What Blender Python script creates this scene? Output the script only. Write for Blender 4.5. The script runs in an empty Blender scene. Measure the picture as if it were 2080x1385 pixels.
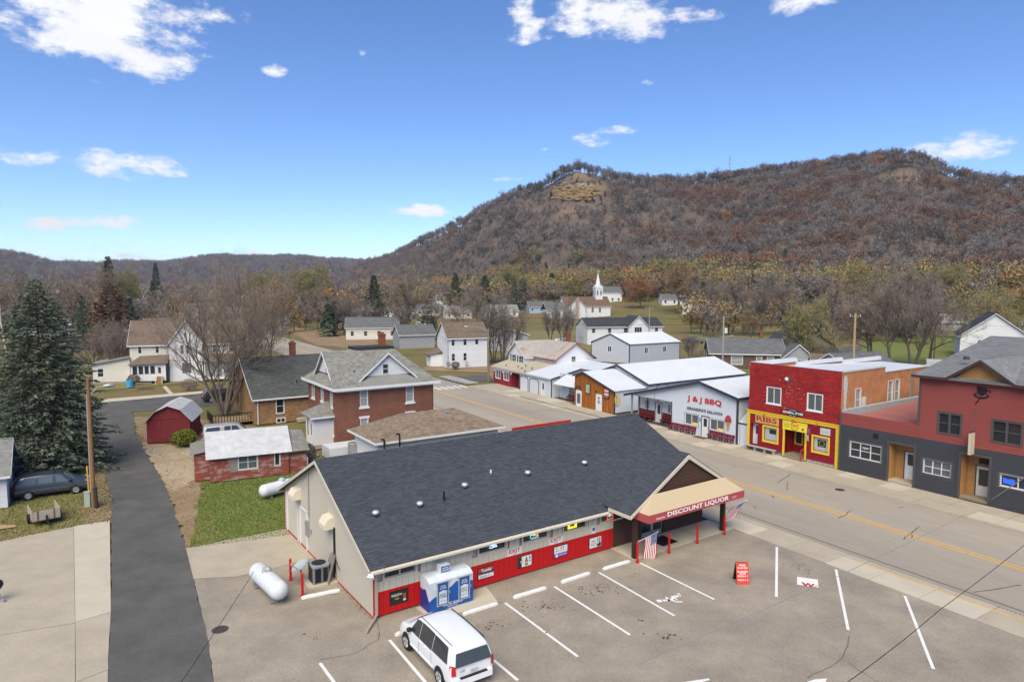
import bpy,bmesh,math,random
import numpy as np
from mathutils import Vector,Matrix

# ------------------------------------------------------------------ camera, sky, sun, exposure
SC=bpy.context.scene
COL=SC.collection
UNIT=1.1 # everything is laid out with the camera 14 units up; scaled to metres at the end
CAM_H,FPX,PITCH,ROLL=14.0,1350.0,0.07871,0.00239
cd=bpy.data.cameras.new('camera');cam=bpy.data.objects.new('camera',cd);COL.objects.link(cam)
cd.sensor_width=36.0;cd.lens=FPX/2080*36.0;cd.clip_start=0.2;cd.clip_end=9000
_f=Vector((0,math.cos(PITCH),-math.sin(PITCH)));_r=Vector((1,0,0));_u=_r.cross(_f)
_r2=math.cos(ROLL)*_r+math.sin(ROLL)*_u;_u2=-math.sin(ROLL)*_r+math.cos(ROLL)*_u
cam.matrix_world=Matrix(((_r2.x,_u2.x,-_f.x,0),(_r2.y,_u2.y,-_f.y,0),(_r2.z,_u2.z,-_f.z,CAM_H*UNIT),(0,0,0,1)))
SC.camera=cam
SUN_EL,SUN_AZ=math.radians(50),math.radians(192) # azimuth clockwise from +y (behind and left of the camera)
SUN_STRENGTH,SKY_STRENGTH,EXPOSURE=3.4,0.145,0.68
SC.view_settings.view_transform='Standard';SC.view_settings.look='None'
SC.view_settings.exposure=EXPOSURE;SC.view_settings.gamma=1.0;SC.view_settings.use_curve_mapping=False
SC.cycles.max_bounces=5;SC.cycles.diffuse_bounces=3;SC.cycles.glossy_bounces=2
SC.cycles.transparent_max_bounces=6;SC.cycles.caustics_reflective=False;SC.cycles.caustics_refractive=False
SC.cycles.use_adaptive_sampling=True;SC.cycles.adaptive_threshold=0.02

def ray(u,v):
 c=Vector(((u-1040)/FPX,-(v-692.5)/FPX,1.0))
 return _r2*c.x+_u2*c.y+_f*c.z
def G(u,v,z=0.0):
 d=ray(u,v);t=(z-CAM_H)/d.z
 return Vector((d.x*t,d.y*t,z))
def azel(u,v):
 d=ray(u,v).normalized();return math.atan2(d.x,d.y),math.asin(d.z)
def project(x,y,z):
 p=Vector((x,y,z-CAM_H));w=p.dot(_f)
 return 1040+FPX*p.dot(_r2)/w,692.5-FPX*p.dot(_u2)/w

W=bpy.data.worlds.new('World');SC.world=W;W.use_nodes=True
nt=W.node_tree;nt.nodes.clear()
def N(t,**k):
 n=nt.nodes.new(t)
 for a,b in k.items():setattr(n,a,b)
 return n
def Lk(a,b):nt.links.new(a,b)
def mth(op,a,b=None,c=None,clamp=False):
 n=N('ShaderNodeMath',operation=op);n.use_clamp=clamp
 for i,s in enumerate((a,b,c)):
  if s is None:continue
  if isinstance(s,(int,float)):n.inputs[i].default_value=s
  else:Lk(s,n.inputs[i])
 return n.outputs[0]
sky=N('ShaderNodeTexSky');sky.sky_type='NISHITA';sky.sun_disc=False
sky.sun_elevation=SUN_EL;sky.sun_rotation=SUN_AZ;sky.altitude=200;sky.air_density=0.75;sky.dust_density=0.1;sky.ozone_density=3.0
tc=N('ShaderNodeTexCoord');sep=N('ShaderNodeSeparateXYZ');Lk(tc.outputs['Generated'],sep.inputs[0])
az=mth('ARCTAN2',sep.outputs[0],sep.outputs[1]);el=mth('ARCSINE',sep.outputs[2])
cmb=N('ShaderNodeCombineXYZ');Lk(az,cmb.inputs[0]);Lk(mth('MULTIPLY',el,1.9),cmb.inputs[1])
def noise(scale,detail=8,rough=0.58,dist=0.0,off=0.0):
 n=N('ShaderNodeTexNoise');n.inputs['Scale'].default_value=scale;n.inputs['Detail'].default_value=detail
 n.inputs['Roughness'].default_value=rough;n.inputs['Distortion'].default_value=dist
 ad=N('ShaderNodeVectorMath',operation='ADD');Lk(cmb.outputs[0],ad.inputs[0]);ad.inputs[1].default_value=(off,off*1.7,0)
 Lk(ad.outputs[0],n.inputs['Vector']);return n.outputs['Fac']
nz=noise(12.0,8,0.66,0.0)
# clouds: centre and half size in degrees of the sky (azimuth, elevation, half width, half height, strength)
CL=[]
for(u,v,a,b,s) in((215,25,170,62,1.0),(285,5,128,48,1.0),(250,105,95,38,.95),(120,50,100,50,.9),(395,10,42,20,.6),(225,172,70,14,.42),
  (560,143,24,12,.5),(738,108,11,9,.3),(50,317,62,15,.9),(270,338,95,24,1.0),(350,352,50,12,.8),(97,456,34,11,.9),
  (205,448,58,13,1.0),(845,428,62,15,.9),(1060,38,42,36,.95),(1230,45,105,40,1.0),(1320,40,75,34,.8),(1390,32,70,18,.8),
  (1170,10,60,26,.7),(1610,2,90,22,1.0),(1205,285,52,13,.75),(1245,266,46,10,.62),(1940,306,85,24,1.0),(1880,298,45,12,.7),
  (30,262,36,10,.35),(1315,168,22,8,.3),(1975,213,28,7,.28),(1600,163,25,7,.22),(1105,303,22,7,.28),(270,520,60,8,.4),(525,512,50,9,.3),(1040,365,50,7,.3),(2075,330,30,9,.4)):
 A,E=azel(u,v);CL.append((A,E,a/FPX,b/FPX,s))
rc=random.Random(4)
for k in range(12): # the same fair-weather clouds go on round the rest of the sky
 A=rc.uniform(0.85,2*math.pi-0.85);A=A-2*math.pi if A>math.pi else A
 E=rc.uniform(.08,1.1);w=rc.uniform(.05,.14);CL.append((A,E,w,w*rc.uniform(.25,.4),rc.uniform(.7,1)))
acc=None
azel_v=N('ShaderNodeCombineXYZ');Lk(az,azel_v.inputs[0]);Lk(el,azel_v.inputs[1])
for(A,E,a,b,s) in CL:
 v=N('ShaderNodeVectorMath',operation='MULTIPLY_ADD');Lk(azel_v.outputs[0],v.inputs[0])
 v.inputs[1].default_value=(1/(a*1.15),1/(b*1.15),0);v.inputs[2].default_value=(-A/(a*1.15),-E/(b*1.15),(1-s)*1.1)
 ln=N('ShaderNodeVectorMath',operation='LENGTH');Lk(v.outputs[0],ln.inputs[0])
 acc=ln.outputs['Value'] if acc is None else mth('MINIMUM',acc,ln.outputs['Value'])
acc=mth('SUBTRACT',1.0,mth('MULTIPLY',mth('MINIMUM',acc,1.5),mth('MINIMUM',acc,1.5)))
dens=mth('ADD',acc,mth('MULTIPLY',mth('SUBTRACT',nz,0.5),5.2))
mr=N('ShaderNodeMapRange',interpolation_type='SMOOTHSTEP');Lk(dens,mr.inputs[0]);mr.inputs[1].default_value=0.15;mr.inputs[2].default_value=1.15
lim=N('ShaderNodeMapRange',interpolation_type='SMOOTHSTEP');Lk(acc,lim.inputs[0]);lim.inputs[1].default_value=-0.95;lim.inputs[2].default_value=-0.1
fac=mth('MULTIPLY',mth('MULTIPLY',mr.outputs[0],lim.outputs[0]),0.96)
ccol=N('ShaderNodeMix',data_type='RGBA');ccol.inputs[6].default_value=(3.7,3.75,3.95,1);ccol.inputs[7].default_value=(5.2,5.2,5.2,1)
Lk(noise(5.0,3,.6,0,3.1),ccol.inputs[0])
hs=N('ShaderNodeHueSaturation');hs.inputs['Saturation'].default_value=1.15;hs.inputs['Hue'].default_value=0.507;hs.inputs['Value'].default_value=0.86;Lk(sky.outputs[0],hs.inputs['Color'])
mix=N('ShaderNodeMix',data_type='RGBA');Lk(fac,mix.inputs[0]);Lk(hs.outputs[0],mix.inputs[6]);Lk(ccol.outputs[2],mix.inputs[7])
bg=N('ShaderNodeBackground');bg.inputs[1].default_value=SKY_STRENGTH;Lk(mix.outputs[2],bg.inputs[0])
wo=N('ShaderNodeOutputWorld');Lk(bg.outputs[0],wo.inputs[0])
sd=bpy.data.lights.new('sun','SUN');sun=bpy.data.objects.new('sun',sd);COL.objects.link(sun)
sd.energy=SUN_STRENGTH;sd.angle=math.radians(50);sd.color=(1.0,0.895,0.69)
_sd=Vector((math.sin(SUN_AZ)*math.cos(SUN_EL),math.cos(SUN_AZ)*math.cos(SUN_EL),math.sin(SUN_EL)))
sun.rotation_euler=_sd.to_track_quat('Z','Y').to_euler();sun.location=(0,-40,60)

# ------------------------------------------------------------------ helpers
RND=random.Random(7)
MATS={}
def mat(name,col,rough=0.8,var=0.0,vscale=3.0,col2=None,bump=0.0,bscale=30.0,metal=0.0,spec=0.3,stretch=(1,1,1),tint=False,emit=None,v2=None,coat=0.0):
 """plain procedural material: base colour varied towards col2 by noise, fine bump"""
 if name in MATS:return MATS[name]
 m=bpy.data.materials.new(name);m.use_nodes=True;t=m.node_tree;b=t.nodes['Principled BSDF']
 b.inputs['Roughness'].default_value=rough;b.inputs['Metallic'].default_value=metal;b.inputs['Specular IOR Level'].default_value=spec
 if coat:b.inputs['Coat Weight'].default_value=coat;b.inputs['Coat Roughness'].default_value=0.05
 L=t.links.new;nn=t.nodes.new
 out=None
 tcn=nn('ShaderNodeTexCoord');mp=nn('ShaderNodeMapping');mp.inputs['Scale'].default_value=stretch;L(tcn.outputs['Object'],mp.inputs[0])
 if var>0 or col2 is not None:
  n1=nn('ShaderNodeTexNoise');n1.inputs['Scale'].default_value=vscale;n1.inputs['Detail'].default_value=7;n1.inputs['Roughness'].default_value=.62;L(mp.outputs[0],n1.inputs['Vector'])
  r=nn('ShaderNodeMapRange');L(n1.outputs['Fac'],r.inputs[0]);r.inputs[1].default_value=.3;r.inputs[2].default_value=.7
  mx=nn('ShaderNodeMix');mx.data_type='RGBA';L(r.outputs[0],mx.inputs[0])
  c2=col2 if col2 is not None else tuple(c*(1-var) for c in col)
  mx.inputs[6].default_value=(*col,1);mx.inputs[7].default_value=(*c2,1);out=mx.outputs[2]
  if v2: # a second, finer speckle (scale, amount)
   n2=nn('ShaderNodeTexNoise');n2.inputs['Scale'].default_value=v2[0];n2.inputs['Detail'].default_value=3;L(mp.outputs[0],n2.inputs['Vector'])
   r2=nn('ShaderNodeMapRange');L(n2.outputs['Fac'],r2.inputs[0]);r2.inputs[1].default_value=.3;r2.inputs[2].default_value=.7;r2.inputs[3].default_value=1-v2[1];r2.inputs[4].default_value=1+v2[1]
   m2=nn('ShaderNodeVectorMath');m2.operation='SCALE';L(out,m2.inputs[0]);L(r2.outputs[0],m2.inputs['Scale']);out=m2.outputs[0]
 if tint: # per-piece brightness stored on the mesh (each shingle, board or leaf has its own shade)
  at=nn('ShaderNodeAttribute');at.attribute_name='tint'
  m3=nn('ShaderNodeVectorMath');m3.operation='SCALE'
  if out is None:m3.inputs[0].default_value=col
  else:L(out,m3.inputs[0])
  L(at.outputs['Fac'],m3.inputs['Scale']);out=m3.outputs[0]
 if out is not None:L(out,b.inputs['Base Color'])
 else:b.inputs['Base Color'].default_value=(*col,1)
 if bump>0:
  n3=nn('ShaderNodeTexNoise');n3.inputs['Scale'].default_value=bscale;n3.inputs['Detail'].default_value=4;L(mp.outputs[0],n3.inputs['Vector'])
  bp=nn('ShaderNodeBump');bp.inputs['Strength'].default_value=bump;bp.inputs['Distance'].default_value=.02;L(n3.outputs['Fac'],bp.inputs['Height']);L(bp.outputs[0],b.inputs['Normal'])
 if emit:b.inputs['Emission Color'].default_value=(*emit[0],1);b.inputs['Emission Strength'].default_value=emit[1]
 MATS[name]=m;return m
def nodes_of(m):return m.node_tree,m.node_tree.nodes['Principled BSDF']

class Fr:
 """wall frame: u along the wall (left to right seen from outside), d outward, z up"""
 def __init__(s,o=(0,0,0),a=0.0):
  s.o=Vector(o);a=math.radians(a);s.U=Vector((math.cos(a),math.sin(a),0));s.N=Vector((math.sin(a),-math.cos(a),0))
 def P(s,u,d,z):return s.o+s.U*u+s.N*d+Vector((0,0,z))
F0=Fr()
class MB:
 def __init__(s,fr=F0):s.v=[];s.f=[];s.fr=fr;s.t=[];s.tint=1.0
 def pt(s,p):s.v.append(tuple(p));return len(s.v)-1
 def face(s,pts):
  i=[s.pt(s.fr.P(*p)) for p in pts];s.f.append(i);s.t.append(s.tint)
 def raw(s,pts):s.f.append([s.pt(p) for p in pts]);s.t.append(s.tint)
 def box(s,u0,u1,d0,d1,z0,z1):
  q=[s.pt(s.fr.P(u,d,z)) for u,d,z in((u0,d0,z0),(u1,d0,z0),(u1,d1,z0),(u0,d1,z0),(u0,d0,z1),(u1,d0,z1),(u1,d1,z1),(u0,d1,z1))]
  for f in((0,1,2,3),(7,6,5,4),(4,5,1,0),(5,6,2,1),(6,7,3,2),(7,4,0,3)):s.f.append([q[i] for i in f]);s.t.append(s.tint)
  return s
 def prism(s,pts,d0,d1):
  """polygon in (u,z), extruded from d0 to d1"""
  a=[s.pt(s.fr.P(u,d1,z)) for u,z in pts];b=[s.pt(s.fr.P(u,d0,z)) for u,z in pts];n=len(pts)
  s.f.append(a);s.f.append(b[::-1]);s.t+=[s.tint]*(n+2)
  for i in range(n):s.f.append([a[i],b[i],b[(i+1)%n],a[(i+1)%n]])
  return s
 def slab(s,pts,h):
  """polygon in plan (u,d), from z list or 0 up by h: pts are (u,d,z)"""
  a=[s.pt(s.fr.P(*p)) for p in pts];b=[s.pt(s.fr.P(p[0],p[1],p[2]+h)) for p in pts];n=len(pts)
  s.f.append(b);s.f.append(a[::-1]);s.t+=[s.tint]*(n+2)
  for i in range(n):s.f.append([a[i],a[(i+1)%n],b[(i+1)%n],b[i]])
  return s
 def tube(s,p,q,r0,r1=None,n=8,cap=True):
  r1=r0 if r1 is None else r1;p=s.fr.P(*p);q=s.fr.P(*q);return s.rtube(p,q,r0,r1,n,cap)
 def rtube(s,p,q,r0,r1,n=8,cap=True):
  p=Vector(p);q=Vector(q);ax=(q-p);ax=ax.normalized() if ax.length>1e-6 else Vector((0,0,1))
  a=ax.orthogonal().normalized();b=ax.cross(a);A=[];B=[]
  for i in range(n):
   t=2*math.pi*i/n;o=a*math.cos(t)+b*math.sin(t);A.append(s.pt(p+o*r0));B.append(s.pt(q+o*r1))
  for i in range(n):s.f.append([A[i],A[(i+1)%n],B[(i+1)%n],B[i]]);s.t.append(s.tint)
  if cap:s.f.append(A[::-1]);s.f.append(B);s.t+=[s.tint]*2
  return s
 def lathe(s,c,axis,prof,n=16):
  """prof: list of (distance along axis, radius)"""
  c=s.fr.P(*c);ax=Vector(axis).normalized();a=ax.orthogonal().normalized();b=ax.cross(a);R=[]
  for h,r in prof:
   R.append([s.pt(c+ax*h+(a*math.cos(2*math.pi*i/n)+b*math.sin(2*math.pi*i/n))*max(r,1e-4)) for i in range(n)])
  for k in range(len(R)-1):
   for i in range(n):s.f.append([R[k][i],R[k][(i+1)%n],R[k+1][(i+1)%n],R[k+1][i]]);s.t.append(s.tint)
  return s
 def build(s,name,m,parent=None,smooth=False,kind=None,label=None):
  me=bpy.data.meshes.new(name);me.from_pydata(s.v,[],s.f);me.update()
  if any(x!= 1.0 for x in s.t):
   at=me.attributes.new('tint','FLOAT','FACE');at.data.foreach_set('value',s.t)
  else:
   at=me.attributes.new('tint','FLOAT','FACE');at.data.foreach_set('value',[1.0]*len(s.f))
  if smooth:me.polygons.foreach_set('use_smooth',[True]*len(me.polygons))
  me.materials.append(m);return obj(name,me,parent,kind,label)
def obj(name,me,parent=None,kind=None,label=None):
 o=bpy.data.objects.new(name,me);COL.objects.link(o)
 if parent is not None:o.parent=parent
 if kind:o['kind']=kind
 if label:o['label']=label
 return o
def fix_normals(o):
 bm=bmesh.new();bm.from_mesh(o.data);bmesh.ops.recalc_face_normals(bm,faces=bm.faces);bm.to_mesh(o.data);bm.free();return o
def tag(o,label,cat,group=None):
 o['label']=label;o['category']=cat
 if group:o['group']=group
 return o
def thing(name,label,cat,loc=(0,0,0),rot=0.0,group=None):
 o=bpy.data.objects.new(name,None);COL.objects.link(o);o.empty_display_size=.3
 o.location=loc;o.rotation_euler=(0,0,math.radians(rot));return tag(o,label,cat,group)
def structure(o):o['kind']='structure';return o
def dup(root,loc=None,rot=None,label=None,scale=None):
 r=root.copy();COL.objects.link(r)
 if loc is not None:r.location=loc
 if rot is not None:r.rotation_euler=(0,0,math.radians(rot))
 if scale is not None:r.scale=(scale,)*3 if not isinstance(scale,tuple) else scale
 if label:r['label']=label
 for ch in list(root.children):
  c=ch.copy();COL.objects.link(c);c.parent=r
  for g in list(ch.children):d=g.copy();COL.objects.link(d);d.parent=c
 return r
def text(s,parent,fr,u,z,w,h,m,d=0.012,bold=0.0,name='lettering',shear=0.0,spacing=1.0):
 """lettering fitted into a w x h box whose lower left corner is (u, z) on the wall frame"""
 c=bpy.data.curves.new('lettering','FONT');c.body=s;c.offset=bold;c.extrude=0.0;c.shear=shear;c.space_character=spacing;c.resolution_u=2
 o=bpy.data.objects.new('tmp',c);COL.objects.link(o);dg=bpy.context.evaluated_depsgraph_get();me=bpy.data.meshes.new_from_object(o.evaluated_get(dg))
 bpy.data.objects.remove(o);bpy.data.curves.remove(c)
 n=len(me.vertices);co=np.empty(n*3);me.vertices.foreach_get('co',co);co=co.reshape(-1,3)
 mn=co.min(0);mx=co.max(0);q=np.empty_like(co)
 uu=u+(co[:,0]-mn[0])/max(mx[0]-mn[0],1e-6)*w;zz=z+(co[:,1]-mn[1])/max(mx[1]-mn[1],1e-6)*h
 for k in range(3):q[:,k]=fr.o[k]+fr.U[k]*uu+fr.N[k]*d+(zz if k== 2 else 0)
 me.vertices.foreach_set('co',q.ravel());me.update();me.materials.clear();me.materials.append(m)
 return obj(name,me,parent)
# ------------------------------------------------------------------ building helpers
def gcut(z0,z1,gable,u0,u1,z):
 if gable is None or z<= gable[0]:return u0,u1
 ze,zr,uc=gable;t=min(1,(z-ze)/(zr-ze));return u0+(uc-u0)*t,u1+(uc-u1)*t
def wall(parent,fr,u0,u1,z0,z1,opens,m,th=0.16,name='wall',clap=0.0,gable=None,lift=0.022,label=None):
 """wall skin with real openings and reveals; clap > 0 makes lapped boards of that exposure; gable=(z eave, z ridge, u ridge) continues it up into a triangle"""
 mb=MB(fr);top=gable[1] if gable else z1
 if clap:
  n=max(1,int(round((top-z0)/clap)));e=(top-z0)/n
  for i in range(n):
   a=z0+i*e;b=a+e;la,ra=gcut(0,0,gable,u0,u1,a);lb,rb=gcut(0,0,gable,u0,u1,b)
   zs=[a,b]+[z for o in opens for z in(o[2],o[3]) if a<z<b];zs.sort()
   mb.tint=1+RND.uniform(-.03,.03)
   for zl,zh in zip(zs,zs[1:]):
    mid=(zl+zh)/2;tl=(zl-a)/e;tt=(zh-a)/e
    cuts=[o for o in opens if o[2]<mid<o[3]]
    L0=la+(lb-la)*tl;L1=la+(lb-la)*tt;R0=ra+(rb-ra)*tl;R1=ra+(rb-ra)*tt
    xs=[(L0,L1)]
    for o in sorted(cuts):xs+=[(o[0],o[0]),(o[1],o[1])]
    xs.append((R0,R1))
    for k in range(0,len(xs),2):
     A,B=xs[k],xs[k+1]
     if B[0]-A[0]<1e-3 and B[1]-A[1]<1e-3:continue
     dl=lift*(1-tl);dh=lift*(1-tt)
     mb.face([(A[0],dl,zl),(B[0],dl,zl),(B[1],dh,zh),(A[1],dh,zh)])
     if zl== a:mb.face([(A[0],0,zl),(B[0],0,zl),(B[0],dl,zl),(A[0],dl,zl)])
  mb.tint=1.0
 else:
  us=sorted({u0,u1,*[x for o in opens for x in o[:2] if u0<x<u1]});zs=sorted({z0,z1,*[x for o in opens for x in o[2:4] if z0<x<z1]})
  for a,b in zip(us,us[1:]):
   for c,d in zip(zs,zs[1:]):
    um,zm=(a+b)/2,(c+d)/2
    if any(o[0]<um<o[1] and o[2]<zm<o[3] for o in opens):continue
    mb.face([(a,0,c),(b,0,c),(b,0,d),(a,0,d)])
  if gable:mb.face([(u0,0,gable[0]),(u1,0,gable[0]),(gable[2],0,gable[1])])
 for(a,b,c,d) in[o[:4] for o in opens]:
  mb.face([(a,0.0,c),(b,0.0,c),(b,-th,c),(a,-th,c)]);mb.face([(a,0,d),(a,-th,d),(b,-th,d),(b,0,d)])
  mb.face([(a,0,c),(a,-th,c),(a,-th,d),(a,0,d)]);mb.face([(b,0,c),(b,0,d),(b,-th,d),(b,-th,c)])
 return mb.build(name,m,parent,label=label)
def win(parent,fr,a,b,c,d,fm,gm,cols=1,rows=1,rec=0.07,trim=0.07,sill=0.0,bar=0.03,name='window',trim_d=0.025,gm2=None):
 mb=MB(fr);t=trim
 for q in((a-t,b+t,d,d+t),(a-t,b+t,c-t,c),(a-t,a,c,d),(b,b+t,c,d)):mb.box(q[0],q[1],-.04,trim_d,q[2],q[3])
 if sill:mb.box(a-t-.05,b+t+.05,-.03,trim_d+.05,c-t-sill,c-t-.003)
 f=.035
 mb.box(a,b,-rec-.01,-rec+.035,d-f,d);mb.box(a,b,-rec-.01,-rec+.035,c,c+f);mb.box(a,a+f,-rec-.01,-rec+.035,c+f,d-f);mb.box(b-f,b,-rec-.01,-rec+.035,c+f,d-f)
 for i in range(1,cols):x=a+(b-a)*i/cols;mb.box(x-bar,x+bar,-rec-.01,-rec+.03,c+f,d-f)
 for i in range(1,rows):z=c+(d-c)*i/rows;mb.box(a+f,b-f,-rec-.01,-rec+.028,z-bar*.7,z+bar*.7)
 w=mb.build(name,fm,parent)
 for i in range(cols):
  for k in range(rows):
   p=MB(fr);x0,x1=a+(b-a)*i/cols,a+(b-a)*(i+1)/cols;z0,z1=c+(d-c)*k/rows,c+(d-c)*(k+1)/rows
   p.face([(x0,-rec,z0),(x1,-rec,z0),(x1,-rec,z1),(x0,-rec,z1)]);p.build('pane',gm2 if(gm2 and k== 0) else gm,w)
 return w
def door(parent,fr,a,b,c,d,dm,fm,gm=None,pane=None,rec=0.08,trim=0.07,handle=True,label=None):
 mb=MB(fr)
 for q in((a-trim,b+trim,d,d+trim),(a-trim,a,c,d),(b,b+trim,c,d)):mb.box(q[0],q[1],-.05,.02,q[2],q[3])
 fm_o=mb.build('door_frame',fm,parent)
 s=MB(fr);s.box(a,b,-rec-.05,-rec,c,d)
 w,h=b-a,d-c
 if not pane:
  for(x0,x1,z0,z1) in((.14,.46,.08,.42),(.54,.86,.08,.42),(.14,.46,.52,.92),(.54,.86,.52,.92)):s.box(a+w*x0,a+w*x1,-rec,-rec+.012,c+h*z0,c+h*z1)
 o=s.build('door',dm,parent,label=label)
 if pane:
  p=MB(fr);x0,x1,z0,z1=pane;p.box(a+w*x0,a+w*x1,-rec,-rec+.008,c+h*z0,c+h*z1);p.build('pane',gm,o)
 if handle:k=MB(fr);k.box(b-.1,b-.06,-rec,-rec+.06,c+h*.46,c+h*.5);k.build('handle',M_chrome,o)
 return o
def lerp(a,b,t):return a+(b-a)*t
def shingles(parent,eL,eR,rR,rL,m,ex=0.14,w=0.3,lift=0.012,name='shingles',tv=0.16,seed=1,streak=0.0):
 """individual tabs laid in courses from the eave (eL,eR) to the ridge (rL,rR)"""
 r=random.Random(seed);eL,eR,rR,rL=map(Vector,(eL,eR,rR,rL));mb=MB()
 n=(eR-eL).cross(rL-eL) if(rL-eL).length>.01 else(eR-eL).cross(rR-eL)
 n.normalize();n=-n if n.z<0 else n
 up=((rL+rR)/2-(eL+eR)/2).length;nc=max(2,int(up/ex))
 for k in range(nc):
  t0,t1=k/nc,min(1,(k+1.15)/nc)
  A,B=lerp(eL,rL,t0),lerp(eR,rR,t0);C,D=lerp(eL,rL,t1),lerp(eR,rR,t1)
  Wd=(B-A).length
  if Wd<.05:continue
  u=0.0;first=r.uniform(.2,1)*w
  while u<Wd-1e-4:
   u1=min(Wd,u+(first if u== 0 else w*r.uniform(.75,1.25)))
   f0,f1=u/Wd,u1/Wd;h=lift*r.uniform(.7,1.5)
   a,b=A.lerp(B,f0)+n*h,A.lerp(B,f1)+n*h;c,d=C.lerp(D,f1)+n*.002,C.lerp(D,f0)+n*.002
   mb.tint=1+r.uniform(-tv,tv)+(r.choice((-.12,0,0,.08)) if streak else 0)
   mb.raw([a,b,c,d]);mb.raw([A.lerp(B,f0)-n*.004,A.lerp(B,f1)-n*.004,b,a]);u=u1
 return mb.build(name,m,parent,kind='stuff')
def plate(mb,pts,th):
 """sloped slab: 3 or 4 points, thickness th downwards"""
 P=[Vector(p) for p in pts];n=(P[1]-P[0]).cross(P[2]-P[0]).normalized();n=-n if n.z<0 else n
 a=[mb.pt(p) for p in P];b=[mb.pt(p-n*th) for p in P];k=len(P)
 mb.f.append(a);mb.f.append(b[::-1]);mb.t+=[1.0]*(k+2)
 for i in range(k):mb.f.append([a[i],b[i],b[(i+1)%k],a[(i+1)%k]])
def gable_roof(parent,x0,x1,y0,y1,ze,zr,axis,m,trim,ov=0.35,og=0.3,th=0.1,tabs=None,seams=None,name='roof',seed=3,yr=None):
 """double pitched roof over a rectangle; eave height ze at the wall line"""
 yc=yr if yr is not None else((y0+y1)/2 if axis== 'x' else(x0+x1)/2)
 mb=MB();tr=MB();slopes=[]
 def V(a,b,z):return Vector((a,b,z)) if axis== 'x' else Vector((b,a,z))
 a0,a1,b0,b1=(x0,x1,y0,y1) if axis== 'x' else(y0,y1,x0,x1)
 for side in(0,1):
  bw=b0 if side== 0 else b1;s=(zr-ze)/abs(yc-bw);be=bw-ov if side== 0 else bw+ov;zb=ze-s*ov
  e0,e1,r1,r0=V(a0-og,be,zb),V(a1+og,be,zb),V(a1+og,yc,zr),V(a0-og,yc,zr)
  plate(mb,(e0,e1,r1,r0),th);slopes.append((e0,e1,r1,r0))
 ro=mb.build(name,m,parent)
 for k,(e0,e1,r1,r0) in enumerate(slopes):
  for(p,q) in((e0,r0),(e1,r1),(e0,e1)):
   dn=Vector((0,0,-.02));d=(q-p).normalized();out=V(1,0,0)*(-1 if p is e0 and q is r0 else 1) if q is not e1 or p is not e0 else V(0,-1 if k== 0 else 1,0)
   a,b=p+dn+out*.004,q+dn+out*.004
   for z0,z1,o0,o1 in((0,-.16,0,.03),):
    pts=[a,b,b+Vector((0,0,z1)),a+Vector((0,0,z1))];tr.raw([x+out*o1 for x in pts]);tr.raw([pts[3],pts[2],pts[2]+out*o1,pts[3]+out*o1]);tr.raw([pts[0],pts[1],pts[1]+out*o1,pts[0]+out*o1])
 if trim is not None:tr.build('fascia',trim,ro)
 if tabs:
  for k,q in enumerate(slopes):shingles(ro,*q,tabs['m'],tabs.get('ex',.14),tabs.get('w',.3),tabs.get('lift',.012),seed=seed+k,tv=tabs.get('tv',.15))
  cp=MB();q=slopes[0];L=(q[2]-q[3]);n=int(L.length/.25)
  for i in range(n):
   a=q[3]+L*(i/n);b=q[3]+L*((i+1.1)/n);sd_=V(0,1,0)*.14;cp.tint=1+RND.uniform(-.12,.12)
   cp.raw([a+Vector((0,0,.02)),b+Vector((0,0,.02)),b-sd_-Vector((0,0,.03)),a-sd_-Vector((0,0,.03))]);cp.raw([a+Vector((0,0,.02)),b+Vector((0,0,.02)),b+sd_-Vector((0,0,.03)),a+sd_-Vector((0,0,.03))])
  cp.build('ridge_cap',tabs['m'],ro)
 if seams:
  sm=MB()
  for(e0,e1,r1,r0) in slopes:
   n=int((e1-e0).length/seams[1])
   for i in range(1,n):
    p,q=e0.lerp(e1,i/n),r0.lerp(r1,i/n);sm.rtube(p+Vector((0,0,.012)),q+Vector((0,0,.012)),.018,.018,4,False)
  sm.build('seams',seams[0],ro,kind='stuff')
 return ro
def chimney(parent,x,y,z0,z1,w,m):
 mb=MB();mb.box(x-w/2,x+w/2,-y-w/2,-y+w/2,z0,z1);mb.box(x-w/2-.05,x+w/2+.05,-y-w/2-.05,-y+w/2+.05,z1,z1+.12)
 mb.box(x-w*.28,x+w*.28,-y-w*.28,-y+w*.28,z1+.12,z1+.3);return mb.build('chimney',m,parent)

# ------------------------------------------------------------------ shared materials
M_chrome=mat('brushed metal',(.5,.5,.5),.35,metal=.8)
M_glass=mat('dark window glass',(.025,.03,.035),.06,spec=.6)
M_glass2=mat('window glass with pale blind',(.34,.36,.36),.25,.4,2.0,spec=.5)
M_glass3=mat('window glass with grey curtain',(.13,.14,.15),.2,.5,4.0,spec=.5,stretch=(8,8,.4))
M_white=mat('white paint',(.68,.69,.7),.55,.06,2.0)
M_wsiding=mat('white vinyl siding',(.64,.65,.67),.6,.07,.6,tint=True)
M_wmetal=mat('white ribbed metal siding',(.60,.63,.67),.45,.06,.5)
M_wroof=mat('white metal roofing',(.62,.645,.68),.42,.1,.35)
M_dtrim=mat('dark slate trim',(.035,.042,.055),.5)
M_beige=mat('beige grooved siding',(.52,.48,.395),.7,.08,.8,tint=True)
M_beiget=mat('beige trim',(.56,.52,.43),.65,.06,1.0)
M_red=mat('red painted siding',(.50,.008,.010),.55,.15,1.2,tint=True)
M_redtrim=mat('red trim',(.42,.03,.025),.6,.2,2)
M_brown=mat('dark brown siding',(.075,.037,.026),.7,.25,3.0,tint=True,stretch=(1,1,6))
M_shing=mat('slate blue shingles',(.058,.066,.082),.9,.12,.5,bump=.4,bscale=60,tint=True)
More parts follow.
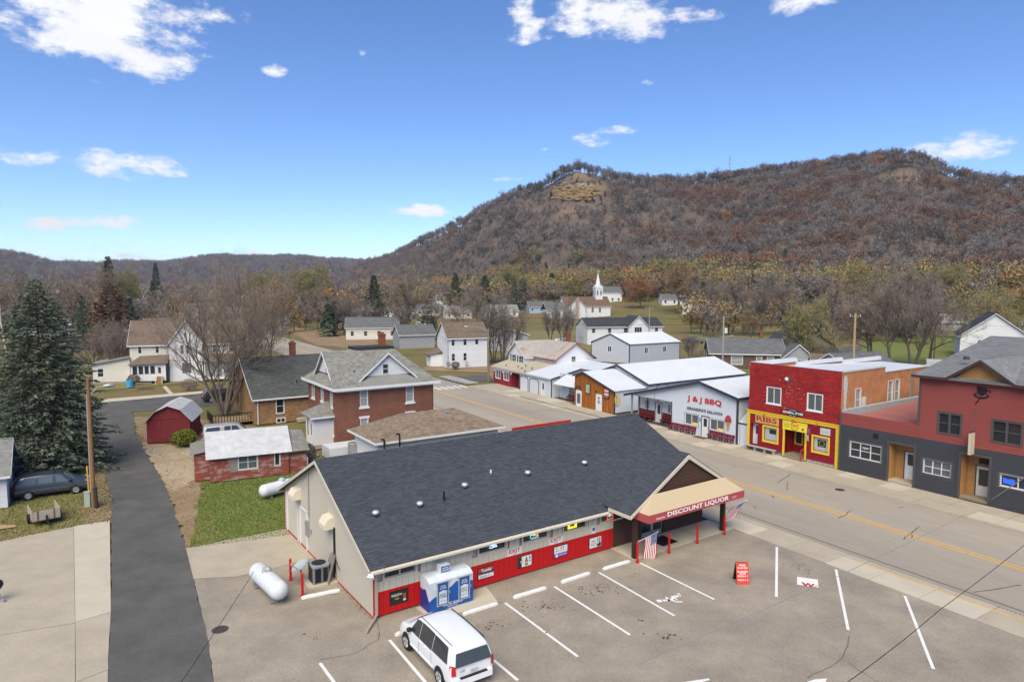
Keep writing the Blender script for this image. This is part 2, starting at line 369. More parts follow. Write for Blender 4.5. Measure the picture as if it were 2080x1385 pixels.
M_concrete=mat('pale concrete',(.42,.37,.29),.85,.2,.6,bump=.25,bscale=25,v2=(9,.06))
M_conc2=mat('new concrete',(.50,.45,.36),.85,.14,.8,bump=.2,bscale=25)
M_lot=mat('exposed aggregate asphalt',(.34,.295,.235),.93,col2=(.215,.187,.155),vscale=.4,bump=.5,bscale=60,v2=(16,.16))
M_road=mat('worn concrete roadway',(.35,.31,.255),.9,col2=(.27,.24,.20),vscale=.16,bump=.3,bscale=40,v2=(5,.06),stretch=(1,1,1))
M_asph=mat('dark asphalt',(.072,.071,.068),.92,col2=(.115,.112,.106),vscale=.55,bump=.5,bscale=50,v2=(14,.16))
_mp=next(n for n in M_road.node_tree.nodes if n.type== 'MAPPING');_mp.vector_type='TEXTURE';_mp.inputs['Rotation'].default_value=(0,0,math.radians(-58));_mp.inputs['Scale'].default_value=(7,.8,1)
M_line=mat('white road paint',(.74,.74,.72),.7,.12,3.0,v2=(20,.08))
M_yline=mat('yellow road paint',(.72,.40,.06),.7,.15,2.0,v2=(14,.08))
M_crack=mat('bitumen crack filler',(.10,.088,.075),.8)
M_joint=mat('dark joint',(.09,.08,.065),.9)
M_black=mat('black plastic',(.012,.012,.013),.45)
M_tyre=mat('tyre rubber',(.018,.018,.019),.8,.2,8)
M_redp=mat('red bollard paint',(.50,.012,.010),.4,.1,3)
M_text=mat('black lettering',(.012,.014,.018),.5)
M_textr=mat('red lettering',(.52,.012,.02),.5)
M_textw=mat('white lettering',(.82,.82,.82),.5)
M_textb=mat('blue lettering',(.02,.08,.36),.5)
M_steel=mat('galvanised steel',(.42,.43,.44),.4,.2,4,metal=.5)
M_wood=mat('weathered wood',(.30,.24,.17),.85,.4,2.0,stretch=(1,6,6),bump=.3)
M_pole=mat('brown pole wood',(.27,.145,.07),.85,.35,1.2,stretch=(6,6,.6),bump=.3)
M_gpole=mat('grey pole',(.30,.30,.31),.6,.12,1.0)
M_brickc=mat('red chimney brick',(.26,.085,.045),.85,.35,8)
def brick_mat(name,c1,c2,mo,sc,bump=.5):
 m=bpy.data.materials.new(name);m.use_nodes=True;t,b=nodes_of(m);nn=t.nodes.new;L=t.links.new
 tcn=nn('ShaderNodeTexCoord');sp=nn('ShaderNodeSeparateXYZ');L(tcn.outputs['Object'],sp.inputs[0])
 ad=nn('ShaderNodeMath');L(sp.outputs[0],ad.inputs[0]);L(sp.outputs[1],ad.inputs[1]);cb=nn('ShaderNodeCombineXYZ');L(ad.outputs[0],cb.inputs[0]);L(sp.outputs[2],cb.inputs[1])
 br=nn('ShaderNodeTexBrick');br.inputs['Color1'].default_value=(*c1,1);br.inputs['Color2'].default_value=(*c2,1);br.inputs['Mortar'].default_value=(*mo,1)
 br.inputs['Scale'].default_value=sc;br.inputs['Mortar Size'].default_value=.018;br.inputs['Brick Width'].default_value=.5;br.inputs['Row Height'].default_value=.18;br.inputs['Bias'].default_value=-.1
 L(cb.outputs[0],br.inputs['Vector'])
 n1=nn('ShaderNodeTexNoise');n1.inputs['Scale'].default_value=1.1;n1.inputs['Detail'].default_value=6;L(tcn.outputs['Object'],n1.inputs['Vector'])
 r=nn('ShaderNodeMapRange');L(n1.outputs['Fac'],r.inputs[0]);r.inputs[1].default_value=.3;r.inputs[2].default_value=.7;r.inputs[3].default_value=.82;r.inputs[4].default_value=1.12
 v=nn('ShaderNodeVectorMath');v.operation='SCALE';L(br.outputs['Color'],v.inputs[0]);L(r.outputs[0],v.inputs['Scale']);L(v.outputs[0],b.inputs['Base Color'])
 bp=nn('ShaderNodeBump');bp.invert=True;bp.inputs['Strength'].default_value=bump;bp.inputs['Distance'].default_value=.015;L(br.outputs['Fac'],bp.inputs['Height']);L(bp.outputs[0],b.inputs['Normal'])
 b.inputs['Roughness'].default_value=.85;return m
M_brick=brick_mat('dark red brick',(.215,.068,.035),(.15,.045,.024),(.20,.13,.09),2.2)
M_tan=brick_mat('mottled tan brick',(.33,.17,.065),(.15,.07,.03),(.30,.22,.14),1.6)
M_orange=brick_mat('orange brick',(.50,.20,.075),(.40,.155,.06),(.42,.25,.15),2.0,.3)
def peel_mat(name,base,bare,scale=2.2,amount=.5,stretch=(1,1,5)):
 """flaking paint: patches of bare board show through"""
 m=mat(name,base,.85,.25,2.0);t,b=nodes_of(m);nn=t.nodes.new;L=t.links.new
 src=b.inputs['Base Color'].links[0].from_socket
 tcn=nn('ShaderNodeTexCoord');mp=nn('ShaderNodeMapping');mp.inputs['Scale'].default_value=stretch;L(tcn.outputs['Object'],mp.inputs[0])
 n=nn('ShaderNodeTexNoise');n.inputs['Scale'].default_value=scale;n.inputs['Detail'].default_value=9;n.inputs['Roughness'].default_value=.7;L(mp.outputs[0],n.inputs['Vector'])
 r=nn('ShaderNodeMapRange');L(n.outputs['Fac'],r.inputs[0]);r.inputs[1].default_value=amount;r.inputs[2].default_value=amount+.09
 mx=nn('ShaderNodeMix');mx.data_type='RGBA';L(r.outputs[0],mx.inputs[0]);L(src,mx.inputs[6]);mx.inputs[7].default_value=(*bare,1);L(mx.outputs[2],b.inputs['Base Color'])
 return m
M_peel=peel_mat('flaking red paint',(.255,.066,.048),(.30,.215,.195),1.0,.50,(1,1,3))
M_barn=peel_mat('faded barn red boards',(.215,.030,.036),(.28,.15,.15),1.3,.62,(5,5,.5))
M_oldmetal=peel_mat('weathered galvanised sheet',(.52,.53,.54),(.36,.25,.17),1.1,.66,(1,1,1))
M_rusty=peel_mat('rust streaked metal roof',(.40,.37,.34),(.34,.17,.09),.9,.55,(1.6,.35,.35))
def grassy(name,c1,c2,c3,sc=.35):
 m=mat(name,c1,.95,0,sc,c2,bump=.6,bscale=25,v2=(9,.22));t,b=nodes_of(m);nn=t.nodes.new;L=t.links.new
 src=b.inputs['Base Color'].links[0].from_socket;tcn=nn('ShaderNodeTexCoord')
 n=nn('ShaderNodeTexNoise');n.inputs['Scale'].default_value=sc*.45;n.inputs['Detail'].default_value=8;n.inputs['Roughness'].default_value=.65;L(tcn.outputs['Object'],n.inputs['Vector'])
 r=nn('ShaderNodeMapRange');L(n.outputs['Fac'],r.inputs[0]);r.inputs[1].default_value=.48;r.inputs[2].default_value=.66
 mx=nn('ShaderNodeMix');mx.data_type='RGBA';L(r.outputs[0],mx.inputs[0]);L(src,mx.inputs[6]);mx.inputs[7].default_value=(*c3,1);L(mx.outputs[2],b.inputs['Base Color']);return m
M_ground=grassy('late autumn ground',(.145,.125,.055),(.20,.15,.075),(.17,.115,.065),.12)
M_lawn=grassy('green lawn',(.10,.15,.025),(.145,.17,.04),(.19,.165,.06),.5)
M_lawn2=grassy('fading lawn',(.15,.155,.045),(.185,.165,.06),(.21,.155,.08),.5)
M_leafy=grassy('leaf strewn dirt',(.25,.175,.095),(.20,.14,.08),(.29,.22,.14),.8)
M_gravel=grassy('sandy gravel',(.40,.33,.225),(.33,.265,.175),(.28,.21,.135),.6)
# ------------------------------------------------------------------ terrain: one sheet from the town out to the bluffs
T_=Vector((.530,-.848,0));N_=Vector((.848,.530,0)) # along and across the main street
def SN(s,n,z=0.0):p=T_*s+N_*n;return Vector((p.x,p.y,z))
def horizon_pt(u,v,r):
 d=ray(u,v);h=math.hypot(d.x,d.y);return math.atan2(d.x,d.y),CAM_H+r*d.z/h
BL=[(690,546,1700),(750,536,1500),(800,520,1300),(860,489,1080),(930,458,940),(1000,420,850),(1060,395,790),(1110,378,750),(1140,358,725),(1170,347,715),(1205,352,720),(1250,368,740),(1300,374,760),
      (1400,374,780),(1500,362,780),(1600,350,770),(1700,338,750),(1800,325,735),(1870,328,735),(1930,358,745),(1990,374,760),(2080,380,780),(2300,395,850),(2700,420,1000)]
bl=[(*horizon_pt(u,v,r),r) for u,v,r in BL]
B_az,B_z,B_r=(np.array(x) for x in zip(*bl))
FRG=[(-700,500),(-200,505),(0,514),(50,519),(100,533),(160,536),(200,536),(240,530),(280,533),(330,534),(370,529),(420,522),(460,520),(500,520),(560,519),(620,521),(660,526),(720,529),(800,532),(900,534),(1000,560),(1100,586)]
fr_=[horizon_pt(u,v+11,2600) for u,v in FRG];R_az,R_z=(np.array(x) for x in zip(*fr_))
B_base=np.interp(B_az,[azel(700,500)[0],azel(1000,500)[0],azel(1250,500)[0],azel(2080,500)[0]],[1150,520,400,330])
def vnoise(x,y,s):
 x=x/s;y=y/s
 return(np.sin(x*1.3+1.7*np.sin(y*.7+.5))+np.sin(y*1.7+1.3*np.sin(x*.9+2.1))+.6*np.sin(x*2.9+y*2.3+1.1))/2.6
def ss(t):t=np.clip(t,0,1);return t*t*(3-2*t)
def terrain(x,y):
 x=np.asarray(x,float);y=np.asarray(y,float);r=np.hypot(x,y);a=np.arctan2(x,y)
 behind=np.abs(a)>1.25
 zr=np.interp(a,B_az,B_z);dr=np.interp(a,B_az,B_r);db=np.interp(a,B_az,B_base)
 on=ss((a-B_az[0])/.03)*np.where(a>1.25,ss((1.7-a)/.45),1.0)
 zv=10*ss((r-250)/np.maximum(db-250,1))
 s=np.clip((r-db)/(dr-db),0,1)
 prof=.55*s** 1.25+.45*s** 2.0
 spur=vnoise(x,y,55)*13*s*(1-s)*2.2+vnoise(x+300,y,22)*3.0*s*(1-s)*2
 hill=zv+(zr-zv)*prof+spur
 past=np.clip((r-dr)/400,0,1);hill=np.where(r>dr,zr-40*past+0*r,hill)
 bluff=np.where(r>250,hill,0.0)
 zf=np.interp(a,R_az,R_z);s2=np.clip((r-1500)/1100,0,1);far=zf*ss(s2)** .9*(1+.04*vnoise(x,y,120));far=np.where(r>2600,zf-np.clip((r-2600)/900,0,1)*60,far)
 far=far*np.where(a<-1.2,1,1)
 left=3.0*ss((r-300)/900)+far
 z=np.maximum(left,bluff*on)
 z=np.where(behind&(a>0),3*ss((r-300)/900)+np.where(r>1500,60*ss((r-1500)/900),0),z)
 z=np.where(behind&(a<0),3*ss((r-300)/900)+np.where(r>1500,60*ss((r-1500)/900),0),z)
 return np.maximum(z,0.0)
def tz(x,y):return float(terrain(x,y))
def hill_mat():
 m=bpy.data.materials.new('hill ground of leaf litter and dry grass');m.use_nodes=True;t,b=nodes_of(m);nn=t.nodes.new;L=t.links.new
 ge=nn('ShaderNodeNewGeometry');at=nn('ShaderNodeAttribute');at.attribute_name='zone'
 def nz_(s,o=0):
  n=nn('ShaderNodeTexNoise');n.inputs['Scale'].default_value=s;n.inputs['Detail'].default_value=8;n.inputs['Roughness'].default_value=.65;v=nn('ShaderNodeVectorMath');v.inputs[1].default_value=(o,o,0);L(ge.outputs['Position'],v.inputs[0]);L(v.outputs[0],n.inputs['Vector']);return n.outputs['Fac']
 def mxc(f,a,c):
  x=nn('ShaderNodeMix');x.data_type='RGBA';L(f,x.inputs[0])
  for k,q in((6,a),(7,c)):
   if isinstance(q,tuple):x.inputs[k].default_value=(*q,1)
   else:L(q,x.inputs[k])
  return x.outputs[2]
 def mr_(f,a,c):
  r=nn('ShaderNodeMapRange');r.interpolation_type='SMOOTHSTEP';L(f,r.inputs[0]);r.inputs[1].default_value=a;r.inputs[2].default_value=c;return r.outputs[0]
 valley=mxc(mr_(nz_(.02),.42,.6),(.15,.14,.05),(.19,.135,.07));valley=mxc(mr_(nz_(.15,9),.45,.7),valley,(.125,.10,.045))
 woods=mxc(mr_(nz_(.05),.35,.65),(.10,.078,.064),(.145,.11,.085))
 dry=mxc(mr_(nz_(.12),.35,.65),(.24,.165,.10),(.17,.12,.08))
 z1=nn('ShaderNodeSeparateColor');L(at.outputs['Color'],z1.inputs[0])
 c=mxc(z1.outputs[0],valley,woods);c=mxc(z1.outputs[1],c,dry);L(c,b.inputs['Base Color']);b.inputs['Roughness'].default_value=.95;b.inputs['Specular IOR Level'].default_value=.1
 return m
BARE=[(1180,356,34,11,.9),(1212,382,26,20,.75),(1130,430,70,14,.6),(1060,422,36,10,.4),(1845,364,58,15,.95),(1925,366,42,13,.85),(1700,395,40,8,.4),(1480,395,50,7,.4),(1172,395,56,13,1.0)]
def bare_at(u,v):
 f=0*u
 for(cu,cv,a,b,s) in BARE:f=np.maximum(f,s*np.clip(1.5-1.5*(((u-cu)/a)** 2+((v-cv)/b)** 2),0,1))
 return f
def proj_arr(x,y,z):
 dx,dy,dz=x,y,z-CAM_H;w=dx*_f.x+dy*_f.y+dz*_f.z;w=np.where(np.abs(w)<1e-3,1e-3,w)
 return 1040+FPX*(dx*_r2.x+dy*_r2.y+dz*_r2.z)/w,692.5-FPX*(dx*_u2.x+dy*_u2.y+dz*_u2.z)/w
def make_ground():
 A=np.concatenate([np.linspace(-math.pi,-1.0,60,endpoint=False),np.linspace(-1.0,1.0,430,endpoint=False),np.linspace(1.0,math.pi,60,endpoint=False)])
 R=np.concatenate([[2,60,150,200],np.linspace(230,900,95),np.linspace(925,1500,24),np.linspace(1550,2800,36),[3100,3600,4500,6000]])
 aa,rr=np.meshgrid(A,R);x=rr*np.sin(aa);y=rr*np.cos(aa);z=terrain(x,y)-.12
 n,k=len(R),len(A);v=np.stack([x,y,z],-1).reshape(-1,3);idx=np.arange(n*k).reshape(n,k);nx=np.roll(idx,-1,1)
 f=np.stack([idx[:-1],idx[1:],nx[1:],nx[:-1]],-1).reshape(-1,4)
 me=bpy.data.meshes.new('ground');me.from_pydata(v.tolist(),[],f.tolist()+[list(map(int,idx[0]))]);me.update()
 me.polygons.foreach_set('use_smooth',[True]*len(me.polygons))
 db=np.interp(aa,B_az,B_base);wood=np.where(aa>B_az[0],ss((rr-db+40)/80),ss((rr-1450)/200));uu,vv=proj_arr(x,y,z);bare=np.where((rr>350)&(rr<800)&(np.abs(aa)<1),bare_at(uu,vv),0)
 col=np.zeros((n*k,4));col[:,0]=wood.ravel();col[:,1]=bare.ravel();col[:,3]=1
 at=me.attributes.new('zone','FLOAT_COLOR','POINT');at.data.foreach_set('color',col.ravel());me.materials.append(hill_mat());return structure(obj('ground',me))
make_ground()

# ------------------------------------------------------------------ roads, lot, pavements
def sheet(name,pts,z,m,parent=None,th=0.0):
 mb=MB();P=[Vector((p[0],p[1],z)) for p in pts]
 if th:a=[mb.pt(p) for p in P];b=[mb.pt(p-Vector((0,0,th))) for p in P];n=len(P);mb.f.append(a);mb.t+=[1.0]*(n+1);mb.f+=[[a[i],b[i],b[(i+1)%n],a[(i+1)%n]] for i in range(n)]
 else:mb.raw(P)
 o=mb.build(name,m,parent)
 bm=bmesh.new();bm.from_mesh(o.data);bmesh.ops.recalc_face_normals(bm,faces=bm.faces)
 for f in bm.faces:
  if abs(f.normal.z)>.9 and f.normal.z<0:f.normal_flip()
 bm.to_mesh(o.data);bm.free()
 return structure(o) if parent is None else o
def strip(name,p,q,w,z,m,parent):
 p=Vector((p[0],p[1],z));q=Vector((q[0],q[1],z));d=(q-p).normalized();s=Vector((-d.y,d.x,0))*w/2;mb=MB();mb.raw([p-s,q-s,q+s,p+s]);return mb.build(name,m,parent)
def jag(name,pts,w,z,m,parent,seed=1,amp=.08,step=.5):
 """irregular crack following a polyline"""
 r=random.Random(seed);P=[]
 for a,b in zip(pts,pts[1:]):
  a,b=Vector((*a[:2],z)),Vector((*b[:2],z));n=max(2,int((b-a).length/step));d=(b-a).normalized();s=Vector((-d.y,d.x,0))
  for i in range(n):P.append(a.lerp(b,i/n)+s*r.uniform(-amp,amp))
 P.append(Vector((*pts[-1][:2],z)));mb=MB()
 for a,b in zip(P,P[1:]):
  d=(b-a).normalized();s=Vector((-d.y,d.x,0))*w*r.uniform(.35,.7);mb.raw([a-s,b-s,b+s,a+s])
 return mb.build(name,m,parent)
road=sheet('main_street',[SN(-420,33.4),SN(40,33.4),SN(40,45.0),SN(-420,45.0)],-.08,M_road)
cross=sheet('cross_street',[SN(-95.5,-140),SN(-95.5,33.2),SN(-86,33.2),SN(-86,-140)],-.076,M_asph)
cross2=sheet('side_street',[SN(-94,45.2),SN(-94,200),SN(-87,200),SN(-87,45.2)],-.072,M_asph)
for k,n0 in enumerate((39.02,39.40)):strip('yellow_line',SN(-84,n0),SN(40,n0),.13,-.072,M_yline,road);strip('yellow_line',SN(-300,n0),SN(-97,n0),.13,-.072,M_yline,road)
for i in range(11):strip('crosswalk_bar',SN(-85.5,34.2+i*1.02),SN(-83.0,34.2+i*1.02),.42,-.072,M_line,road)
for i in range(9):strip('crosswalk_bar',SN(-95.6+i*1.1,46.0),SN(-95.6+i*1.1,48.2),.42,-.064,M_line,cross2)
strip('gutter_joint',SN(-83,34.0),SN(40,34.0),.06,-.071,M_joint,road)
for k,(s0,a,b,sd2) in enumerate(((-14,34.2,37.0,.8),(-19.3,38.2,41.2,-.6),(-23.2,38.3,40.4,-.5),(-30,41.5,44.6,-1.0),(-36,34.5,37.2,-.6),(-44,40.5,43.8,-.7),(-55,34.5,38,.5),(-28.5,40.6,42.6,-1.4),(-9,36,44,.5),(-63,39.6,44.7,.4))):
 jag('crack',[SN(s0,a),SN(s0+sd2,b)],.05,-.069,M_crack,road,k,.05,.4)
for k in range(12):
 s0=RND.uniform(-60,0);n0=RND.uniform(35,44);jag('tar_spot',[SN(s0,n0),SN(s0+RND.uniform(-.5,.5),n0+RND.uniform(.2,.6))],.06,-.068,M_crack,road,k+30,.03,.2)
ring=MB();ring.lathe((0,0,0),(0,0,1),[(0,.33),(.008,.33),(.008,0)],20);mh=ring.build('manhole_cover',mat('cast iron',(.07,.055,.05),.7,.3,20),road);mh.location=(*G(1706,992)[:2],-.078)
# far pavement: slabs of their own with joints between, on a kerb
far_walk=sheet('far_sidewalk_bed',[SN(-84,45.02),SN(40,45.02),SN(40,49.0),SN(-84,52)],-.05,M_joint)
kerb=MB()
for i in range(62):
 s0=-84+i*2.0
 q=[SN(s0+.015,45.0),SN(s0+1.985,45.0),SN(s0+1.985,45.22),SN(s0+.015,45.22)];k=MB();k.slab([(p.x,-p.y,-.09) for p in q],.09);fix_normals(k.build('kerb_stone',M_concrete,far_walk))
for i in range(76):
 s0=-84+i*1.62;back=48.62 if s0>-66 else 49.3+(-66-s0)*.045
 for n0,n1 in((45.26,46.9),(46.93,back)):
  q=[SN(s0+.012,n0),SN(s0+1.608,n0),SN(s0+1.608,n1),SN(s0+.012,n1)];k=MB();k.slab([(p.x,-p.y,-.06) for p in q],.06+RND.uniform(-.004,.006));fix_normals(k.build('sidewalk_slab',M_concrete if RND.random()<.8 else M_conc2,far_walk))
strip('drain_channel',SN(-72,46.35),SN(-55,46.3),.22,.008,M_joint,far_walk)
near_walk=sheet('near_sidewalk_bed',[SN(-84,31.2),SN(40,31.2),SN(40,33.42),SN(-84,33.42)],-.05,M_joint)
for i in range(54):
 s0=-84+i*2.3
 q=[SN(s0+.012,31.24),SN(s0+2.288,31.24),SN(s0+2.288,32.86),SN(s0+.012,32.86)];k=MB();k.slab([(p.x,-p.y,-.06) for p in q],.055+RND.uniform(-.004,.004));fix_normals(k.build('sidewalk_slab',M_conc2 if RND.random()<.6 else M_concrete,near_walk))
 q=[SN(s0+.012,32.9),SN(s0+2.288,32.9),SN(s0+2.288,33.4),SN(s0+.012,33.4)];k=MB();k.slab([(p.x,-p.y,-.07) for p in q],.05);fix_normals(k.build('kerb_stone',M_concrete,near_walk))
dr=MB();q=G(2062,1246)
for i in range(9):a=q+T_*(i*.16-.7)-N_*.22;b=q+T_*(i*.16-.7)+N_*.22;dr.rtube((a.x,a.y,-.05),(b.x,b.y,-.05),.03,.03,4)
dr.build('storm_grate',MATS['cast iron'],road);strip('worn_yellow_kerb',SN(-18.8,32.88),SN(-6,32.88),.09,-.004,M_yline,near_walk)
# the parking lot
ALR=[(-40.55,70.44),(-36.3,63.19),(-30.87,55.2),(-26.35,48.85),(-23.28,44.11),(-20.27,39.31),(-17.62,34.94),(-15.89,32.0),(-14.6,29.84),(-13.15,27.3),(-11.7,24.72),(-10.59,22.66),(-8.2,17.5),(-4.5,9)]
ALL=[(-50.7,79.13),(-43,67.5),(-36.29,57.23),(-31.69,50.58),(-26.5,43.03),(-24.25,39.28),(-19.37,31.13),(-17.32,27.76),(-15.84,25.13),(-14.89,23.44),(-14.35,22.64),(-11.6,17.5),(-8,9)]
lot=sheet('parking_lot',ALR[6:]+[(0,2),(30,2),tuple(SN(-1,31.2)[:2]),(13.6,37.1),(12.7,38.6),(11.5,39.3),(-12.9,38.05)],-.02,M_lot)
def rough(pts,step=.45,amp=.07,seed=1):
 r=random.Random(seed);out=[]
 for a,b in zip(pts,pts[1:]+pts[:1]):
  a,b=Vector(a[:2]),Vector(b[:2]);n=max(1,int((b-a).length/step));out+=[a.lerp(b,i/n)+Vector((r.uniform(-amp,amp),r.uniform(-amp,amp)))*(i>0) for i in range(n)]
 return[tuple(p) for p in out]
alley=sheet('alley',rough(ALL+ALR[::-1]+[tuple(SN(-86,3)[:2])]),-.012,M_asph)
pad=sheet('concrete_pad',[G(378,1113),G(590,1071),G(643,1131),G(551,1154),G(480,1170),G(393,1174)],-.008,M_concrete)
yard=sheet('concrete_yard',[(-28.25,35.72),(-25.87,38.26),(-24.3,39.15),(-24.25,39.1),(-14.4,22.64),(-8.4,9.4),(-40,9.4),(-46,26)],-.026,M_joint)
def px_slab(name,pts,m,parent,top):
 k=MB();k.slab([(G(u,v).x,-G(u,v).y,top-.06) for u,v in pts],.06);o=fix_normals(k.build(name,m,parent));return o
px_slab('concrete_slab',[(150,1068),(223,1057),(225,1242),(153,1262)],M_conc2,yard,0.0);px_slab('concrete_slab',[(153,1263.2),(225,1243.2),(219,1340),(220,1358),(154,1384)],M_concrete,yard,0.0)
px_slab('concrete_slab',[(154,1385.4),(219,1359.4),(216,1520),(150,1600)],M_concrete,yard,0.0);px_slab('concrete_slab',[(-6,1101),(60,1086),(149.3,1069),(152.4,1264),(-260,1330),(-330,1190)],M_concrete,yard,.0);px_slab('concrete_slab',[(-262,1331.5),(152.4,1265.5),(153,1600),(-500,1600)],M_concrete,yard,.0)
for a,b in(((650,1345),(705,1420)),((791,1298),(895,1420)),((1026,1223),(1174,1332)),((1126,1190),(1280,1288)),((1216,1161),(1370,1249)),((1300,1142),(1451,1216)),((1578,1110),(1577,1211)),((1698,1155),(1723,1278)),((1838,1209),(1896,1357)),((1003,1339),(1052,1380))):
 strip('stall_line',G(*a),G(*b),.12,-.014,M_line,lot)
sheet('painted_arrow',[G(1640,1383),G(1655,1378),G(1680,1376),G(1675,1390),G(1640,1400)],-.014,M_line,lot);sheet('painted_mark',[G(1385,1384),G(1440,1376),G(1442,1379),G(1400,1392)],-.014,M_line,lot)
sheet('white_paint_patch',[G(u,v) for u,v in((1619,1170),(1661,1176),(1663,1192),(1619,1186))],-.014,M_line,lot)
fw=Fr(G(1627,1187),0);wl=text('W',lot,Fr((0,0,0),0),0,0,.62,.42,mat('faded red paint',(.52,.06,.06),.7,.3,9),0,.06,'red_letter_mark')
wl.rotation_euler=(math.radians(-90),0,math.radians(-22));wl.rotation_euler=(math.radians(-90),0,0)
q=G(1627,1188);wl.matrix_local=Matrix.Translation((q.x,q.y,-.008))@ Matrix.Rotation(math.radians(-24),4,'Z')@ Matrix.Rotation(math.radians(-90),4,'X')
hc=MB();cpt=G(1376,1216);
for i in range(16):
 a0,a1=math.radians(-30+i*15),math.radians(-30+(i+1)*15);r0,r1=.2,.3
 hc.raw([(r0*math.cos(a0),r0*math.sin(a0),0),(r1*math.cos(a0),r1*math.sin(a0),0),(r1*math.cos(a1),r1*math.sin(a1),0),(r0*math.cos(a1),r0*math.sin(a1),0)])
for(x0,x1,y0,y1) in((-.08,.08,.1,.7),(-.08,.36,.02,.16),(-.08,.3,.36,.48),(.24,.38,-.3,.04),(.3,.55,-.34,-.22),(-.12,.12,.76,.98)):hc.raw([(x0,y0,.001),(x1,y0,.001),(x1,y1,.001),(x0,y1,.001)])
h_=hc.build('wheelchair_symbol',M_line,lot);h_.location=(cpt.x,cpt.y,-.013);h_.rotation_euler=(0,0,math.radians(100));h_.scale=(1.0,1.0,1)
for k,pts in enumerate((((764,1254),(770,1275),(768,1297),(720,1325),(650,1338)),((1725,1290),(1715,1330),(1690,1352),(1640,1375)),((1725,1345),(1760,1370),(1790,1386)),((960,1196),(985,1218),(1020,1222)),((690,1205),(600,1208)))):
 jag('crack',[G(*p) for p in pts],.026,-.013,M_crack,lot,60+k,.06,.35)
M_oil=mat('oil stain',(.085,.07,.055),.6,.3,3)
for k,(u,v,n,sp) in enumerate(((1105,1232,40,.5),(1210,1195,60,.55),(1110,1281,6,.15),(1355,1292,16,.35),(1000,1270,22,.5),(1285,1168,10,.3),(1620,1152,26,.5),(1305,1258,5,.12),(640,1290,8,.4))):
 mb=MB();c=G(u,v)
 for i in range(n):
  p=c+Vector((RND.gauss(0,sp),RND.gauss(0,sp*.6),0));r=RND.uniform(.015,.075);a0=RND.random()*6;mb.raw([(p.x+r*math.cos(a0+t)*RND.uniform(.5,1.3),p.y+r*math.sin(a0+t)*RND.uniform(.4,1.1),-.0135+i*1e-5) for t in(0,1.2,2.4,3.7,5)])
 mb.build('oil_spots',M_oil,lot,kind='stuff')
mh2=mh.copy();COL.objects.link(mh2);mh2.parent=lot;mh2.location=(*G(447,1277)[:2],-.02)
# lawns and dirt
lawns=[('side_lawn',[(408,978),(470,975),(592,958),(640,935),(700,930),(640,1080),(590,1085),(500,1099),(385,1112),(400,1040)],M_lawn,-.03),
 ('leaf_strip',[(268,846),(400,850),(640,900),(640,960),(470,978),(410,985),(418,1040),(405,1110),(374,1116),(330,985)],M_leafy,-.04),
 ('gravel_apron',[(285,898),(395,905),(400,940),(400,972),(345,1000),(300,930)],M_gravel,-.034),
 ('verge_lawn',[(-300,1010),(0,985),(180,900),(200,905),(232,1015),(230,1060),(150,1070),(60,1088),(-60,1115),(-300,1130)],M_lawn2,-.045),
 ('leaf_verge',[(150,915),(200,890),(214,950),(230,1015),(229,1058),(165,1068),(185,1000)],M_leafy,-.038),
 ('farm_lawn',[(150,797),(340,781),(430,772),(560,750),(500,735),(150,760)],M_lawn2,-.05),
 ('farm_sidewalk',[(150,822),(430,797),(430,792),(150,815)],M_conc2,-.03),
 ('church_lawn',[(1740,722),(1850,735),(2010,745),(2200,735),(2150,668),(1960,660),(1780,668)],M_lawn,-.06),
 ('back_lawn',[(1050,712),(1190,716),(1240,700),(1200,672),(1040,672)],M_lawn2,-.06),
 ('corner_lawn',[(855,752),(990,756),(1000,768),(1010,738),(880,735)],M_leafy,-.055),
 ('park_lawn',[(1390,700),(1560,712),(1640,700),(1600,668),(1400,668)],M_lawn2,-.06),
 ('dirt_bank',[(640,700),(700,706),(790,700),(700,672),(620,668),(560,660)],M_leafy,-.058)]
for n_,pts,m_,z_ in lawns:sheet(n_,rough([tuple(G(u,v)[:2]) for u,v in pts],.5,.34,5) if len(pts)>5 else[G(u,v) for u,v in pts],z_,m_)
def leaves(name,label,poly,n,m,size=.05,seed=1):
 """fallen leaves scattered over a patch"""
 r=random.Random(seed);P=[G(u,v) for u,v in poly];xs=[p.x for p in P];ys=[p.y for p in P];mb=MB()
 def inside(x,y):
  c=False
  for i in range(len(P)):
   a,b=P[i],P[i-1]
   if(a.y>y)!=(b.y>y) and x<(b.x-a.x)*(y-a.y)/(b.y-a.y)+a.x:c=not c
  return c
 k=0
 while k<n:
  x,y=r.uniform(min(xs),max(xs)),r.uniform(min(ys),max(ys));k+= 1
  if not inside(x,y):continue
  a=r.random()*6.28;s=size*r.uniform(.5,1.4);z=r.uniform(-.02,.03);mb.tint=r.uniform(.55,1.25);ux,uy=math.cos(a)*s,math.sin(a)*s
  mb.raw([(x-ux,y-uy,z),(x+uy*.6,y-ux*.6,z+r.uniform(0,.03)),(x+ux,y+uy,z+r.uniform(0,.02)),(x-uy*.6,y+ux*.6,z+r.uniform(0,.03))])
 o=mb.build(name,m,None,kind='stuff');return tag(o,label,'leaves')
M_leaf=mat('dry fallen leaf',(.46,.33,.14),.8,.4,30,tint=True);M_leaf2=mat('brown fallen leaf',(.30,.17,.08),.85,.4,30,tint=True)
leaves('fallen_leaves','yellow leaves strewn over the lawn beside the peeling red shed',lawns[0][1],3200,M_leaf,.05,2)
leaves('fallen_leaves','brown leaf litter along the right edge of the alley',lawns[1][1],6000,M_leaf2,.06,3)
leaves('fallen_leaves','pale leaves on the grass around the wooden trailer',lawns[3][1],5200,M_leaf,.055,4)
leaves('fallen_leaves','brown leaves drifted along the foot of the beige store side wall',[(686,1172),(700,1182),(762,1258),(748,1256),(700,1205),(680,1180)],900,M_leaf2,.035,5)
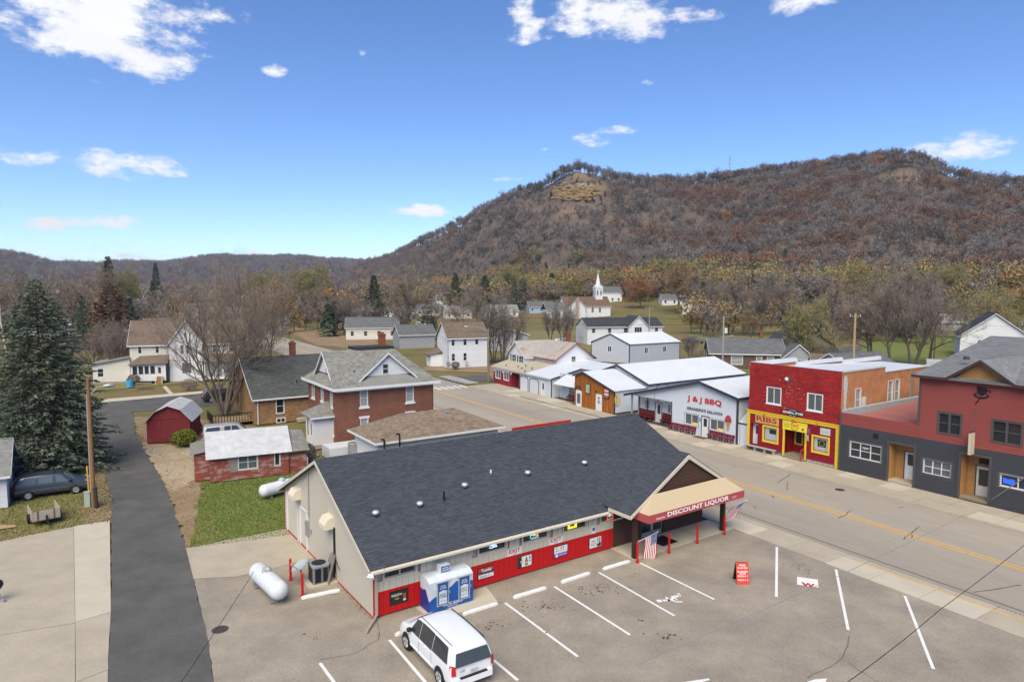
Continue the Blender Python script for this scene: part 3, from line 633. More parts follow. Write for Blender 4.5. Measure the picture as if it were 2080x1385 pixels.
def blades(name,label,poly,n,m,h=.07,seed=1):
 r=random.Random(seed);P=[G(u,v) for u,v in poly];xs=[p.x for p in P];ys=[p.y for p in P];mb=MB()
 def inside(x,y):
  c=False
  for i in range(len(P)):
   a,b=P[i],P[i-1]
   if(a.y>y)!=(b.y>y) and x<(b.x-a.x)*(y-a.y)/(b.y-a.y)+a.x:c=not c
  return c
 for k in range(n):
  x,y=r.uniform(min(xs),max(xs)),r.uniform(min(ys),max(ys))
  if not inside(x,y):continue
  a=r.random()*6.28;w=.03;mb.tint=r.uniform(.6,1.5);mb.raw([(x-w*math.cos(a),y-w*math.sin(a),-.04),(x+w*math.cos(a),y+w*math.sin(a),-.04),(x+r.uniform(-.05,.05),y+r.uniform(-.05,.05),h*r.uniform(.5,1.2))])
 o=mb.build(name,m,None,kind='stuff');return tag(o,label,'grass')
M_blade=mat('grass blade',(.13,.185,.035),.9,.3,5,tint=True);M_blade2=mat('fading grass blade',(.155,.16,.05),.9,.3,5,tint=True)
blades('grass','short green grass between the store and the peeling shed',lawns[0][1],26000,M_blade,.07,12)
blades('grass','fading grass around the wooden trailer and blue van',lawns[3][1],30000,M_blade2,.07,13)
# ------------------------------------------------------------------ the liquor store
st=thing('liquor_store','long beige store with red lower wall, slate blue shingle roof and liquor awning','store',(-5.851,27.27,0),34.63)
SL,SDp=21.11,12.96;sf=Fr((0,0,0),0) # local: x along the front, y into the building
S_EAVE,S_RIDGE,S_YR=2.52,5.5,6.45
wins=[(.49,1.98,1.61,2.11),(5.24,6.77,1.57,2.1),(7.78,9.32,1.57,2.1),(10.34,11.87,1.57,2.1),(12.89,14.42,1.57,2.1)]
back=MB();back.box(0.02,SL-.02,-SDp+.02,-.12,0,2.5);back.build('inner_wall',M_beiget,st)
def planks(fr,u0,u1,zf0,zf1,opens,m,name,step=.3,gap=.012,d=.02):
 n=int(round((u1-u0)/step));e=(u1-u0)/n;cache={}
 for i in range(n):
  a,b=u0+i*e+gap/2,u0+(i+1)*e-gap/2;zz=[(zf0((a+b)/2),zf1(a),zf1(b))]
  segs=[(zf0(a),None)]
  cut=[o for o in opens if o[0]<b and o[1]>a]
  zs=zf0(a);parts=[]
  for o in sorted(cut,key=lambda q:q[2]):parts.append((zs,o[2],o[2]));zs=o[3]
  parts.append((zs,zf1(a),zf1(b)))
  for(lo,ha,hb) in parts:
   if min(ha,hb)-lo<.02:continue
   key=(round(lo,3),round(ha,3),round(hb,3))
   if key not in cache:
    mb=MB(fr);mb.tint=1.0;mb.prism([(0,lo),(b-a,lo),(b-a,hb),(0,ha)],-.02,d);o_=mb.build(name,m,st);cache[key]=o_.data
   else:o_=obj(name,cache[key],st)
   o_.location=fr.U*a
W1=[(a-.07,b+.07,c-.07,d+.07) for a,b,c,d in wins]
planks(sf,.14,13.79,lambda u:1.10,lambda u:2.5,W1,M_beige,'siding_plank')
planks(sf,.14,13.79,lambda u:.05,lambda u:1.10,[],M_red,'red_plank')
ct=MB(sf);ct.box(-.02,.14,-.02,.04,0.03,2.5);ct.build('corner_trim',M_beiget,st);ct=MB(sf);ct.box(-.03,.03,.0,.05,0.0,2.5);ct.build('corner_strip',M_redtrim,st)
# left gable wall planks (seen from the left: u runs rear -> front)
lf=Fr((0,SDp,0),-90)
def ltop(u):y=SDp-u;return S_EAVE-.05+(S_RIDGE-S_EAVE)*(1-abs(y-S_YR)/6.5)-.06
gd=(.45,2.4,.05,2.2);dd=(2.9,3.95,.05,2.05)
planks(lf,0,SDp,lambda u:.06,ltop,[gd,dd],M_beige,'siding_plank',.28,.006,.015)
bs=MB(lf);bs.box(0,SDp,-.01,.03,0,.055);bs.build('base_trim',M_redtrim,st);rc_=MB(lf);rc_.box(-.03,.03,-.02,.04,.02,2.4);rc_.build('corner_strip',M_redtrim,st)
rw=MB(Fr((SL,0,0),90));rw.prism([(0,0),(SDp,0),(SDp,S_EAVE),(S_YR,S_RIDGE-.1),(0,S_EAVE)],-.02,.01);rw.build('wall',M_beige,st)
bk=MB(Fr((SL,SDp,0),180));bk.box(0,SL,-.02,.01,0,S_EAVE);bk.build('wall',M_beige,st)
for o,k in((gd,'garage_door'),(dd,'side_door')):
 mb=MB(lf);mb.box(o[0],o[1],-.1,-.05,o[2],o[3]);M_=mat('grey overhead door',(.36,.34,.32),.6,.1,2) if k== 'garage_door' else mat('blue grey door',(.22,.30,.40),.4,.3,4)
 dr_=mb.build(k,M_,st);t=MB(lf)
 for q in((o[0]-.13,o[0],0,o[3]+.12),(o[1],o[1]+.13,0,o[3]+.12),(o[0],o[1],o[3],o[3]+.12)):t.box(q[0],q[1],-.06,.035,q[2],q[3])
 t.build('door_frame',M_white,dr_)
 if k== 'garage_door':
  for i in range(4):p=MB(lf);p.box(o[0]+.05,o[1]-.05,-.05,-.035,.1+i*.52,.56+i*.52);p.build('panel',M_,dr_)
for(u,z) in((2.75,2.55),(7.9,2.5)): # vent hoods on the left wall
 mb=MB(lf);pr=[(0,0),(.5,0),(.5,.22),(.32,.5),(0,.58)]
 a=[lf.P(u-.42,d,z+h) for d,h in pr];b=[lf.P(u+.42,d,z+h) for d,h in pr];mb.raw(a);mb.raw(b[::-1]);[mb.raw([a[i],b[i],b[(i+1)%5],a[(i+1)%5]]) for i in range(5)]
 mb.build('vent_hood',mat('cream metal',(.66,.60,.48),.5,.08,3),st)
mb=MB(lf);mb.tube((8.3,.05,.1),(8.3,.05,2.6),.03);mb.tube((8.45,.05,.4),(8.45,.05,2.6),.02);mb.tube((8.45,.05,1.1),(9.2,.12,.8),.015);mb.build('conduit',M_black,st)
mb=MB(lf);mb.tube((4.55,.05,2.0),(4.55,.05,5.2),.035);mb.box(4.25,4.5,.02,.18,.95,1.75);mb.box(4.75,4.9,.02,.1,1.2,1.4);mb.build('electric_meter',M_steel,st)
mb=MB(lf);mb.box(8.0,8.25,.02,.14,.95,1.25);mb.build('disconnect_box',M_steel,st)
# front windows
for i,(a,b,c,d) in enumerate(wins):
 w_=win(st,sf,a,b,c,d,M_beiget,M_glass,2 if i== 0 else 1,1,.06,.07,trim_d=.05)
def neon(fr,name,strokes,col,s=3.0):
 for k,(pts,c) in enumerate(strokes):
  mb=MB(fr)
  for p,q in zip(pts,pts[1:]):mb.tube((p[0],-.035,p[1]),(q[0],-.035,q[1]),.014,n=5)
  mb.build(name,mat('neon '+c,dict(blue=(.3,.6,1),green=(.1,.9,.5),orange=(1,.45,.1),yellow=(1,.85,.1),red=(1,.12,.05),white=(.9,.95,1))[c],.4,emit=(dict(blue=(.35,.6,1),green=(.1,.9,.5),orange=(1,.45,.1),yellow=(1,.85,.1),red=(1,.1,.05),white=(.8,.9,1))[c],1.0)),st)
def arc(cx,cz,r,a0,a1,n=8,e=1.0):return[(cx+r*math.cos(math.radians(a0+(a1-a0)*i/n)),cz+e*r*math.sin(math.radians(a0+(a1-a0)*i/n))) for i in range(n+1)]
neon(sf,'neon_sign',[(arc(6.06,1.93,.15,20,330,10,.7),'white'),(arc(6.0,1.8,.12,0,300,9,.7),'blue'),([(5.85,1.74),(6.3,1.74),(6.2,1.84)],'blue'),(arc(6.15,1.84,.1,30,360,8),'white')],None)
neon(sf,'neon_sign',[([(8.25,1.72),(8.38,2.0),(8.5,2.02),(8.42,1.8)],'green'),([(8.3,1.95),(8.5,1.86),(8.25,1.85)],'green'),(arc(8.62,1.88,.12,60,330,8),'orange'),([(8.45,1.78),(8.72,1.92),(8.74,1.72)],'orange'),([(8.3,1.66),(8.42,1.69),(8.55,1.66),(8.68,1.69),(8.78,1.66)],'blue')],None)
mb=MB(sf);mb.box(10.66,11.25,-.055,-.02,1.66,2.04);mb.build('lit_sign',mat('lit yellow sign',(.85,.8,.05),.4,emit=((1,.9,.05),.55)),st);mb=MB(sf);mb.prism([(10.76,1.74),(10.9,1.8),(11.0,1.74),(11.18,1.93),(11.02,1.9),(10.92,1.98),(10.84,1.88),(10.74,1.95),(10.8,1.85)],-.02,-.014);mb.build('sign_mark',M_textr,st)
neon(sf,'neon_sign',[([(13.4,1.62),(13.38,2.03),(13.5,2.0),(13.66,2.05),(13.8,2.02),(13.79,1.63),(13.62,1.66),(13.4,1.62)],'red'),([(13.48,1.82),(13.7,1.88)],'white'),([(13.5,1.76),(13.72,1.8)],'green')],None)
# posters and signs on the wall
def poster(u0,u1,z0,z1,base,marks,texts=()):
 fr=MB(sf);fr.box(u0-.03,u1+.03,.02,.045,z0-.03,z1+.03);p=fr.build('poster_frame',M_black,st);s=MB(sf);s.box(u0,u1,.045,.052,z0,z1);s.build('poster',base,p)
 for i,(a,b,c,d,m_) in enumerate(marks):q=MB(sf);q.box(lerp(u0,u1,a),lerp(u0,u1,b),.052,.056+i*.0006,lerp(z0,z1,c),lerp(z0,z1,d));q.build('poster_mark',m_,p)
 for(t,a,b,c,d,m_) in texts:text(t,p,sf,lerp(u0,u1,a),lerp(z0,z1,c),(u1-u0)*(b-a),(z1-z0)*(d-c),m_,.064,.01)
M_psw=mat('poster white',(.70,.70,.70),.4,.1,5);M_psk=mat('poster black',(.03,.03,.032),.35,.3,6);M_amber=mat('amber bottle',(.34,.12,.03),.3,.3,12);M_purple=mat('poster purple',(.16,.06,.34),.4);M_pink=mat('poster pinkish red',(.42,.07,.10),.4,.3,6);M_gold=mat('gold print',(.40,.30,.05),.5);M_grey=mat('grey print',(.25,.25,.27),.5)
poster(.75,1.55,.40,.94,M_psk,[(.74,.90,.1,.72,M_amber),(.78,.86,.72,.92,M_psk),(.74,.9,.1,.25,M_psw),(.25,.5,.34,.42,M_gold)],[('PENDLETON',.05,.66,.62,.8,M_textw),('WHISKY',.2,.5,.5,.57,M_grey)])
poster(5.2,6.04,.41,.9,M_pink,[(0,1,0,.42,M_psw),*[(.05+i*.095,.11+i*.095,.36,.62,M_psk) for i in range(10)],(.1,.95,.56,.66,M_psk)],[('Trumble',.18,.85,.6,.92,M_textw),('BAKE IT',.12,.8,.1,.24,M_purple)])
poster(7.46,8.28,.40,.93,M_psw,[(0,.27,0,1,M_psk),(.52,.72,.08,.62,M_amber),(.58,.66,.62,.86,M_psk),(.84,.90,.6,.9,M_psk),(.80,.93,.38,.52,M_grey),(.56,.68,.3,.42,M_psw),(.16,.36,.42,.62,M_grey),(.2,.32,.46,.58,M_psw)])
poster(9.71,10.56,.38,.93,M_psw,[(0,1,0,.36,M_purple),(.1,.28,.02,.3,M_psw),(.15,.2,.74,.92,M_textb),(.5,.55,.72,.92,M_psk),(.66,.71,.72,.92,M_psk),(.12,.3,.56,.62,M_pink),(.4,.8,.58,.62,M_grey)],[('TASTE NEWS',.36,.94,.12,.24,M_textw)])
poster(12.08,12.89,.33,.87,M_psw,[(.64,.97,.05,.4,M_psk),(.68,.75,.4,.9,M_psk),(.84,.91,.4,.9,M_psk),(.66,.78,.3,.44,M_psw),(.15,.5,.62,.7,M_pink),(.1,.58,.4,.46,M_grey),(.1,.55,.24,.3,M_grey)])
for(a,b,c,d) in((6.87,7.69,1.11,1.46),(9.41,10.26,1.11,1.44)):
 mb=MB(sf);mb.box(a,b,.02,.035,c,d);p=mb.build('exit_sign',M_psw,st);text('EXIT',p,sf,a+.07,c+.12,b-a-.14,.2,M_textr,.038,.022);text('arrow',p,sf,a+.3,c+.04,.2,.05,M_text,.038)
mb=MB(sf);mb.box(12.23,12.5,.02,.035,1.1,1.5);p=mb.build('accessible_sign',M_psw,st);mb=MB(sf);mb.box(12.28,12.45,.035,.04,1.24,1.42);mb.build('sign_mark',M_textb,p)
mb=MB(sf);mb.tube((9.95,.3,2.3),(9.95,.05,2.42),.05);mb.build('wall_lamp',M_white,st)
# brown entrance wall and glass doors
ent=(15.96,17.72,.0,2.05)
wall(st,sf,13.8,SL,0,2.6,[ent],M_brown,.2,'brown_wall',clap=.21,lift=.03)
gw=MB(sf)
for q in((ent[0],ent[0]+.09,0,2.05),(ent[1]-.09,ent[1],0,2.05),(16.78,16.95,0,2.05),(ent[0],ent[1],1.95,2.05),(ent[0],ent[1],0,.26)):gw.box(q[0],q[1],-.14,-.07,q[2],q[3])
g_=gw.build('glass_door',mat('aluminium door frame',(.5,.52,.54),.35,.05,2,metal=.6),st)
for a,b in((16.05,16.78),(16.95,17.63)):p=MB(sf);p.face([(a,-.1,.26),(b,-.1,.26),(b,-.1,1.95),(a,-.1,1.95)]);p.build('pane',M_glass,g_)
mb=MB(sf);mb.lathe((16.4,-.095,1.1),(0,-1,0),[(0,.2),(.004,.2),(.004,.16)],20);mb.build('door_sticker',M_grey,g_)
mb=MB(sf);mb.box(15.2,15.36,.03,.1,.3,.52);mb.build('outlet_box',mat('dull copper',(.25,.11,.08),.6),st)
# roof: main gable
ro=gable_roof(st,0,SL,0,SDp,S_EAVE,S_RIDGE,'x',M_shing,M_beiget,.45,.32,.12,None,yr=S_YR)
sl=(S_RIDGE-S_EAVE)/S_YR
E0,E1=Vector((-.32,-.45,S_EAVE-sl*.45)),Vector((SL+.75,-.45,S_EAVE-sl*.45));Rg0,Rg1=Vector((-.32,S_YR,S_RIDGE)),Vector((SL+.75,S_YR,S_RIDGE));up_=Vector((0,0,.012))
shingles(ro,E0+up_,E1+up_,Rg1+up_,Rg0+up_,M_shing,.135,.27,.02,tv=.17,seed=5)
B0,B1=Vector((-.32,SDp+.45,2.3)),Vector((SL+.75,SDp+.45,2.3));shingles(ro,B1+up_,B0+up_,Rg0+up_,Rg1+up_,M_shing,.25,.5,.016,tv=.2,seed=6)
mb=MB()
for i in range(88):
 a=Rg0.lerp(Rg1,i/88);b=Rg0.lerp(Rg1,(i+1.15)/88);mb.tint=1+RND.uniform(-.15,.1);h=Vector((0,0,.05));s_=Vector((0,.15,-.03));s2=Vector((0,-.15,-.03));mb.raw([a+h,b+h,b+s2,a+s2]);mb.raw([a+h,b+h,b+s_,a+s_])
mb.build('ridge_cap',M_shing,ro)
gt=MB(sf) # gutter and downspout
prof=[(0,0),(.11,0),(.13,.1),(.0,.1)];z=S_EAVE-sl*.45-.16
a=[Vector((-.3,-.46-d,z+h)) for d,h in prof];b=[Vector((13.1,-.46-d,z+h)) for d,h in prof];gt.raw(a);gt.raw(b[::-1]);[gt.raw([a[i],b[i],b[(i+1)%4],a[(i+1)%4]]) for i in range(4)]
gt.build('gutter',mat('cream gutter',(.66,.62,.52),.45,.06,2),st)
gt=MB(sf);gt.box(.04,.14,.06,.14,.16,2.05);gt.tube((.09,.1,2.05),(.3,.5,2.28),.05,n=6);gt.tube((.09,.1,.16),(-.75,1.0,.05),.055,n=6);gt.build('downspout',mat('taupe downspout',(.38,.31,.27),.5),st)
gt=MB(sf);gt.tube((-.35,.5,2.22),(-.48,.62,2.1),.05,.09);gt.tube((-.28,.52,2.2),(-.33,.7,2.08),.05,.09);gt.build('flood_lamp',M_white,st)
# porch gable
PX0,PX1,PXC,PY,PZE,PZR=13.1,21.5,17.3,-2.1,2.55,5.1
pj=lambda z:(z-(S_EAVE-sl*.45))/sl-.45 # where height z meets the main slope
pm=MB();ridF,ridB=Vector((PXC,PY,PZR)),Vector((PXC,pj(PZR)+.1,PZR))
Lt,Rt=Vector((PX0-.1,PY,PZE-.02)),Vector((PX1+.1,PY,PZE-.02));Lb,Rb=Vector((PX0-.1,pj(PZE)-.0,PZE-.02)),Vector((PX1+.1,pj(PZE),PZE-.02))
plate(pm,(Lt,ridF,ridB,Lb),.12);plate(pm,(Rt,Rb,ridB,ridF),.12);pr_=pm.build('porch_roof',M_shing,st)
shingles(pr_,Lb+up_,Lt+up_,ridF+up_,ridB+up_,M_shing,.135,.27,.02,tv=.17,seed=8);shingles(pr_,Rt+up_,Rb+up_,ridB+up_,ridF+up_,M_shing,.135,.27,.02,tv=.17,seed=9)
mb=MB()
for i in range(30):
 a=ridF.lerp(ridB,i/30);b=ridF.lerp(ridB,(i+1.15)/30);mb.tint=1+RND.uniform(-.15,.1);h=Vector((0,0,.05));mb.raw([a+h,b+h,b+Vector((.15,0,-.05)),a+Vector((.15,0,-.05))]);mb.raw([a+h,b+h,b+Vector((-.15,0,-.05)),a+Vector((-.15,0,-.05))])
mb.build('ridge_cap',M_shing,pr_)
tr=MB(sf);w_=.2
for s_,xe in((1,PX0-.1),(-1,PX1+.1)):tr.prism([(xe,PZE-.05),(PXC,PZR-.03),(PXC,PZR-.03-w_*1.15),(xe+s_*.0,PZE-.05-w_*.9)],-PY,-PY+.05)
tr.build('barge_board',M_beiget,st)
fb=MB(sf)
for xa in(PX0-.08,):fb.box(xa-.03,xa,.45,-PY,PZE-.24,PZE-.05)
fb.build('porch_fascia',M_beiget,st)
pf=Fr((0,PY+.12,0),0);wall(st,pf,PX0+.25,PX1-.25,2.62,2.62,[],M_brown,.1,'porch_gable',clap=.2,gable=(2.62,PZR-.16,PXC),lift=.03)
pb=MB(pf);pb.prism([(PX0+.3,2.5),(PX1-.3,2.5),(PX1-.3,2.7),(PXC,PZR-.2),(PX0+.3,2.7)],-.2,-.03);pb.build('gable_backing',M_brown,st)
sb=MB(sf);sb.box(PX0+.1,PX1-.1,-.05,-PY-.15,2.42,2.5);sb.build('soffit',M_beiget,st)
for x in(13.74,20.85):mb=MB(sf);mb.box(x-.11,x+.11,1.58,1.8,.0,2.45);mb.build('porch_post',mat('stained post',(.055,.027,.02),.6,.3,3),st)
# awning: cream top sloping out, red valance with lettering
M_cream=mat('cream awning canvas',(.50,.40,.26),.7,.05,1.5);M_val=mat('dusty red valance',(.40,.075,.085),.7,.08,1.5)
ax0,ax1,ay0,ay1,az0,az1,avz=13.55,21.25,-PY+.06,-PY+.72,3.32,2.62,2.2
mb=MB(sf);q0=[(ax0+1.0,ay0,az0+.05),(ax1-1.0,ay0,az0+.05),(ax1,ay1,az1),(ax0,ay1,az1)];mb.face(q0);mb.face([(ax0+1.0,ay0,az0+.05),(ax0,ay1,az1),(ax0,ay0,az1)]);mb.face([(ax1-1.0,ay0,az0+.05),(ax1,ay0,az1),(ax1,ay1,az1)]);aw=mb.build('awning',M_cream,st)
mb=MB(sf);mb.box(ax0,ax1,ay1-.02,ay1+.01,avz,az1);mb.box(ax0-.01,ax0+.02,ay0-.5,ay1-.02,avz,az1);mb.box(ax1-.02,ax1+.01,ay0-.5,ay1-.02,avz,az1);mb.build('valance',M_val,aw)
text('DISCOUNT LIQUOR',aw,sf,ax0+1.36,avz+.07,4.95,.29,M_textw,ay1+.016,.028);text('NELSON',aw,sf,ax0+.55,avz+.1,.62,.1,M_textw,ay1+.016,.012);text('LLC.',aw,sf,ax1-1.05,avz+.14,.38,.1,M_textw,ay1+.016,.012)
pm=MB(sf);pm.box(13.6,21.6,0.02,1.85,-.05,.012);structure_p=pm.build('porch_slab',M_conc2,st)
for x in(16.3,19.0):strip('slab_joint',(x,-1.84),(x,-.05),.02,.016,M_joint,structure_p)
for(x,y) in((2.4,3.35),(5.0,3.9),(7.4,2.9),(9.9,2.95),(13.3,3.05)):pass
# roof vents
for k,(u,v) in enumerate(((763,1047),(853,1029),(944,990),(1072,965),(1187,944))):
 d=ray(u,v);th=math.radians(34.63); # intersect with the front slope
 best=None
 for t in np.linspace(20,60,900):
  p=Vector((0,0,CAM_H))+d*t;q=p-Vector((-5.851,27.27,0));x=q.x*math.cos(th)+q.y*math.sin(th);y=-q.x*math.sin(th)+q.y*math.cos(th)
  zr_=S_EAVE+sl*y
  if p.z<= zr_:best=(x,y,zr_);break
 x,y,z=best;mb=MB();mb.lathe((x,-y,z-.05),(0,0,1),[(0,.13),(.14,.13),(.15,.16),(.22,.165),(.28,.12),(.3,0)],14);mb.build('roof_vent',mat('silver vent dome',(.58,.6,.63),.35,.1,4,metal=.3),ro,smooth=True);mb=MB();mb.lathe((x,-y,z-.05),(0,0,1),[(0,.15),(.1,.15)],14);mb.build('vent_collar',M_black,ro)
for(u,v,h,m_) in((902,1018,.5,M_black),(997,962,.22,M_white)):
 d=ray(u,v)
 for t in np.linspace(20,60,900):
  p=Vector((0,0,CAM_H))+d*t;q=p-Vector((-5.851,27.27,0));x=q.x*math.cos(th)+q.y*math.sin(th);y=-q.x*math.sin(th)+q.y*math.cos(th)
  if p.z<= S_EAVE+sl*y:break
 mb=MB();mb.tube((x,-y,p.z-.05),(x,-y,p.z+h),.05,n=10);mb.build('vent_pipe',m_,ro)
st_pts=lambda u,n,z=0.0:Vector((-5.851,27.27,z))+Vector((math.cos(math.radians(34.63)),math.sin(math.radians(34.63)),0))*u+Vector((math.sin(math.radians(34.63)),-math.cos(math.radians(34.63)),0))*n
# ------------------------------------------------------------------ red two storey shop with yellow trim (local: x along the facade, y into the building)
M_rtile=mat('embossed red metal shingle',(.34,.022,.016),.45,.3,.9,tint=True);M_rclap=mat('crimson clapboard',(.26,.008,.018),.5,.2,1.5,tint=True)
M_yel=mat('yellow paint',(.72,.52,.03),.5,.08,3);M_yel2=mat('yellow sign board',(.76,.66,.05),.45,.06,3);M_shopglass=mat('shop window with white backing',(.42,.47,.50),.25,.2,2,spec=.5)
rs=thing('general_store','two storey red shop with yellow trim and general store sign','shop',(20.84,57.83,0),-55.45)
rf=Fr((0,0,0),0);RW=8.27;RT=7.6;RD=22.0
uw=[(1.8,3.06,4.33,5.66),(5.52,6.74,4.3,5.6)]
wall(rs,rf,0,RW,3.45,RT,uw,M_rtile,.15,'backing')
tile=MB(rf)
nr=25;e=(RT-3.48)/nr # stamped metal shingles, course by course
for k in range(nr):
 z0=3.48+k*e;x=0.02+(k%2)*.13
 xs=[0.01]+[x+i*.42 for i in range(1,20) if x+i*.42<RW-.05]+[RW-.01]
 for a,b in zip(xs,xs[1:]):
  if any(a<o[1]+.08 and b>o[0]-.08 and z0<o[3]+.06 and z0+e>o[2]-.1 for o in uw):
   continue
  tile.tint=RND.uniform(.82,1.15);d=RND.uniform(.045,.06);mid=(a+b)/2
  tile.face([(a+.012,d,z0),(b-.012,d,z0),(b-.012,.004,z0+e),(a+.012,.004,z0+e)]);tile.face([(a+.012,0,z0),(b-.012,0,z0),(b-.012,d,z0),(a+.012,d,z0)])
tile.build('metal_shingles',M_rtile,rs,kind='stuff')
for o in uw:w_=win(rs,rf,*o,M_white,M_glass3,2,1,.04,.07,.05)
m_chip=mat('bare chipped patch',(.52,.44,.38),.7,.3,6)
for i in range(85):
 u,z=RND.gauss(3.95,.5),RND.gauss(5.35,.75)
 if any(o[0]-.15<u<o[1]+.15 and o[2]-.15<z<o[3]+.15 for o in uw) or not 4<z<7.2:continue
 mb=MB(rf);w_=RND.uniform(.03,.16);mb.prism([(u,z),(u+w_,z+RND.uniform(-.02,.02)),(u+w_*.8,z+RND.uniform(.02,.06)),(u+w_*.1,z+RND.uniform(.02,.05))],.02,.034);mb.build('paint_chip',m_chip,rs)
mb=MB(rf);mb.lathe((3.6,.05,6.55),(0,-1,0),[(0,.16),(.05,.16),(.12,.1),(.14,0)],14);mb.build('lamp_globe',M_psw,rs,smooth=True);mb=MB(rf);mb.box(3.78,4.05,.0,.05,6.2,6.85);mb.build('scorched_plate',mat('scorched plate',(.12,.07,.05),.8,.5,6),rs)
bd=MB(rf);bd.box(-.06,RW+.06,-.02,.1,3.18,3.42);bd.box(-.1,RW+.1,-.02,.16,3.42,3.48);bd.build('yellow_band',M_yel,rs)
for x0,x1 in((-.06,.2),(7.99,RW+.06)):
 for i in range(14):mb=MB(rf);mb.box(x0,x1,-.02,.07+.01*(i%2),.02+i*.226,.02+(i+1)*.226-.012);mb.build('corner_block',M_yel,rs)
rec=(3.55,5.46,.0,2.35);ldr=(.28,1.0,.45,2.32);y1=(1.62,2.9,1.06,2.24);y2=(6.14,7.4,1.06,2.22)
wall(rs,rf,.2,7.99,.3,3.18,[rec,ldr,y1,y2],M_rclap,.5,'clapboard_wall',clap=.165,lift=.055)
bs=MB(rf);bs.box(.2,3.55,-.3,-.02,0,.3);bs.box(5.5,7.99,-.3,-.02,0,.3);bs.build('foundation',mat('grey foundation',(.25,.25,.25),.9,.3,3),rs)
for i in range(5):mb=MB(rf);x=5.65+i*.46;mb.box(x,x+.4,-.02,.03,.03,.22);mb.build('foundation_block',M_concrete,rs)
for o in(y1,y2):
 mb=MB(rf)
 for q in((o[0]-.13,o[1]+.13,o[3],o[3]+.13),(o[0]-.13,o[1]+.13,o[2]-.16,o[2]),(o[0]-.13,o[0],o[2],o[3]),(o[1],o[1]+.13,o[2],o[3])):mb.box(q[0],q[1],-.02,.09,q[2],q[3])
 w_=mb.build('window',M_yel,rs);p=MB(rf);p.face([(o[0],-.1,o[2]),(o[1],-.1,o[2]),(o[1],-.1,o[3]),(o[0],-.1,o[3])]);p.build('pane',M_shopglass,w_)
 p=MB(rf);a=o[0]+(.45 if o is y1 else .3);p.box(a,a+(.62 if o is y1 else .7),-.099,-.09,o[2]+(.62 if o is y1 else .38),o[2]+(1.0 if o is y1 else .95));p.build('window_sign',M_psk,w_)
 if o is y2:p=MB(rf);p.lathe((a+.35,-.088,o[2]+.66),(0,-1,0),[(0,.24),(.003,.24),(.003,.2)],18);p.build('sign_ring',M_gold,w_)
 p=MB(rf);[p.box(o[0]+.05+i*.12,o[0]+.1+i*.12,-.098,-.09,o[2]+.02,o[2]+RND.uniform(.06,.14)) for i in range(10)];p.build('window_lettering',M_pink,w_,kind='stuff')
# recessed entrance
en=Fr((0,1.3,0),0);wall(rs,en,rec[0],rec[1],.3,2.6,[(3.75,4.35,1.0,2.2),(4.55,5.4,.3,2.3)],M_rclap,.1,'entrance_wall',clap=.135,lift=.03);win(rs,en,3.75,4.35,1.0,2.2,M_yel,M_glass,1,1,.03,.08)
door(rs,en,4.6,5.4,.3,2.3,mat('dark red door',(.20,.012,.02),.5),M_yel,M_glass,(.18,.85,.45,.92),.04)
mb=MB(rf);mb.face([(rec[0],0,.3),(rec[0],-1.3,.3),(rec[0],-1.3,2.35),(rec[0],0,2.35)]);mb.face([(rec[1],0,.3),(rec[1],0,2.35),(rec[1],-1.3,2.35),(rec[1],-1.3,.3)]);mb.box(rec[0],rec[1],-1.3,-.01,2.36,2.45);mb.build('entrance_side',M_rclap,rs)
mb=MB(rf);mb.box(rec[0],rec[1],-1.3,-.1,.02,.28);mb.box(rec[0],rec[1],-.1,.22,.02,.14);mb.build('entrance_step',M_wood,rs)
for x in(rec[0]-.1,rec[1]-.02):mb=MB(rf);mb.box(x,x+.13,-.03,.1,.12,2.4);mb.build('yellow_post',M_yel,rs)
mb=MB(rf);mb.tube((5.3,.35,.05),(5.3,.35,.9),.05);mb.tube((5.3,.35,.9),(5.45,.05,1.1),.04);mb.build('hand_rail',M_redtrim,rs)
d_=Fr((0,.35,0),0);door(rs,d_,.36,.96,.45,2.25,M_white,M_white,M_glass,(.3,.8,.5,.9),.02);mb=MB(rf);mb.box(.28,1.0,-.35,-.02,.3,.45);mb.build('door_step',M_rclap,rs)
def sgn(parent,fr,u0,u1,z0,z1,d,m,name='sign_board',th=.04):mb=MB(fr);mb.box(u0,u1,d,d+th,z0,z1);return mb.build(name,m,parent)
s_=sgn(rs,rf,.77,3.02,2.47,3.14,.05,mat('mustard sign',(.62,.42,.12),.5,.2,3));text('RIBS',s_,rf,.87,2.62,2.0,.46,mat('rib red letter',(.42,.03,.03),.5,.3,9),.095,.03);text('we use real hickory smoke',s_,rf,.95,2.51,1.8,.07,M_redtrim,.095)
s_=sgn(rs,rf,3.4,5.6,2.36,3.1,.05,M_yel2);mb=MB(rf);mb.lathe((4.5,.095,2.74),(0,-1,0),[(0,.36),(.006,.36),(.006,.31),(.006,.31)],18);mb.build('badge_ring',M_textr,s_);text('J&J',s_,rf,4.28,2.68,.44,.2,M_textr,.1,.02);text('BARBEQUE',s_,rf,4.27,2.57,.46,.06,M_textr,.1)
for i in range(4):text(('BBQ RIBS','PULLED PORK','SANDWICHES','ICE CREAM')[i],s_,rf,3.5,2.92-i*.13,.5,.07,M_text,.1)
text('CARRY OUT CATERING',s_,rf,4.9,2.92,.6,.06,M_text,.1);mb=MB(rf);mb.prism([(5.1,2.5),(5.2,2.72),(5.3,2.7),(5.36,2.5)],.09,.1);mb.build('sign_mark',M_pink,s_)
s_=sgn(rs,rf,6.71,7.54,2.48,3.02,.03,mat('pale mint board',(.46,.53,.50),.5,.08,3));text('Real Meat',s_,rf,6.85,2.68,.55,.09,M_grey,.075)
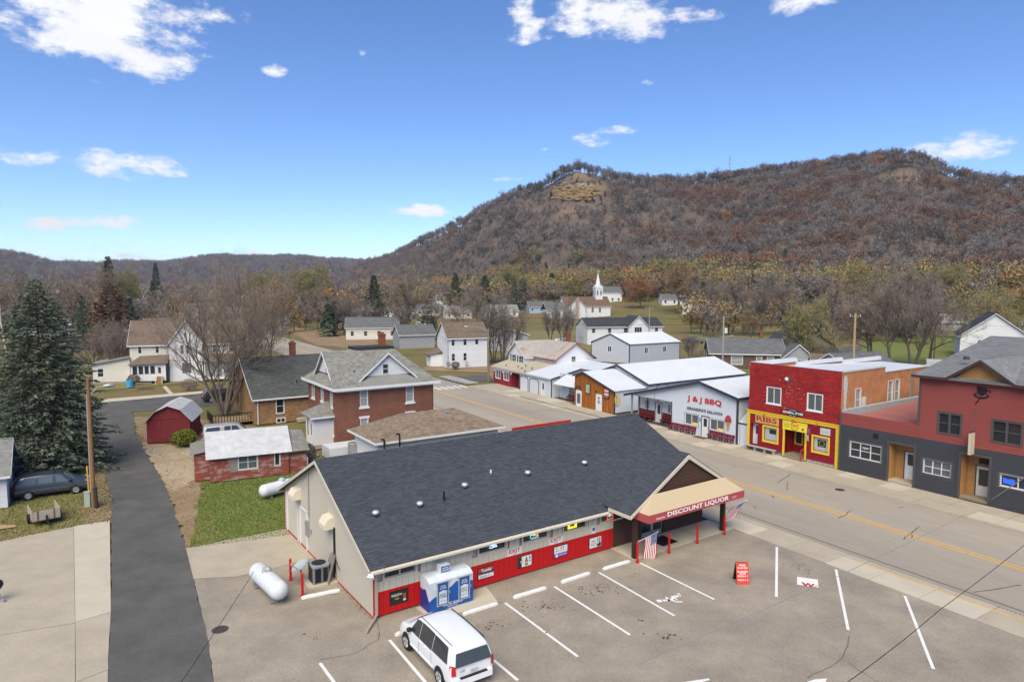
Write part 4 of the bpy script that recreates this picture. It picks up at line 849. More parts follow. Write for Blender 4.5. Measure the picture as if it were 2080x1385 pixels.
mb=MB(rf);pts=[(3.18,3.72),(3.18,3.92),(3.7,3.94)]+[(4.27+.62*math.cos(math.radians(a)),3.82+.36*math.sin(math.radians(a))) for a in range(150,20,-20)]+[(5.3,3.94),(5.34,3.7),(4.8,3.68)]+[(4.27+.62*math.cos(math.radians(a)),3.8+.33*math.sin(math.radians(a))) for a in range(-30,-160,-20)]+[(3.7,3.7)]
mb.prism(pts,.03,.07);s_=mb.build('sign_board',M_text,rs);text('GENERAL STORE',s_,rf,3.35,3.72,1.85,.19,M_textw,.075,.02);text('SMOKED MEATS',s_,rf,3.98,4.0,.6,.07,M_textw,.075);text('EST. 1911',s_,rf,4.0,3.55,.55,.07,M_textw,.075)
mb=MB(rf);mb.box(5.62,5.9,.1,.14,2.35,2.8);mb.build('hanging_pennant',mat('faded plum cloth',(.28,.10,.16),.8,.4,6),rs);mb=MB(rf);mb.box(5.56,5.8,.12,.15,1.75,2.25);mb.build('hanging_pennant',mat('straw cloth',(.50,.40,.24),.8,.4,6),rs)
for x in(1.75,4.45,6.5):mb=MB(rf);mb.tube((x,.05,3.25),(x,.35,3.32),.02);mb.lathe((x,.38,3.15),(0,0,1),[(0,.11),(.1,.07),(.17,.02)],10);mb.build('gooseneck_lamp',M_redtrim,rs)
# brick side and roof
sd_=Fr((RW,0,0),90);so=[(2.1,2.85,4.35,6.1),(7.2,7.95,4.4,6.35),(8.35,9.1,4.4,6.35)]
wall(rs,sd_,0,6.6,0,7.55,[so[0]],M_orange,.12,'brick_wall');wall(rs,sd_,6.6,14.5,0,7.15,so[1:],M_orange,.12,'brick_wall');wall(rs,sd_,14.5,22,0,6.75,[],M_orange,.12,'brick_wall')
for o in so:win(rs,sd_,*o,M_white,M_glass2,1,2,.05,.06,.05)
for(a,b,c,d) in((3.05,3.65,4.5,5.4),(12.6,13.3,5.0,6.3),(14.9,15.8,4.4,6.4)):mb=MB(sd_);mb.box(a,b,-.05,.03,c,d);mb.build('boarded_window',mat('grey white board',(.60,.62,.60),.7,.15,2),rs)
mb=MB(sd_);mb.box(10.9,11.4,.0,.12,3.5,7.0);mb.build('flue_stack',mat('grey flue brick',(.32,.25,.2),.9,.4,6),rs)
cone=MB(sd_);cone.prism([(.42,4.4),(.56,4.4),(.72,6.1),(.78,6.6),(.7,7.1),(.5,7.3),(.3,7.1),(.22,6.6),(.28,6.1)],.02,.06);cone.build('painted_cone',mat('chalky white paint',(.58,.60,.62),.8,.35,5),rs)
for i,(a,b,z) in enumerate(((0,6.6,7.55),(6.6,14.5,7.15),(14.5,22,6.75))):mb=MB(sd_);mb.box(a,b,-.35,.05,z,z+.09);mb.build('coping',M_wroof if i else mat('tin coping',(.5,.48,.45),.6,.2,3),rs)
ls_=Fr((0,RD,0),-90);mb=MB(ls_);mb.box(0,RD,-.15,0,0,6.9);mb.prism([(RD-6.6,6.9),(RD,6.9),(RD,7.55),(RD-6.6,7.55)],-.15,0);mb.build('wall',M_orange,rs)
for i,(a,b,z) in enumerate(((0,7.5,6.9),(7.5,15.4,7.2),(15.4,22,7.62))):mb=MB(ls_);mb.box(a,b,-.3,.04,z-.3,z+.05);mb.build('coping',M_wroof,rs)
mb=MB();plate(mb,((.1,.1,7.2),(RW-.1,.1,7.2),(RW-.1,RD,6.4),(.1,RD,6.4)),.1);mb.build('roof',M_wroof,rs);mb=MB(rf);mb.box(0,RW,-.25,-.0,RT-.35,RT);mb.build('parapet',M_wroof,rs);mb=MB(rf);mb.box(-.03,RW+.03,-.1,.05,RT,RT+.06);mb.build('coping',mat('red coping',(.30,.05,.05),.6),rs)
# ------------------------------------------------------------------ dark grey and red tavern
M_gclap=mat('charcoal clapboard',(.052,.053,.058),.6,.15,1.0,tint=True);M_bclap=mat('barn red clapboard',(.27,.062,.05),.6,.12,1.0,tint=True);M_oak=mat('honey wood shingle',(.42,.22,.075),.7,.2,2,tint=True);M_gtrim=mat('charcoal trim',(.075,.07,.07),.6,.1,2)
dk=thing('cup_sign_tavern','charcoal and red clapboard tavern with black cup emblem on its gable','tavern',(25.48,50.84,0),-56.02)
df=Fr((0,0,0),0);DW=19.0
lo=[(.84,3.14,1.27,2.4),(3.74,5.42,0,2.85),(6.1,7.8,1.22,2.18),(8.42,10.05,0,3.05),(10.72,12.6,1.46,2.2),(14,15.2,0,2.6)]
hi=[(6.95,8.24,4.28,5.56),(10.16,11.66,4.28,5.56),(14,15.4,4.28,5.56)]
wall(dk,df,0,DW,0,3.62,lo,M_gclap,.3,'charcoal_siding',clap=.165,lift=.055);wall(dk,df,0,5.64,3.62,4.5,[],M_bclap,.1,'red_siding',clap=.165,lift=.055)
wall(dk,df,5.64,DW,3.62,8.0,hi,M_bclap,.2,'red_siding',clap=.165,lift=.055)
wall(dk,df,7.62,11.1,8.0,8.0,[],M_oak,.1,'gable_shingles',clap=.15,gable=(8.0,9.28,9.36),lift=.03)
for a,b in((-.06,.08),):mb=MB(df);mb.box(a,b,-.05,.07,0,4.5);mb.build('corner_board',M_gtrim,dk)
mb=MB(df);mb.box(5.56,5.7,-.05,.07,4.5,8.1);mb.build('corner_board',M_gtrim,dk)
for o in hi:
 mb=MB(df)
 for q in((o[0]-.13,o[1]+.13,o[3],o[3]+.13),(o[0]-.13,o[1]+.13,o[2]-.13,o[2]),(o[0]-.13,o[0],o[2],o[3]),(o[1],o[1]+.13,o[2],o[3]),((o[0]+o[1])/2-.07,(o[0]+o[1])/2+.07,o[2],o[3])):mb.box(q[0],q[1],-.04,.06,q[2],q[3])
 mb.box(o[0],o[1],-.08,.0,(o[2]+o[3])/2-.03,(o[2]+o[3])/2+.03);w_=mb.build('window',M_gtrim,dk)
 for a,b in((o[0],(o[0]+o[1])/2),((o[0]+o[1])/2,o[1])):p=MB(df);p.face([(a,-.07,o[2]),(b,-.07,o[2]),(b,-.07,o[3]),(a,-.07,o[3])]);p.build('pane',M_glass,w_)
for o,c in((lo[0],3),(lo[2],3),(lo[4],2)):
 win(dk,df,*o,M_white,M_glass if o is not lo[2] else M_glass3,c,2 if o is not lo[4] else 1,.05,.07)
 mb=MB(df);[mb.box(q[0],q[1],-.02,.045,q[2],q[3]) for q in((o[0]-.2,o[1]+.2,o[3]+.07,o[3]+.2),(o[0]-.2,o[1]+.2,o[2]-.2,o[2]-.07),(o[0]-.2,o[0]-.07,o[2]-.07,o[3]+.07),(o[1]+.07,o[1]+.2,o[2]-.07,o[3]+.07))];mb.build('window_surround',M_gtrim,dk)
text('open',dk,df,1.75,1.95,.5,.22,M_textw,-.03,0,'window_lettering');mb=MB(df);mb.prism([(10.85,1.66),(11.45,1.62),(11.5,1.92),(11.3,1.98),(11.1,1.93),(10.85,2.0)],-.04,-.02);mb.build('blue_neon_sign',mat('blue beer neon',(.02,.08,.7),.4,emit=((.02,.1,1),.7)),dk)
for o,w_,dm in((lo[1],(4.35,5.2,.2,2.2),M_white),(lo[3],(8.95,9.85,.18,2.2),mat('cream storm door',(.62,.60,.53),.5,.1,3))):
 bf=Fr((0,1.05,0),0);wall(dk,bf,o[0],o[1],0,o[3]+.1,[w_],M_oak,.1,'entrance_wall',clap=.14,lift=.02)
 mb=MB(df);mb.face([(o[0]+.002,-.02,0),(o[0]+.002,-1.05,0),(o[0]+.002,-1.05,o[3]),(o[0]+.002,-.02,o[3])]);mb.face([(o[1]-.002,-.02,0),(o[1]-.002,-.02,o[3]),(o[1]-.002,-1.05,o[3]),(o[1]-.002,-1.05,0)]);mb.box(o[0],o[1],-1.05,-.02,o[3]-.004,o[3]+.05);mb.build('entrance_side',M_oak,dk)
 mb=MB(df);[mb.box(q[0],q[1],-.03,.06,q[2],q[3]) for q in((o[0]-.15,o[0],0,o[3]+.15),(o[1],o[1]+.15,0,o[3]+.15),(o[0],o[1],o[3],o[3]+.15))];mb.build('entrance_trim',M_gtrim,dk)
 dr_=door(dk,bf,*w_,dm,M_gtrim,M_glass,(.22,.78,.52,.93) if o is lo[1] else(.15,.85,.35,.9),.02);mb=MB(df);mb.box(o[0],o[1],-1.05,.05,.01,.17);mb.build('door_step',M_wood if o is lo[3] else M_concrete,dk)
mb=MB(bf);mb.box(9.1,9.65,.0,.12,2.4,2.72);mb.build('transom_vent',M_black,dk)
mb=MB(df);mb.box(2.55,2.9,.02,.06,3.0,3.35);mb.build('wall_vent',M_black,dk)
# cup and saucer emblem
M_emb=mat('flat black steel',(.012,.011,.012),.5);cu=MB(df)
cu.prism([(9.12,7.72),(9.7,7.62),(9.66,7.35),(9.52,7.12),(9.34,7.1),(9.2,7.22),(9.12,7.42)],.04,.07);cu.build('cup_emblem',M_emb,dk)
cu=MB(df);o_=arc(9.38,7.1,.46,0,360,24,.48)[:-1];i_=arc(9.38,7.16,.3,0,360,24,.42)[:-1]
for k in range(24):a,b=o_[k],o_[(k+1)%24];c,d=i_[(k+1)%24],i_[k];cu.face([(a[0],.05,a[1]),(b[0],.05,b[1]),(c[0],.05,c[1]),(d[0],.05,d[1])])
cu.build('saucer_emblem',M_emb,dk);cu=MB(df);hk=[(9.62,7.3),(9.72,7.48),(9.86,7.5),(9.9,7.38),(9.84,7.32)];[cu.tube((p[0],.06,p[1]),(q[0],.06,q[1]),.03,n=6) for p,q in zip(hk,hk[1:])];cu.tube((9.32,.06,6.9),(9.08,.06,6.52),.035,n=6);cu.build('handle_emblem',M_emb,dk)
# projecting sign
mb=MB(df);mb.box(9.06,9.2,.15,.75,3.2,4.6);s_=mb.build('hanging_sign',mat('aged cream sign',(.55,.50,.36),.5,.15,4),dk);mb=MB(df);mb.box(9.03,9.06,.2,.7,3.26,4.54);mb.build('sign_face',mat('sign face',(.62,.58,.44),.5,.2,6),s_);mb=MB(df);mb.box(9.0,9.03,.32,.58,3.5,4.3);mb.build('sign_print',mat('faint sign print',(.40,.35,.2),.6,.4,9),s_);mb=MB(df);mb.tube((9.13,.0,4.75),(9.13,.8,4.75),.03);mb.tube((9.13,.05,6.2),(9.13,.75,4.78),.012);mb.build('sign_bracket',M_gtrim,s_)
# roofs
M_gshing=mat('grey shingles',(.20,.205,.215),.9,.2,.8,bump=.4,bscale=40,tint=True);M_redroof=mat('faded red membrane',(.36,.14,.12),.8,.2,.8)
mb=MB();plate(mb,((0.0,.05,4.15),(5.64,.05,4.15),(5.64,16,4.6),(0.0,16,4.6)),.08);mb.build('low_roof',M_redroof,dk);mb=MB();mb.box(0,.35,-16,-.1,4.2,4.75);mb.build('roof_flashing',mat('grey flashing',(.38,.42,.46),.6,.25,3),dk);mb=MB(df);mb.box(0,5.64,-.12,.04,4.4,4.52);mb.build('parapet',M_bclap,dk)
mb=MB(Fr((5.64,24,0),-90));mb.box(0,24,-.05,0,4,8);mb.build('wall',M_bclap,dk)
rm=MB();zr=9.38;H_=Vector
plate(rm,(H_((5.3,-.35,8.1)),H_((7.35,-.35,8.1)),H_((9.36,2.2,9.34)),H_((9.36,10,11.2)),H_((5.3,10,11.2))),.1) if 0 else None
plate(rm,(H_((5.3,-.4,8.05)),H_((DW,-.4,8.05)),H_((DW,12,10.3)),H_((5.3,12,10.3))),.12);plate(rm,(H_((5.3,24.4,8.05)),H_((5.3,12,10.3)),H_((DW,12,10.3)),H_((DW,24.4,8.05))),.12)
g1,g2,gp_=H_((7.42,-.42,8.08)),H_((11.3,-.42,8.08)),H_((9.36,-.42,9.4));gb=H_((9.36,7.0,9.4));plate(rm,(g1,gp_,gb),.1);plate(rm,(g2,gb,gp_),.1);r_=rm.build('roof',M_gshing,dk)
shingles(r_,(5.3,-.4,8.07),(DW,-.4,8.07),(DW,12,10.32),(5.3,12,10.32),M_gshing,.16,.4,.014,tv=.14,seed=21);shingles(r_,gb+H_((0,0,.012)),g1+H_((0,0,.012)),gp_+H_((0,0,.012)),gb+H_((0,0,.013)),M_gshing,.16,.4,.014,tv=.14,seed=22);shingles(r_,g2+H_((0,0,.012)),gb+H_((0,0,.012)),gb+H_((0,0,.013)),gp_+H_((0,0,.012)),M_gshing,.16,.4,.014,tv=.14,seed=23)
tr=MB(df);tr.box(5.2,7.45,.38,.5,7.9,8.08);tr.box(11.25,DW,.38,.5,7.9,8.08);tr.prism([(7.38,7.95),(9.36,9.3),(9.36,9.46),(7.38,8.1)],.4,.52);tr.prism([(11.34,7.95),(9.36,9.3),(9.36,9.46),(11.34,8.1)],.4,.52);tr.build('fascia',mat('maroon black fascia',(.06,.03,.03),.5),dk)
mb=MB();mb.box(5.7,DW,-23.9,-.02,8.0,8.03);mb.build('soffit',M_gtrim,dk);mb=MB();mb.lathe((7.2,-3.0,9.1),(0,0,1),[(0,.2),(.2,.2),(.25,.05)],10);mb.build('roof_vent',M_gtrim,dk)
# ------------------------------------------------------------------ barbecue saloon
M_jmetal=mat('pale blue white ribbed steel',(.56,.60,.66),.45,.05,.6)
def ribbed(fr,parent,poly,m,step=.23,name='wall',opens=(),ztop=None,rib=.018):
 """ribbed sheet wall: flat skin with openings plus standing ribs"""
 u0,u1,z0,z1=poly;wall(parent,fr,u0,u1,z0,z1 if ztop is None else z1,list(opens),m,.12,name)
 mb=MB(fr);n=int((u1-u0)/step)
 for i in range(n+1):
  u=u0+i*(u1-u0)/n;zt=z1 if ztop is None else ztop(u);zs=z0
  for o in sorted([o for o in opens if o[0]-.04<u<o[1]+.04],key=lambda q:q[2]):
   if o[2]>zs+.02:mb.box(u-.014,u+.014,-.004,rib,zs,o[2])
   zs=o[3]
  if zt>zs+.02:mb.box(u-.014,u+.014,-.004,rib,zs,zt)
 return mb.build('wall_ribs',m,parent,kind='stuff')
jj=thing('barbecue_saloon','white metal saloon with red barbecue lettering and red benches along its front','saloon',(20.38,59.23,0),-55.45)
jf=Fr((0,0,0),0);JW=(-6.04,-4.45,.92,1.92);JW2=(-3.02,-1.46,.88,1.85);JD=(-4.0,-3.2,.05,1.95);pk=(-4.2,5.2)
ztop=lambda u:5.18-(u+4.2)/4.2*.98 if u>-4.2 else 5.18-(-4.2-u)/10.0*2.45
mb=MB(jf)
def cell(a,b,c,d):mb.face([(a,0,c),(b,0,c),(b,0,d),(a,0,d)])
ribbed(jf,jj,(-7.7,0,0,2.8),M_jmetal,.25,'wall',[JW,JW2,JD])
mb.face([(-14.0,0,2.78),(0,0,2.8),(0,0,ztop(0)),(-4.2,0,5.18),(-14.0,0,ztop(-14))]);mb.build('gable_wall',M_jmetal,jj)
rb=MB(jf);[rb.box(u-.014,u+.014,-.004,.018,2.8,ztop(u)-.05) for u in np.arange(-13.5,-.05,.25)];rb.build('wall_ribs',M_jmetal,jj,kind='stuff')
for o,c in((JW,2),(JW2,2)):
 w_=win(jj,jf,*o,M_white,M_glass3,2,1,.05,.06);mb=MB(jf);[mb.box(q[0],q[1],.02,.03,q[2],q[3]) for q in((o[0]-.09,o[1]+.09,o[3]+.06,o[3]+.09),(o[0]-.09,o[1]+.09,o[2]-.09,o[2]-.06),(o[0]-.09,o[0]-.06,o[2]-.09,o[3]+.09),(o[1]+.06,o[1]+.09,o[2]-.09,o[3]+.09))];mb.build('window_edging',M_dtrim,w_)
 mb=MB(jf);mb.box(lerp(o[0],o[1],.56),lerp(o[0],o[1],.95),-.048,-.04,o[2]+.06,o[2]+.24);mb.build('window_sign',mat('lit amber sign',(.7,.42,.05),.5,.4,8,emit=((1,.6,.05),.25)),w_)
door(jj,jf,*JD,M_white,M_dtrim,M_glass,(.22,.72,.5,.9),.03)
# recessed porch at the left end
jb=Fr((0,1.5,0),0);ro_=[(-12.95,-12.2,1.22,2.13),(-11.35,-10.5,.1,2.05),(-9.65,-8.9,1.22,2.1)]
ribbed(jb,jj,(-13.6,-7.7,0,2.8),M_jmetal,.25,'porch_wall',ro_);win(jj,jb,*ro_[0],M_white,M_glass2,2,3,.04,.06);win(jj,jb,*ro_[2],M_white,M_glass3,2,3,.04,.06);door(jj,jb,*ro_[1],M_white,M_dtrim,M_glass,(.3,.78,.42,.92),.03)
mb=MB(jf);mb.box(-7.78,-7.66,-1.5,.03,0,2.8);mb.box(-7.74,-7.66,.0,.04,0,2.8);mb.build('porch_return',M_jmetal,jj);mb=MB(jf);mb.box(-7.8,-7.7,.02,.05,.05,2.8);mb.build('porch_trim',M_dtrim,jj);mb=MB(jf);mb.box(-12.5,-12.4,-1.46,-1.4,.05,2.8);mb.build('porch_trim',M_dtrim,jj)
mb=MB(jf);mb.box(-13.45,-13.3,-.12,.03,0,2.8);mb.build('porch_post',mat('grey porch post',(.22,.25,.28),.5),jj);mb=MB(jf);mb.box(-14,-7.7,-1.5,-.02,2.74,2.8);mb.build('porch_ceiling',M_jmetal,jj)
mb=MB(jb);mb.lathe((-10.9,.1,2.35),(0,0,1),[(0,.1),(.1,.08),(.14,.02)],8);mb.build('porch_lamp',M_black,jj)
mb=MB(jf);mb.box(-.12,.05,-.05,.06,0,ztop(0));mb.build('corner_trim',M_dtrim,jj);sdf=Fr((0,0,0),90);ribbed(sdf,jj,(0,16,0,4.15),M_jmetal,.3)
mb=MB(Fr((-14.0,16,0),-90));mb.box(0,14.4,-.05,0,0,2.7);mb.build('wall',M_jmetal,jj);mb=MB(Fr((0,16,0),180));mb.prism([(0,0),(14,0),(14,2.7),(4.2,5.1),(0,4.1)],-.05,0);mb.build('wall',M_jmetal,jj)
rm=MB();a=Vector((-14.25,-.3,2.72));b=Vector((-4.2,-.3,5.26));c=Vector((.18,-.3,4.24));dy=Vector((0,16.6,0));plate(rm,(a,b,b+dy,a+dy),.06);plate(rm,(b,c,c+dy,b+dy),.06);r_=rm.build('roof',M_wroof,jj)
sm=MB();[sm.rtube(lerp(b,c,.0)+dy*t,c+dy*t,.02,.02,4,False) for t in np.linspace(.03,.98,27)];[sm.rtube(a+dy*t,b+dy*t,.02,.02,4,False) for t in np.linspace(.03,.98,27)];sm.build('roof_ribs',M_wroof,r_,kind='stuff')
fa=MB(jf);fa.prism([(-14.25,2.52),(-4.2,5.06),(-4.2,5.3),(-14.25,2.78)],.28,.36);fa.prism([(-4.2,5.06),(.2,4.02),(.2,4.28),(-4.2,5.3)],.28,.36);fa.build('fascia',M_dtrim,jj);ea=MB();ea.box(.14,.22,-16.3,.3,4.06,4.26);ea.build('eave_trim',M_dtrim,jj)
mb=MB();mb.lathe((-1.2,-6.5,4.5),(0,0,1),[(0,.25),(.25,.25),(.3,.33),(.4,.3),(.45,0)],12);mb.build('roof_vent',M_black,jj)
mb=MB(jf);[mb.tube((-9.8+x0,.3,z0),(-9.8+x1,.3,z1),.035,n=6) for x0,z0,x1,z1 in((0,3.6,.35,4.25),(.35,4.25,1.0,4.5),(1.0,4.5,1.7,4.45),(1.7,4.45,1.95,4.25))];mb.tube((-9.85,.3,2.3),(-9.85,.3,3.62),.012,n=5);mb.build('service_mast',M_dtrim,jj)
text('J & J BBQ',jj,jf,-5.8,3.06,4.05,.67,M_textr,.05,.03);text("GRANDPA'S SALOON",jj,jf,-5.84,2.34,4.17,.3,M_text,.05,.025)
ic=MB(jf);ic.prism([(-1.22,1.85),(-.74,1.85),(-.92,1.12),(-1.08,1.12)],.03,.07);s_=ic.build('ice_cream_sign',mat('waffle cone',(.52,.30,.14),.6,.3,12),jj)
ic=MB(jf);ic.prism([(-1.34,1.98),(-1.25,1.86),(-.72,1.86),(-.62,1.98),(-.66,2.2),(-.78,2.42),(-.98,2.52),(-1.18,2.42),(-1.3,2.2)],.03,.08);ic.build('ice_cream_scoop',mat('strawberry scoop',(.40,.05,.07),.6,.3,6),s_);text('ICE',s_,jf,-1.12,1.62,.28,.14,mat('dark waffle',(.25,.1,.04),.6),.08,.01)
mb=MB(jf);mb.box(-4.4,-4.14,.02,.035,1.42,1.72);s_=mb.build('blue_notice',M_textb,jj);mb=MB(jf);mb.box(-4.33,-4.22,.035,.04,1.5,1.62);mb.build('sign_mark',M_textw,s_)
# little white link building between saloon and red shop
lk=thing('link_shed','narrow white metal shed wedged between saloon and red shop','shed',jj.matrix_basis@ Vector((0,0,0)) if 0 else(20.38,59.23,0),-55.45)
mb=MB(jf);mb.box(.12,1.35,-3,.05,0,1.95);mb.build('wall',M_jmetal,lk);mb=MB(jf);mb.box(.1,1.37,-3,.1,1.95,2.05);mb.build('dark_header',M_dtrim,lk);mb=MB();plate(mb,((.1,-.0,2.05),(1.4,-.0,2.05),(1.4,1.4,3.0),(.1,1.4,3.0)),.06);mb.build('roof',mat('translucent panel',(.50,.52,.53),.5,.1,2),lk);mb=MB(jf);mb.box(.3,.32,.05,.07,.05,1.9);mb.build('door_seam',M_dtrim,lk);mb=MB(jf);mb.box(.1,1.4,-2.2,-1.5,2,3.6);mb.build('upper_wall',M_jmetal,lk)
# ------------------------------------------------------------------ wood fronted shop
M_cedar=mat('orange stained cedar',(.40,.135,.022),.55,.45,1.6,stretch=(7,7,.5),bump=.3,tint=True)
wf=thing('wood_front_shop','shop with orange board front, white side wall and white metal roof','shop',(8.32,78.31,0),-56.0)
f_=Fr((0,0,0),0);zt=lambda u:4.2-(u-.34)/5.25*1.55 if u>.34 else 4.2-(.34-u)/1.6*.5
wd=(2.5,3.58,0,1.92)
n_=32;cache=None
for i in range(n_):
 a,b=-.0+i*5.66/n_,(i+1)*5.66/n_
 mb=MB(f_);mb.tint=RND.uniform(.75,1.25);lo_=wd[3] if a<wd[1] and b>wd[0] else .03;mb.prism([(a+.006,lo_),(b-.006,lo_),(b-.006,zt(b)-.1),(a+.006,zt(a)-.1)],-.02,.02+.022*(i%2));mb.build('cedar_board',M_cedar,wf)
mb=MB(f_);mb.box(-1.4,5.66,-.1,-.03,0,2.6);mb.prism([(-1.4,2.6),(5.66,2.6),(.34,4.1),(-1.3,3.6)],-.1,-.03);mb.build('wall',M_cedar,wf)
for i in range(8):a=-1.3+i*.165;mb=MB(f_);mb.tint=RND.uniform(.75,1.2);mb.prism([(a,2.0),(a+.155,2.0),(a+.155,zt(a)-.12),(a,zt(a)-.12)],-.02,.02+.02*(i%2));mb.build('cedar_board',M_cedar,wf)
door(wf,f_,wd[0]+.08,wd[1]-.08,.0,1.86,M_white,M_white,None,None,-.02,.06);mb=MB(f_);mb.box(2.9,3.25,.03,.04,.85,1.6);mb.build('door_notice',M_grey,wf);mb=MB(f_);mb.box(2.98,3.18,.04,.045,1.15,1.35);mb.build('notice_paper',M_psw,wf)
ad=(-1.0,-.1,.0,1.85);door(wf,f_,*ad,M_white,M_white,M_glass3,(.18,.86,.18,.82),-.03,.05);mb=MB(f_);pts=arc(-.55,1.95,.62,0,180,10,.75);[mb.tube((p[0],.1,p[1]),(q[0],.1,q[1]),.06,n=6) for p,q in zip(pts,pts[1:])];mb.build('door_arch',M_dtrim,wf)
s_=sgn(wf,f_,.84,1.63,1.77,2.88,.05,M_dtrim,'lightbox_sign',.1);mb=MB(f_);mb.box(.9,1.56,.15,.156,1.83,2.82);mb.build('sign_face',mat('pale sea green print',(.42,.50,.40),.4,.4,4),s_);mb=MB(f_);mb.prism([(1.0,2.1),(1.45,2.15),(1.4,2.4),(1.1,2.5)],.156,.16);mb.build('sign_print',mat('straw print',(.60,.40,.12),.5,.4,8),s_)
s_=sgn(wf,f_,4.06,4.87,1.65,2.74,.05,M_dtrim,'price_sign',.1)
for i,m_ in enumerate((M_text,mat('salmon panel',(.58,.16,.13),.5),M_psw,M_pink,M_psw,mat('salmon panel',(.58,.16,.13),.5))):mb=MB(f_);mb.box(4.1,4.83,.15,.155,1.68+i*.175,1.68+i*.175+.165);mb.build('price_panel',m_,s_)
text('HOT BBQ',s_,f_,4.2,2.42,.5,.1,M_psw,.16,.01);text('OPEN',s_,f_,4.2,1.72,.5,.08,M_psw,.16)
mb=MB(f_);mb.tube((2.75,.05,2.25),(2.75,.2,2.25),.03);mb.lathe((2.75,.2,2.15),(0,0,1),[(0,.08),(.15,.08),(.2,.03)],8);mb.build('wall_lamp',M_black,wf)
ws=Fr((5.66,0,0),90);ribbed(ws,wf,(0,14,.05,2.65),M_jmetal,.25);mb=MB(ws);mb.box(-.06,.1,-.06,.03,0,2.7);mb.box(0,5,-.02,.03,0,.1);mb.build('corner_trim',M_dtrim,wf)
lq=MB(ws);o_=arc(.42,1.6,.42,0,360,24,1.75)[:-1];lq.prism(o_,.02,.05);s_=lq.build('liquor_sign',mat('pale yellow disc',(.62,.54,.22),.6,.2,4),wf)
for i,ch in enumerate('LIQUOR'):text(ch,s_,ws,.16,2.0-i*.22,.14,.16,M_text,.055,.012)
rm=MB();a,b,c=Vector((-1.45,-.25,3.68)),Vector((.34,-.25,4.28)),Vector((5.85,-.25,2.62));dy=Vector((0,5.3,0));plate(rm,(a,b,b+dy,a+dy),.07);plate(rm,(b,c,c+dy,b+dy),.07);r_=rm.build('roof',M_wroof,wf)
fa=MB(f_);fa.prism([(-1.45,3.5),(.34,4.1),(.34,4.3),(-1.45,3.7)],.24,.3);fa.prism([(.34,4.1),(5.88,2.44),(5.88,2.64),(.34,4.3)],.24,.3);fa.build('fascia',M_dtrim,wf)
# long metal shed behind it
ms=thing('long_metal_shed','long white metal building with low gable roof behind the wood fronted shop','building',(8.32,78.31,0),-55.8)
sh=Fr((0,5.0,0),0);mb=MB(sh);mb.prism([(-5.0,0),(6.0,0),(6.0,3.05),(1.0,4.72),(-5.0,2.75)],-.05,0);mb.build('wall',M_jmetal,ms);sr=Fr((6.0,5.0,0),90);ribbed(sr,ms,(0,17.5,0,3.05),M_jmetal,.3);mb=MB(Fr((-5,22.5,0),-90));mb.box(0,17.5,-.05,0,0,2.7);mb.build('wall',M_jmetal,ms);mb=MB(Fr((6,22.5,0),180));mb.prism([(0,0),(11,0),(11,2.75),(5,4.72),(0,3.05)],-.05,0);mb.build('wall',M_jmetal,ms)
rm=MB();a,b,c=Vector((-5.3,4.75,2.72)),Vector((.9,4.75,4.86)),Vector((6.2,4.75,3.06));dy=Vector((0,18,0));plate(rm,(a,b,b+dy,a+dy),.07);plate(rm,(b,c,c+dy,b+dy),.07);r_=rm.build('roof',M_wroof,ms)
sm=MB();[sm.rtube(b+dy*t,c+dy*t,.02,.02,4,False) for t in np.linspace(.03,.98,40)];[sm.rtube(a+dy*t,b+dy*t,.02,.02,4,False) for t in np.linspace(.03,.98,40)];sm.build('roof_ribs',M_wroof,r_,kind='stuff')
fa=MB(Fr((0,4.7,0),0));fa.prism([(-5.3,2.5),(.9,4.64),(.9,4.88),(-5.3,2.74)],-.02,.05);fa.prism([(.9,4.64),(6.24,2.82),(6.24,3.08),(.9,4.88)],-.02,.05);fa.build('fascia',M_dtrim,ms);ea=MB();ea.box(6.18,6.26,-22.8,-4.7,2.9,3.06);ea.build('eave_trim',M_dtrim,ms)
# ------------------------------------------------------------------ corner saloon with the rusty roofed house behind
cs=thing('corner_saloon','low white and red corner building backed by a white house with rusty metal roof','saloon',(-2.73,98.54,0),-60.39)
cf=Fr((0,0,0),0);CW=15.82;M_crim=mat('maroon siding',(.24,.02,.03),.6,.12,1,tint=True);M_felt=mat('tan roll roofing',(.42,.38,.29),.85,.15,.5)
cw=[(.7,2.12,.85,1.98),(3.15,4.62,.85,1.98)]
wall(cs,cf,0,5.15,0,2.05,cw,M_crim,.12,'red_siding',clap=.16);wall(cs,cf,0,5.15,2.05,2.42,[],M_white,.1,'white_frieze')
for o in cw:win(cs,cf,*o,M_white,M_glass3,2,1,.04,.09)
for u in(-.02,2.55,5.0):mb=MB(cf);mb.prism([(u,2.05),(u+.6,2.05),(u+.3,1.7)],.0,.03);mb.build('scallop_trim',M_white,cs)
rc2=(5.2,7.75);mb=MB(cf);mb.box(5.05,5.2,-1.2,.02,0,2.4);mb.build('recess_side',M_crim,cs);mb=MB(cf);mb.box(5.2,7.75,-1.25,-1.15,0,2.4);mb.build('recess_back',M_crim,cs);mb=MB(Fr((0,1.15,0),0));mb.box(5.7,6.9,.0,.06,0,2.0);mb.build('door',M_white,cs);mb=MB(cf);pts=[(5.2,1.9),(5.6,2.15),(7.35,2.15),(7.75,1.9),(7.75,2.42),(5.2,2.42)];mb.prism(pts,-.05,.02);mb.build('arch_header',M_white,cs)
wall(cs,cf,7.75,CW,0,2.45,[(13.36,14.28,0,1.95)],M_jmetal,.1,'white_panel_wall');door(cs,cf,13.42,14.22,0,1.9,M_white,M_white,M_glass,(.25,.7,.42,.86),.02)
